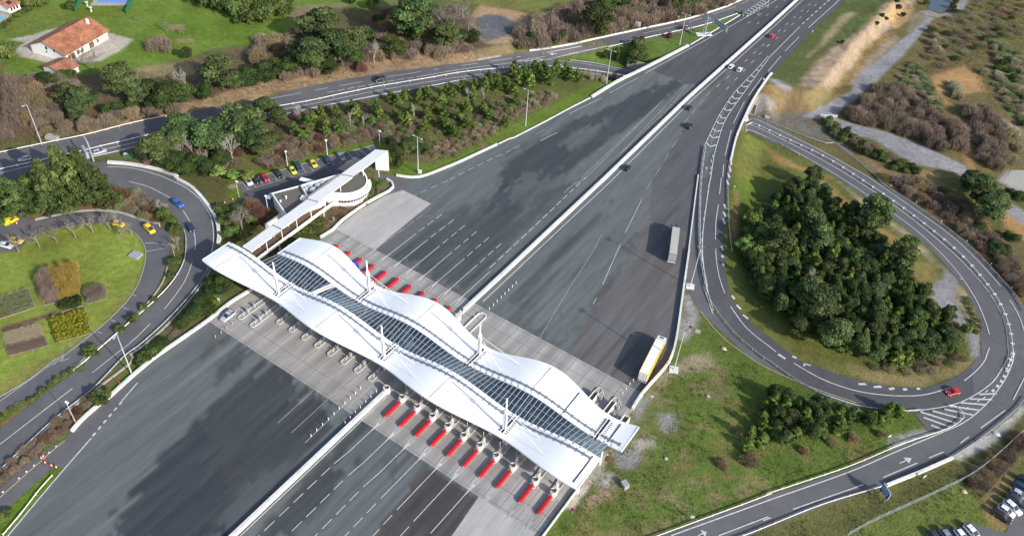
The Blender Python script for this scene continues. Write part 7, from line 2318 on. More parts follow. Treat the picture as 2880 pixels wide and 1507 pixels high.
def row(label, group, cat_, v, items, kind, h=None, r=None, jit=.15, var=None):
    """items: (x, y[, h, r[, kind]]) base points in the photo; each gets its place in the row, counted from the left of the photo"""
    items = [tuple(i) for i in items]
    P = G(v, [i[:2] for i in items])
    order = np.argsort(project(P)[:, 0])
    rank = {int(k): n+1 for n, k in enumerate(order)}
    for k, (it, p) in enumerate(zip(items, P)):
        hh = (it[2] if len(it) > 2 else h)*(1+jit*(rng.random()-.5))
        rr = (it[3] if len(it) > 3 else r)*(1+jit*(rng.random()-.5))
        kd = it[4] if len(it) > 4 else kind
        t = plant(p, hh, rr, kd, var, None, cat_)
        sz = ''
        o_ = rank[k]
        if len(items) > 1: lab = label+', %d%s from left' % (o_, 'th' if 10 < o_ % 100 < 14 else {1: 'st', 2: 'nd', 3: 'rd'}.get(o_ % 10, 'th'))
        else: lab = label
        tag(t, lab, cat_, group)
STUFF = {'twig': ([], [], [], [0]), 'leaf': ([], [], [], [0])}
def as_stuff(P, h, r, kind):
    src = TH[kind][0] if kind in TH else CR[kind][0]
    n = len(src.vertices)
    co = np.empty(n*3, np.float32)
    src.vertices.foreach_get('co', co)
    cc = np.empty(n*4, np.float32)
    src.color_attributes['Col'].data.foreach_get('color', cc)
    q = rng.random(n//4) < .45
    keep = np.repeat(q, 4)
    co = co.reshape(-1, 3)[keep]
    a = rng.random()*6.28
    xy = co[:, :2] @ np.array([[math.cos(a), math.sin(a)], [-math.sin(a), math.cos(a)]])
    V = np.column_stack([xy*r+np.array(P[:2]), co[:, 2]*h+P[2]])
    A = STUFF['twig' if kind in TH else 'leaf']
    A[0].append(V)
    A[1].append(np.arange(len(V), dtype=np.int32).reshape(-1, 4)+A[3][0])
    A[2].append(cc.reshape(-1, 4)[keep][:, :3]*(.8+.4*rng.random()))
    A[3][0] += len(V)
def scatter(label, group, cat_, poly, kinds, spacing, h, r, jit=.5, avoid=None, n=4000, cap=300, stuff=False):
    """individuals spread through an area; they share one label because nothing tells them apart"""
    P = np.asarray(poly)[:, :2]
    x0, y0 = P.min(0)
    x1, y1 = P.max(0)
    got = []
    X = rng.uniform(x0, x1, n)
    Y = rng.uniform(y0, y1, n)
    ok = inside(P, X, Y)
    for x, y in zip(X[ok], Y[ok]):
        if all((x-a)**2+(y-b)**2 > (spacing*s)**2 for a, b, s in got):
            got.append((x, y, .8+.45*rng.random()))
            if len(got) >= cap: break
    for x, y, s in got:
        k = kinds[int(rng.integers(len(kinds)))]
        z = float(H(np.array([x]), np.array([y]))[0])
        f = 1+jit*(rng.random()-.5)
        if stuff:
            as_stuff((x, y, z), h*f*(.85+.3*rng.random()), r*(1+jit*.8*(rng.random()-.5)), k)
            continue
        tag(plant((x, y, z), h*f*(.85+.3*rng.random()), r*(1+jit*.8*(rng.random()-.5)), k, None, None, cat_), label, cat_, group)
    return len(got)

PINE = 'pine tree'
# belt between the farm meadow and the upper slip road
row('dark pine of the belt below the farm meadow', 'pines below the farm meadow', PINE, 'A1', [(640, 850, 10, 6.2), (530, 800, 8, 4.6), (600, 900, 6, 3.6), (945, 760, 14, 6.6), (1040, 800, 10, 4.6), (1690, 690, 14, 8.0), (1600, 640, 9, 4.5), (1780, 680, 8, 4.5)], 'pine')
row('dark rounded evergreen of the belt below the farm meadow', 'evergreens below the farm meadow', 'tree', 'A1', [(1150, 770, 9, 4.2), (1300, 800, 10, 6.0), (1240, 830, 8, 4.5), (1420, 770, 8, 4.6), (1560, 750, 6.5, 3.4), (1860, 660, 8, 4.6), (1920, 640, 7, 4), (820, 850, 4, 2.8), (900, 840, 3.5, 2.6), (1000, 830, 3.5, 2.6), (1170, 830, 5, 3.0)], 'dark')
row('tall pine of the copse above the black people carrier', 'pines of the copse above the slip road', PINE, 'A2', [(430, 560, 15, 7.5), (330, 500, 11, 5.5), (600, 480, 15, 7.2), (520, 330, 14, 7.5), (420, 330, 13, 6.5), (690, 470, 10, 4.8), (760, 400, 11, 6.4), (1190, 330, 20, 8.6), (1230, 210, 17, 8.0), (1130, 300, 10, 5), (1440, 380, 12, 7.0), (1480, 350, 9, 5)], 'pine')
row('dark evergreen of the copse above the slip road', 'evergreens of the copse above the slip road', 'tree', 'A2', [(70, 620, 8, 5), (160, 570, 7, 4.5), (270, 560, 8, 5), (540, 560, 7, 4.2), (760, 500, 7, 4), (840, 330, 8, 4.5), (940, 190, 5, 3.6), (1010, 420, 9, 5), (1070, 430, 8, 4.4), (1230, 340, 8, 4.6), (1560, 330, 6, 3.4), (1640, 330, 7, 3.2), (720, 30, 4, 2.4), (890, 70, 5, 3.4)], 'dark')
row('white stemmed bare birch in the copse above the slip road', None, 'birch', 'A2', [(893, 480, 11, 3)], 'birch', var=0)
row('bare pale tree standing in the belt below the farmhouse', 'pale bare trees of the belt', 'birch', 'A1', [(1410, 690, 9, 3), (1380, 660, 7, 3)], 'birch')
row('large bare grey tree in front of the farmhouse terrace', None, 'bare tree', 'A1', [(705, 545, 13, 5)], 'bare', var=1)
row('tall leafless tree behind the copse near the dark gravel pit', 'leafless trees by the gravel pit', 'bare tree', 'A2', [(1390, 240, 13, 4), (1520, 210, 14, 4), (1600, 250, 13, 4), (1450, 190, 12, 4), (1660, 300, 12, 4), (1560, 140, 12, 4)], 'bare')
row('round leafless bush on the farm meadow', None, 'bush', 'A1', [(1215, 370, 6.0, 4.6)], 'brown')
row('small bare fruit tree on the farm meadow', 'bare fruit trees on the farm meadow', 'bare tree', 'A1', [(1262, 245, 6, 2), (1388, 262, 4, 2), (1040, 165, 3.5, 2), (210, 210, 2.5, 1)], 'bare')
row('small round bush casting a long shadow at the edge of the meadow', None, 'bush', 'A1', [(1415, 445, 5, 2.4)], 'dark')
row('dark tree at the green net fence of the pool garden', None, 'tree', 'A1', [(550, 88, 5, 2.6)], 'dark')
row('broad bush at the left edge beside the farm terrace', None, 'bush', 'A1', [(50, 440, 7, 5)], 'shrub')
row('hedge bush behind the turquoise pool house', 'hedge by the pool house', 'hedge', 'A1', [(170, 45, 5, 3.4), (230, 55, 5, 3.6), (290, 50, 5, 3.6), (330, 30, 4, 3)], 'shrub')
row('low hedge bush between the turquoise pool and the meadow', 'low hedge by the turquoise pool', 'hedge', 'A1', [(15, 215, 1.8, 1.7), (55, 190, 1.8, 1.7), (95, 160, 1.8, 1.7), (135, 130, 1.8, 1.7), (175, 105, 1.8, 1.7), (215, 82, 1.8, 1.7)], 'shrub')
row('clipped dark hedge bush in front of the dark red outbuilding', 'hedge at the outbuilding', 'hedge', 'A1', [(345, 620, 3.6, 3.0), (420, 630, 3.8, 3.2), (490, 600, 3.6, 3.0), (535, 580, 3.2, 2.6)], 'dark')
row('big dark bush of the clump at the top of the meadow', 'bush clump on the meadow', 'bush', 'A1', [(1480, 10, 6, 5), (1600, 40, 7, 6), (1700, 75, 8, 6), (1800, 120, 8, 6), (1900, 155, 7, 6), (1760, 20, 8, 6), (1880, 60, 8, 6), (1660, -20, 7, 6), (1790, 175, 2.5, 2.2)], 'shrub')
row('big dark bush at the right end of the meadow clump', 'bush clump on the meadow, right end', 'bush', 'A2', [(60, 150, 8, 6), (150, 110, 8, 6), (30, 60, 8, 6), (220, 50, 7, 5), (120, 20, 8, 6), (250, 100, 3, 2.4)], 'shrub')
scatter('bare brown brush of the scrub belt below the farm', 'brush below the farm', 'brush', G('A1', [(0, 600), (300, 600), (620, 640), (460, 760), (420, 900), (560, 940), (800, 900), (1000, 850), (1290, 800), (1320, 840), (1000, 910), (600, 1000), (440, 1040), (300, 1040), (180, 1000), (0, 1060)]), ['brown', 'brown', 'purple', 'tan', 'brown'], 4.4, 3.6, 3.0)
scatter('tall leafless poplar of the thicket at the left edge', 'poplars at the left edge', 'bare tree', G('A1', [(-60, 680), (120, 720), (200, 860), (190, 1000), (60, 1050), (-60, 1060)]), ['poplar'], 2.2, 10.5, 3, .3)
scatter('bare brown brush of the copse above the slip road', 'brush of the copse', 'brush', G('A2', [(0, 330), (300, 280), (330, 420), (200, 470), (760, 350), (900, 130), (1060, 90), (1080, 340), (1300, 250), (1560, 330), (1640, 380), (1500, 420), (1100, 440), (820, 470), (700, 500), (300, 600), (0, 600)]), ['brown', 'brown', 'purple', 'brown', 'tan'], 4.6, 4.4, 3.4)
row('russet leaved small tree on the bank of the slip road', None, 'tree', 'A2', [(800, 540, 5, 2)], 'rust')
# copse along the upper verge
scatter('bare brown tree of the copse on the upper verge', 'brush on the upper verge', 'brush', G('A3', [(30, 330), (170, 170), (400, 110), (560, 60), (700, 40), (900, 0), (1200, -80), (1640, -120), (1660, 20), (1300, 130), (900, 210), (700, 260), (500, 320), (250, 350), (100, 370)]), ['brown', 'purple', 'brown'], 5.2, 6.0, 4.4, cap=120)
row('large round evergreen in the copse on the upper verge', None, 'tree', 'A3', [(620, 265, 13, 7.5)], 'dark', var=0)
row('evergreen at the back of the upper copse', 'evergreens at the back of the upper copse', 'tree', 'A3', [(690, 130, 9, 5.5), (780, 80, 10, 6.5), (860, 60, 9, 5), (740, 30, 9, 6), (1240, 100, 9, 3.6), (1340, 80, 7, 4), (160, 330, 5, 3.2), (380, 330, 7, 2.4)], 'dark')
row('russet bush at the foot of the upper copse', 'russet bushes of the upper copse', 'bush', 'A3', [(955, 200, 3.6, 2.2), (1000, 205, 2.8, 2), (1160, 160, 3.8, 2.4), (1220, 150, 2.4, 2)], 'rust')
# pines between the slip road and the staff car park
row('rounded pine between the left slip road and the staff car park', 'rounded pines above the car park', PINE, 'A1', [(1200, 1230, 11, 6), (1385, 1090, 11, 6.4), (1350, 1160, 8, 4.6), (1610, 1150, 12, 7), (1830, 1060, 14, 8.5), (1760, 1130, 8, 5), (1910, 1140, 9, 5)], 'pine')
row('low evergreen at the foot of the rounded pines above the car park', 'low evergreens above the car park', 'bush', 'A1', [(1340, 1270, 5.5, 4.6), (1480, 1290, 6, 4.6), (1260, 1260, 5, 3.6), (1420, 1330, 5, 4), (1600, 1320, 5.5, 3.6), (1680, 1250, 6, 3.6), (1120, 1190, 4, 3)], 'dark')
row('light green bush at the edge of the staff car park', 'light bushes at the car park', 'bush', 'B1', [(1770, 20, 5, 3), (1660, 10, 5, 3), (1880, 20, 4, 2.6)], 'light')
row('white barked bare birch in the copse above the car park', 'birches above the car park', 'birch', 'A1', [(1460, 1190, 8, 3), (1520, 1170, 7, 3), (1380, 1190, 7, 3), (1760, 1220, 10, 3), (1720, 1210, 8, 3), (1570, 1250, 7, 3)], 'birch')
row('evergreen on the bank above the car park row', 'evergreens on the bank above the car park', 'tree', 'A2', [(20, 1080, 9, 5), (70, 1180, 7, 4.4), (90, 900, 9, 5), (180, 960, 7, 3.6), (140, 1100, 5, 3.6), (10, 1000, 8, 5)], 'pine')
scatter('bare brown brush on the bank above the car park', 'brush above the car park', 'brush', G('A2', [(0, 1160), (240, 1020), (540, 1060), (900, 1000), (960, 1040), (500, 1140), (120, 1270), (0, 1280)]), ['brown', 'purple', 'tan', 'rust'], 3.2, 2.4, 2.0, stuff=True)
scatter('bare brown brush among the rounded pines', 'brush among the rounded pines', 'brush', G('A1', [(1100, 1230), (1300, 1290), (1560, 1300), (1800, 1240), (1933, 1160)], 'A2', [(200, 900), (420, 860), (560, 830), (200, 920)], 'A1', [(1500, 1150)]), ['brown', 'rust', 'brown'], 4.0, 3.0, 2.4, stuff=True)
YP = [(1500, 740), (1430, 715), (1570, 690), (1640, 735), (1720, 695), (1760, 645), (1830, 695), (1840, 600), (1910, 650), (1390, 790), (1310, 765), (1240, 795), (1110, 765), (1060, 800), (1045, 885), (1000, 775), (910, 855), (940, 905), (760, 875), (720, 855), (620, 885), (640, 995), (520, 995), (440, 945), (380, 985), (300, 1015), (480, 905), (1290, 895), (1410, 885), (1510, 905), (1590, 835), (1700, 865), (1580, 965), (1450, 1015), (1270, 985), (1160, 965), (1120, 945), (1480, 1025), (1870, 965), (400, 1040), (340, 1070), (540, 1040), (1340, 850), (1180, 850), (870, 940), (1760, 900), (1370, 960), (1240, 760), (1650, 660), (1920, 720)]
row('young green pine on the bank below the slip road', 'young pines on the bank', PINE, 'A2', [(x+((x*13+y*7) % 37)-18, y+((x*5+y*11) % 29)-14, 4.6+2.0*((x*7+y) % 10)/10, 1.75+.8*((x*3+y) % 7)/7) for x, y in YP], 'young')
row('young green pine on the bank near the underpass ramp', 'young pines near the ramp', PINE, 'A3', [(15, 585, 7, 2.9), (60, 640, 7, 2.7), (130, 660, 7.5, 2.7), (200, 600, 7, 2.9), (235, 560, 6, 2.6), (270, 640, 6.5, 2.6), (330, 560, 6.5, 2.6), (400, 590, 6.5, 2.7), (440, 610, 5.5, 2.4), (490, 615, 5.5, 2.5), (15, 720, 5, 2.2), (100, 590, 6, 2.5), (165, 555, 6, 2.4), (300, 600, 5.5, 2.3), (30, 790, 4, 2)], 'young')
row('slim dark cypress like tree on the grass point by the walkway end', None, 'tree', 'A2', [(1070, 1290, 10, 2.2)], 'dark', var=1)
row('dark evergreen on the grass point behind the tall lamp', 'evergreens on the grass point', 'tree', 'A2', [(1150, 1210, 8.5, 3.4), (1200, 1170, 7.5, 3.0), (1000, 1100, 4, 1.4), (1270, 1170, 5, 2)], 'dark')
row('small bare sapling on the verge of the staff car park', 'saplings at the car park', 'bare tree', 'A2', [(95, 1280, 5, 2), (265, 1210, 5, 2), (575, 1140, 4, 2), (715, 1095, 4, 2), (390, 1190, 3.6, 2), (990, 1110, 4, 2)], 'bare')
row('russet bare tree beside the twin rail above the young pines', 'russet trees above the young pines', 'tree', 'A2', [(1270, 715, 4.2, 2.4), (940, 980, 3, 1.6), (365, 1010, 4, 2.2)], 'rust')
row('slim bare birch among the young pines', 'birches among the young pines', 'birch', 'A2', [(715, 950, 6, 2), (815, 960, 5, 2), (330, 930, 7, 2), (1195, 890, 5, 2), (1600, 770, 6, 2), (1720, 750, 5, 2), (1585, 840, 4, 2)], 'birch')
scatter('pampas tuft or dry brush on the bank above the far plaza', 'pampas and brush above the far plaza', 'brush', G('A2', [(1290, 1130), (1500, 1060), (1720, 940), (1933, 830)], 'A3', [(150, 750), (300, 690), (320, 760), (0, 900)], 'A2', [(1780, 1030), (1500, 1180), (1340, 1200)]), ['tan', 'brown', 'tan', 'plume', 'reed'], 2.3, 1.9, 1.35, stuff=True)
scatter('low brush between the young pines', 'brush between the young pines', 'brush', G('A2', [(300, 1060), (700, 900), (1100, 900), (1500, 800), (1933, 740), (1933, 830), (1500, 1030), (1200, 1090), (900, 1000), (500, 1100)]), ['brown', 'reed', 'shrub', 'tan', 'shrub', 'brown'], 3.0, 1.6, 1.7, stuff=True)
row('pale pampas plume by the underpass parapet', 'pampas plumes by the parapet', 'pampas', 'A3', [(545, 575, 2.6, 1.2), (600, 600, 2.8, 1.2), (630, 600, 2.8, 1.2), (690, 610, 3, 1.2), (735, 590, 3, 1.1), (765, 610, 2.6, 1.1), (580, 560, 2.4, 1.1)], 'plume')
# grass wedge
row('dense dark tree group in the middle of the grass wedge', 'trees in the grass wedge', 'tree', 'A3', [(930, 490, 9, 4.0), (890, 500, 8, 3.0), (970, 475, 8.5, 3.2)], 'dark')
row('small round topped tree at the broad rail of the grass wedge', None, 'tree', 'A3', [(945, 365, 4.5, 3.2)], 'shrub')
row('slender grey green tree in the grass wedge', 'slender trees in the wedge', 'tree', 'A3', [(785, 465, 6, 1.9), (700, 450, 4.5, 1.5)], 'dark')
row('thin russet sapling beside the broad rail', 'saplings by the broad rail', 'bare tree', 'A3', [(1185, 290, 3.5, 1.4), (980, 310, 3.5, 1.2), (1290, 230, 3, 1.2)], 'rust')
# left: pines, lawn trees, beds
row('big dark pine above the service road at the left', 'big pines above the service road', PINE, 'B1', [(120, 270, 14, 7.5), (440, 225, 20, 6.4), (560, 210, 23, 6.6), (690, 200, 21, 6.4), (800, 190, 12, 5.4), (620, 160, 14, 6), (400, 250, 10, 4.6), (740, 150, 13, 6), (30, 220, 12, 6), (215, 235, 9, 4.4)], 'conifer')
row('light yellow green pine with visible pale trunk at the left', None, PINE, 'B1', [(300, 195, 12.5, 5.2)], 'light', var=0)
row('round bush of the hedge strip at the service road bend', 'bushes of the service road bend', 'bush', 'B1', [(1240, 300, 3.6, 2.4), (1300, 340, 3, 2), (1330, 400, 3, 1.9), (1320, 650, 2.6, 2.4), (1290, 740, 1.6, 1.4), (1010, 1070, 2.6, 1.9), (1090, 985, 1.8, 1.4), (1165, 920, 1.4, 1.1), (905, 1150, 2.2, 1.6), (905, 180, 3.6, 1.9), (690, 1320, 2.4, 2.6)], 'shrub')
scatter('dry brown brush between the service road and the loop road', 'brush at the service road', 'brush', G('B1', [(880, 80), (1090, 135), (1260, 250), (1210, 330), (1060, 290), (900, 240)]), ['brown', 'tan', 'reed', 'rust'], 2.2, 2.2, 1.6, stuff=True)
row('small bare birch in the strip between service road and loop road', 'birches of the strip', 'birch', 'B1', [(1215, 265, 5, 2), (1265, 260, 4, 2), (1320, 590, 5.5, 2), (1350, 540, 5, 2)], 'birch')
row('leafless street tree along the edge of the round lawn', 'leafless trees along the lawn', 'bare tree', 'B1', [(142, 556, 8.5, 3), (297, 515, 8.5, 3), (428, 485, 8, 3), (572, 448, 8, 3), (702, 410, 8.5, 3), (830, 380, 7, 3), (922, 428, 8.5, 3)], 'bare')
row('leafless grey tree between the drive and the loop barrier', None, 'bare tree', 'B1', [(1835, 400, 12, 4)], 'bare', var=2)
row('reddish bare bush behind the globe lamp', 'reddish bushes by the office', 'bush', 'B2', [(20, 290, 5, 3.2), (-30, 250, 5, 3), (60, 330, 3, 2.2)], 'rust')
row('dark bush between the loop barrier and the walkway', 'dark bushes by the walkway', 'bush', 'B1', [(1700, 330, 3, 2.6), (1760, 420, 3, 2.6), (1700, 430, 2.4, 2), (1850, 450, 3, 2.4), (1900, 330, 3.5, 3), (1800, 260, 3, 2.6), (1670, 250, 3, 2.6)], 'shrub')
row('dark shrub under the walkway at the canopy', 'shrubs between walkway and canopy', 'bush', 'v6', [(1080, 430, 2.4, 2.4), (1200, 370, 2.4, 2.2), (1330, 300, 2.6, 2.4), (1450, 220, 2.6, 2.4), (1550, 150, 2.6, 2.4)], 'dark')
row('grey green shrub on the planted bank by the office', 'shrubs on the office bank', 'bush', 'va', [(750, 1180, 3, 3), (840, 1140, 3, 3), (640, 1200, 2.4, 2.4), (830, 1020, 1.8, 1.6), (560, 1230, 2, 2), (450, 1250, 2, 2)], 'shrub')
scatter('dry rusty ground shrub on the planted bank', 'dry shrubs on the office bank', 'bush', G('va', [(900, 930), (1400, 830), (1440, 800), (1150, 1000), (1000, 1130), (900, 1180), (900, 1050)]), ['rust', 'brown', 'tan'], 1.7, .9, 1.2, stuff=True)
scatter('grey green low shrub under the curved office windows', 'low shrubs under the office windows', 'bush', G('va', [(1500, 700), (1580, 590), (1700, 700), (1540, 820), (1440, 860)]), ['reed', 'shrub'], 1.7, 1.1, 1.1, stuff=True)
row('dark shrub in the garden below the left canopy tip', 'shrubs below the left canopy tip', 'bush', 'B1', [(1680, 850, 5.5, 3.6), (1740, 830, 5, 3), (1620, 830, 4.5, 2.8), (1590, 870, 2.6, 2), (1530, 960, 3.2, 2.8), (1570, 1010, 3, 2.6), (1480, 1040, 3.2, 2.8), (1420, 1090, 3, 2.6), (1380, 1120, 2.6, 2.2), (1220, 1260, 2, 2), (1180, 1310, 2, 2.2), (1120, 1340, 2, 2)], 'dark')
scatter('purple brown low brush below the loop road', 'brush below the loop road', 'brush', G('B1', [(1560, 790), (1590, 850), (1490, 1000), (1330, 1180), (1200, 1320), (1120, 1320), (1260, 1150), (1440, 950)]), ['purple', 'brown', 'reed'], 1.6, .9, .9, stuff=True)
row('round clipped bush next to the no stopping sign', None, 'bush', 'C1', [(770, 330, 4.2, 2.5)], 'shrub', var=1)
scatter('bare reddish hedge shrub along the exit lane', 'hedge along the exit lane', 'hedge', G('C1', [(640, 310), (690, 330), (560, 520), (420, 610), (300, 700), (0, 960), (0, 870), (320, 590), (480, 440)]), ['rust', 'brown', 'purple', 'brown'], 1.9, 1.6, 1.2)
row('dark shrub at the head of the near plaza wall', 'shrubs at the near wall', 'bush', 'C1', [(1100, 10, 2.2, 2.0), (1060, 50, 1.8, 1.6), (1150, -30, 2.4, 2.2), (50, 1200, 1.6, 1.6)], 'shrub')
scatter('low green hedge shrub between the two left roads', 'low hedge between the left roads', 'hedge', G('C1', [(600, 60), (640, 90), (540, 120), (300, 290), (0, 500), (0, 430), (300, 270), (520, 110)]), ['shrub', 'shrub', 'reed'], 1.5, 1.0, 1.1, stuff=True)
# garden beds
def bed(label, v, q, h, kinds, sp, r, hh, split=None, split_kind=None):
    P = G(v, q)
    c = P[:, :2].mean(0)
    t = thing('garden_bed', label, 'garden bed', (*c, P[0, 2]))
    Q = [tuple(p) for p in (P[:, :2] if sum(P[i][0]*P[(i+1) % len(P)][1]-P[(i+1) % len(P)][0]*P[i][1] for i in range(len(P))) > 0 else P[::-1, :2])]
    MB().prism(Q, .0, .16).build('soil', M['timber'], t)
    k = MB()
    ring(k, Q, .18, 0, .26)
    k.build('edging', M['kerb'], t)
    Pq = np.array(Q)
    x0, y0 = Pq.min(0)
    x1, y1 = Pq.max(0)
    acc = {}
    for kd in set(kinds): acc[kd] = ([], [], [], [0])
    got = []
    for x, y in zip(rng.uniform(x0, x1, 2600), rng.uniform(y0, y1, 2600)):
        if not inside(Pq, np.array([x]), np.array([y]))[0]: continue
        if any((x-a)**2+(y-b)**2 < sp*sp for a, b in got): continue
        if seg_dist(Pq, np.array([x]), np.array([y]), True)[0][0] < r*.55: continue
        got.append((x, y))
        f = vnoise(x, y, 5.0, 3)
        kd = kinds[int(f*len(kinds)*.999)] if split is None else kinds[0 if split(x-c[0], y-c[1]) else 1]
        src = TH[kd][0] if kd in TH else CR[kd][0]
        n = len(src.vertices)
        co = np.empty(n*3, np.float32)
        src.vertices.foreach_get('co', co)
        co = co.reshape(-1, 3)
        keep = slice(0, (n//4//(3 if kd in TH else 2))*4)
        co = co[keep]
        a = rng.random()*6.28
        xy = co[:, :2] @ np.array([[math.cos(a), math.sin(a)], [-math.sin(a), math.cos(a)]])
        V = np.column_stack([xy*r+np.array([x-c[0], y-c[1]]), co[:, 2]*hh*(.8+.4*rng.random())+.1])
        cc = np.empty(n*4, np.float32)
        src.color_attributes['Col'].data.foreach_get('color', cc)
        A = acc[kd]
        A[0].append(V)
        A[2].append(cc.reshape(-1, 4)[keep][:, :3]*BEDC.get((label[:6], kd), 1.0))
        A[1].append(np.arange(len(V), dtype=np.int32).reshape(-1, 4)+A[3][0])
        A[3][0] += len(V)
    for kd, A in acc.items():
        if A[0]: put('planting', mesh_np('planting', np.concatenate(A[0]), np.concatenate(A[1]), M['twig' if kd in TH else 'leaf'], np.concatenate(A[2])), t)
BEDC = {('yellow', 'shrub'): np.array((2.4, 1.75, .65)), ('low be', 'shrub'): np.array((1.3, 1.0, .5))}
bed('tall square bed of golden willow shoots on the round lawn', 'B1', [(278, 745), (590, 660), (607, 888), (335, 962)], 3.5, ['gold', 'purple'], .8, 1.3, 3.6, split=lambda x, y: x*.4+y > -1.5)
bed('square bed of bare purple brush on the round lawn', 'B1', [(640, 850), (795, 810), (808, 910), (660, 950)], 2, ['purple'], .8, 1.2, 2.6)
bed('yellow flecked square bed in the lawn below the dark hedge', 'B1', [(372, 1070), (650, 985), (692, 1170), (430, 1250)], 1, ['shrub'], .62, .8, 1.5)
bed('square bed of straw coloured stems by the service road', 'B1', [(22, 1175), (300, 1098), (370, 1272), (70, 1345)], 1, ['plume', 'purple'], .62, .75, 1.1, split=lambda x, y: x*1.0-y*.6 < 1.2)
bed('low bed of rounded olive cushions at the left edge', 'B1', [(-120, 920), (215, 830), (270, 975), (0, 1065), (-120, 1100)], 1, ['shrub', 'reed'], 1.0, .75, .75)
bed('dark clipped rectangular hedge bed between path and yellow bed', 'B1', [(452, 968), (610, 905), (630, 960), (470, 1015)], 2, ['dark'], .6, .9, 2.0)
# palm
o = G('va', [(1655, 610)])[0]
t = thing('palm_tree', 'feathery palm on the rounded planting point beside the office', 'palm', o)
MB().tube((0, 0, -.1), (0, 0, 1.6), .4, .3, 8).local('trunk', M['trunk'], t)
V, F, CC = [], [], []
for i in range(46):
    a = rng.random()*6.28
    el = .15+1.1*rng.random()
    L = 2.6+.8*rng.random()
    p = np.array((0, 0, 1.5))
    d = np.array((math.cos(a)*math.cos(el), math.sin(a)*math.cos(el), math.sin(el)))
    s = np.array((-math.sin(a), math.cos(a), 0))*.24
    c_ = np.array((.085, .125, .03))*(.7+.7*rng.random())
    prev = p
    for k in range(4):
        nx_ = prev+d*L/4
        d = d+np.array((0, 0, -.30))
        d /= np.linalg.norm(d)
        w0, w1 = 1-.2*k, .8-.2*k
        b = len(V)
        V += [prev-s*w0, prev+s*w0, nx_+s*w1, nx_-s*w1]
        CC += [c_]*4
        F.append((b, b+1, b+2, b+3))
        prev = nx_
put('crown', mesh_np('crown', np.array(V), np.array(F, np.int32), M['leaf'], np.array(CC)), t)
# the forest inside the loop
FOR = G('B3', [(1755, 440), (1850, 340), (1933, 275)], 'B4', [(60, 180), (200, 130), (330, 130), (430, 190), (560, 300), (730, 370), (790, 460), (860, 580), (960, 650), (980, 740), (1060, 820), (1130, 950), (1200, 1080), (1330, 1170), (1390, 1250), (1300, 1330)], 'C4', [(1180, 60), (1000, 70), (840, 50), (680, 20)], 'B4', [(500, 1300), (320, 1200), (170, 1120), (10, 980)], 'B3', [(1900, 920), (1830, 800), (1780, 680), (1735, 600)])
nf = scatter('dense green pine of the forest inside the eastern road loop', 'pines of the loop forest', PINE, FOR, ['young', 'pine', 'dark', 'young', 'pine', 'dark'], 2.8, 6.6, 2.6, .6, n=20000, cap=298)
row('tall blue green pine rising above the loop forest', 'tall pines of the loop forest', PINE, 'B4', [(745, 400, 14, 5.5), (700, 480, 12, 5), (260, 480, 13, 5), (330, 570, 12, 5), (340, 1080, 13, 6), (250, 1010, 12, 5), (460, 1280, 11, 5), (1000, 640, 11, 4.6), (940, 700, 11, 4.6), (205, 1190, 7, 3.4), (310, 70, 9, 3.6), (30, 600, 12, 5)], 'pine')
row('light green tree at the western edge of the loop forest', 'light trees of the loop forest', 'tree', 'B3', [(1790, 380, 7, 3.0), (1850, 500, 9, 4.2), (1900, 620, 9, 4.2), (1740, 560, 7, 3.4)], 'light')
row('bare pale tree inside the loop forest', 'bare trees of the loop forest', 'birch', 'B4', [(20, 890, 8, 3), (290, 840, 8, 3), (760, 960, 9, 3), (1040, 700, 6, 3)], 'birch')
row('bush on the gravel point at the bottom of the loop forest', 'bushes at the gravel point', 'bush', 'B4', [(1480, 1160, 3.4, 2), (1370, 1310, 3.6, 2.2), (1340, 1270, 3, 2)], 'shrub')
scatter('dry brush at the southern rim of the loop forest', 'brush at the rim of the forest', 'brush', G('B4', [(1030, 680), (1150, 760), (1300, 1000), (1450, 1120), (1480, 1200), (1340, 1348)], 'C4', [(1500, 20), (1250, 130), (1000, 130), (760, 80), (1000, 60), (1350, 0)], 'B4', [(1300, 1100), (1180, 900)]), ['tan', 'brown', 'reed', 'plume'], 2.6, 1.7, 1.5, stuff=True)
row('tuft of green grass on the sandy strip inside the bend', 'tufts on the sandy strip', 'grass tuft', 'B4', [(1505, 915, 1.2, 1.0), (1505, 945, 1.2, 1.1), (1530, 990, 1.2, 1.0), (1550, 1030, 1.2, 1.0), (1580, 1075, 1.3, 1.1), (1540, 1085, 1.2, 1.0), (1545, 1125, 1.2, 1.0), (1590, 1120, 1.2, 1.0), (1570, 1160, 1.2, 1.0)], 'reed')
# grove of the south embankment
GRV = G('C3', [(1870, 420), (1933, 370)], 'C4', [(0, 300), (150, 340), (330, 370), (450, 470), (590, 460), (660, 510), (760, 520), (620, 560), (350, 630), (250, 630), (90, 680), (-60, 650)], 'C3', [(1800, 690), (1730, 700), (1720, 660), (1850, 580)])
scatter('young green pine of the grove on the south embankment', 'pines of the south grove', PINE, GRV, ['young', 'pine', 'young', 'dark'], 2.7, 4.8, 2.0, .5, n=5000, cap=85)
row('outlying young pine east of the south grove', 'outlying pines of the grove', PINE, 'C4', [(900, 430, 4.8, 2.2), (960, 450, 4.4, 2.2), (870, 470, 4, 2), (760, 500, 5, 2), (830, 510, 3.6, 1.8)], 'young')
row('dry leafless bush in the grass below the south grove', 'dry bushes below the south grove', 'bush', 'C4', [(640, 620, 1.6, 1.4), (480, 650, 1.8, 1.5), (845, 590, 1.8, 1.0), (270, 715, 1.8, 1.2)], 'tan')
row('dry leafless bush in the grass west of the south grove', 'dry bushes west of the south grove', 'bush', 'C3', [(1590, 820, 1.8, 1.4), (1790, 790, 2.4, 2.2)], 'tan')
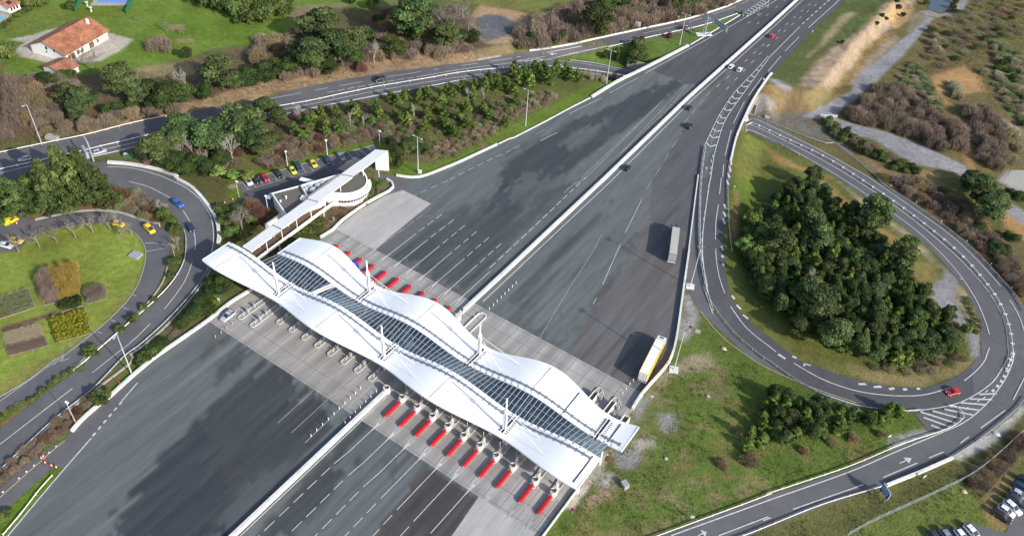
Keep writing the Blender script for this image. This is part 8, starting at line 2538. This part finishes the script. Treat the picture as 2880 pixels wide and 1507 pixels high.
# eastern waste ground
scatter('purple brown leafless tree of the thicket by the gravel track', 'thicket by the gravel track', 'brush', G('A4', [(600, 880), (720, 810), (790, 720), (870, 670), (980, 680), (1080, 790), (1220, 860), (1290, 960), (1420, 950), (1470, 1010), (1480, 1080), (1440, 1130), (1300, 1130), (1130, 1060), (1000, 1010), (800, 950), (660, 910)]), ['brown', 'purple', 'brown'], 3.7, 5.0, 3.3)
scatter('brown leafless tree of the thicket at the right edge', 'thicket at the right edge', 'brush', G('A4', [(1500, 860), (1560, 810), (1690, 850), (1720, 950), (1770, 1050), (1760, 1200), (1700, 1290), (1620, 1240), (1610, 1100), (1550, 990)]), ['brown', 'purple', 'brown'], 4.2, 4.8, 3.2)
scatter('green reed tuft on the waste ground', 'reeds on the waste ground', 'reeds', G('A4', [(980, 580), (1110, 480), (1165, 545), (1215, 650), (1300, 850), (1240, 840), (1190, 740), (1020, 650)]), ['reed', 'reed', 'plume'], 2.6, 1.8, 1.7)
scatter('pale reed or pampas clump toward the right edge', 'pampas toward the right edge', 'reeds', G('A4', [(1650, 320), (1780, 340), (1940, 440), (1940, 960), (1780, 830), (1720, 640), (1730, 450)]), ['reed', 'plume', 'reed', 'dark'], 4.2, 2.3, 2.2)
row('pale pampas stand in the middle of the waste ground', 'pampas stands of the waste ground', 'pampas', 'A4', [(1250, 290, 3.6, 2.0), (1240, 340, 3.6, 2.2), (1270, 390, 3.2, 2.2), (1290, 400, 2.6, 2), (1410, 690, 4, 2.6), (1430, 740, 4, 2.6), (1400, 650, 3.4, 2), (1630, 560, 3, 2), (1560, 1080, 3, 1.8), (1840, 1020, 3.6, 2.4), (1870, 1130, 3.6, 2.6), (1840, 1220, 3.6, 2.4)], 'plume')
scatter('low dark brush on the waste ground beyond the track', 'brush on the waste ground', 'brush', G('A4', [(1290, 140), (1480, 90), (1560, 0), (1933, 0), (1933, 250), (1700, 300), (1500, 420), (1300, 520), (1180, 440), (1150, 380), (1230, 240)]), ['brown', 'dark', 'brown', 'tan', 'reed'], 6.0, 2.2, 2.4, cap=90, stuff=True)
scatter('green hedge shrub along the lower gravel track', 'hedge along the gravel track', 'hedge', G('A4', [(390, 920), (430, 905), (600, 1010), (760, 1090), (900, 1180), (1080, 1260), (1130, 1330), (1000, 1320), (880, 1250), (700, 1170), (500, 1030)]), ['shrub', 'reed', 'shrub', 'dark', 'brown'], 2.6, 2.6, 1.9)
scatter('brown brush on the bank outside the eastern bend', 'brush on the eastern bank', 'brush', G('B4', [(860, 0), (1120, 20), (1350, 100), (1520, 220), (1640, 380), (1840, 620), (1933, 740), (1933, 900), (1700, 620), (1480, 420), (1180, 180)]), ['brown', 'purple', 'tan', 'brown'], 3.4, 2.6, 2.4)
row('dark pine on the bank outside the eastern bend', 'pines outside the eastern bend', PINE, 'B4', [(1620, 330, 10, 5), (1560, 200, 8, 4.6), (1680, 280, 9, 4.6), (1480, 100, 6, 4), (1540, 60, 6, 4.2), (1600, 120, 7, 4)], 'pine')
row('dark green bush beside the outer rail of the eastern bend', 'bushes outside the eastern bend', 'bush', 'B4', [(1720, 570, 4, 3), (1780, 570, 3.4, 2.4), (1680, 530, 3.4, 2.6), (1590, 390, 3, 2.2), (1860, 470, 3, 2.4), (1890, 160, 3, 2.6), (1820, 130, 3, 2.4), (1800, 440, 2.4, 2)], 'dark')
row('dark bush on the sandy bank at the top right', 'bushes on the sandy bank', 'bush', 'A4', [(965, 20, 2.2, 1.6), (980, 75, 2.6, 1.8), (860, 130, 2, 1.5), (890, 155, 2, 1.4), (1020, 125, 2, 1.5), (820, 190, 1.8, 1.3), (560, 330, 1.6, 1.2), (1160, -10, 3, 2)], 'dark')
row('bush lining the pond at the top right', 'bushes at the pond', 'bush', 'A4', [(1390, 70, 3, 2), (1410, 30, 3, 2), (1430, 0, 3, 2), (1400, 90, 2, 1.6), (1190, 40, 2.4, 2)], 'dark')
scatter('pale bare bramble above the lower right car park', 'brambles above the lower right car park', 'brush', G('C4', [(1640, 760), (1933, 600), (1933, 690), (1760, 860), (1640, 1000), (1520, 960), (1540, 880)]), ['tan', 'purple', 'brown'], 2.3, 1.9, 1.6, stuff=True)
row('russet bush on the fence line at the lower right', 'russet bushes at the lower right', 'bush', 'C4', [(1890, 640, 2.4, 2), (1515, 950, 1.6, 1.4), (1850, 670, 1.8, 1.6)], 'rust')
for k_, nm_, lb_ in (('twig', 'low_brush', 'low leafless brush and dry plants covering the banks'), ('leaf', 'low_shrubs', 'low green shrubs covering the banks')):
    A = STUFF[k_]
    tag(put(nm_, mesh_np(nm_, np.concatenate(A[0]), np.concatenate(A[1]), M[k_], np.concatenate(A[2]))), lb_, 'undergrowth', None, 'stuff')
# rough grass and dry tussocks that nobody could count
def tussocks(name, label, polys, dens, hh, wid, cols):
    V_, C_ = [], []
    for poly in polys:
        P = np.asarray(poly)[:, :2]
        x0, y0 = P.min(0)
        x1, y1 = P.max(0)
        n = int((x1-x0)*(y1-y0)*dens)
        X, Y = rng.uniform(x0, x1, n), rng.uniform(y0, y1, n)
        k = inside(P, X, Y) & (fbm(X, Y, 6.0, 12) > .42)
        X, Y = X[k], Y[k]
        Zg = H(X, Y)
        nb = 5
        for b in range(nb):
            a = rng.random(len(X))*6.283
            L = hh*(.5+rng.random(len(X)))
            lean = .5*rng.random(len(X))
            bx_, by_ = X+rng.normal(size=len(X))*wid, Y+rng.normal(size=len(X))*wid
            tx, ty = bx_+np.cos(a)*lean*L, by_+np.sin(a)*lean*L
            w_ = wid*.30
            V_.append(np.stack([np.column_stack([bx_-np.sin(a)*w_, by_+np.cos(a)*w_, Zg]), np.column_stack([bx_+np.sin(a)*w_, by_-np.cos(a)*w_, Zg]), np.column_stack([tx, ty, Zg+L])], 1).reshape(-1, 3))
            c = np.array(cols)[rng.integers(len(cols), size=len(X))]*(.7+.6*rng.random(len(X)))[:, None]
            C_.append(np.repeat(c, 3, 0))
    V = np.concatenate(V_)
    F = np.arange(len(V), dtype=np.int32).reshape(-1, 3)
    tag(put(name, mesh_np(name, V, F, M['twig'], np.concatenate(C_))), label, 'grass', None, 'stuff')
tussocks('rough_grass', 'rough green grass on the south embankment', [G('C3', [(500, 1100), (905, 420), (1240, 60), (1785, 30), (1933, 120)], 'C4', [(150, 200), (690, 400), (1100, 470), (1000, 650), (600, 820), (0, 1020)], 'C3', [(1130, 1330), (300, 1330)]),
         G('C4', [(0, 1340), (400, 1150), (900, 990), (1400, 790), (1600, 900), (1650, 1100), (1600, 1260), (1000, 1400)])], 1.1, .40, .22, [(.075, .13, .018), (.09, .14, .022), (.13, .13, .045), (.20, .165, .08)])
tussocks('dry_grass', 'dry tussock grass on the scrub banks', [G('A1', [(0, 600), (700, 600), (1300, 520), (1933, 560), (1933, 750), (1330, 850), (640, 1010), (0, 1140)]), G('A2', [(0, 600), (1640, 390), (1650, 460), (860, 560), (0, 740)]), G('A2', [(300, 1050), (900, 900), (1500, 700), (1933, 700), (1933, 940), (1300, 1240), (900, 1060), (200, 1240)]),
         G('A4', [(1230, 250), (1500, 60), (1933, 0), (1933, 900), (1650, 760), (1500, 480), (1200, 560), (900, 560)]), G('B4', [(780, 0), (1400, 80), (1933, 700), (1933, 980), (1500, 480)])], .55, .55, .30, [(.24, .18, .10), (.17, .13, .075), (.12, .12, .045), (.20, .17, .09)])
print('vegetation things', len(veg), 'forest', nf)
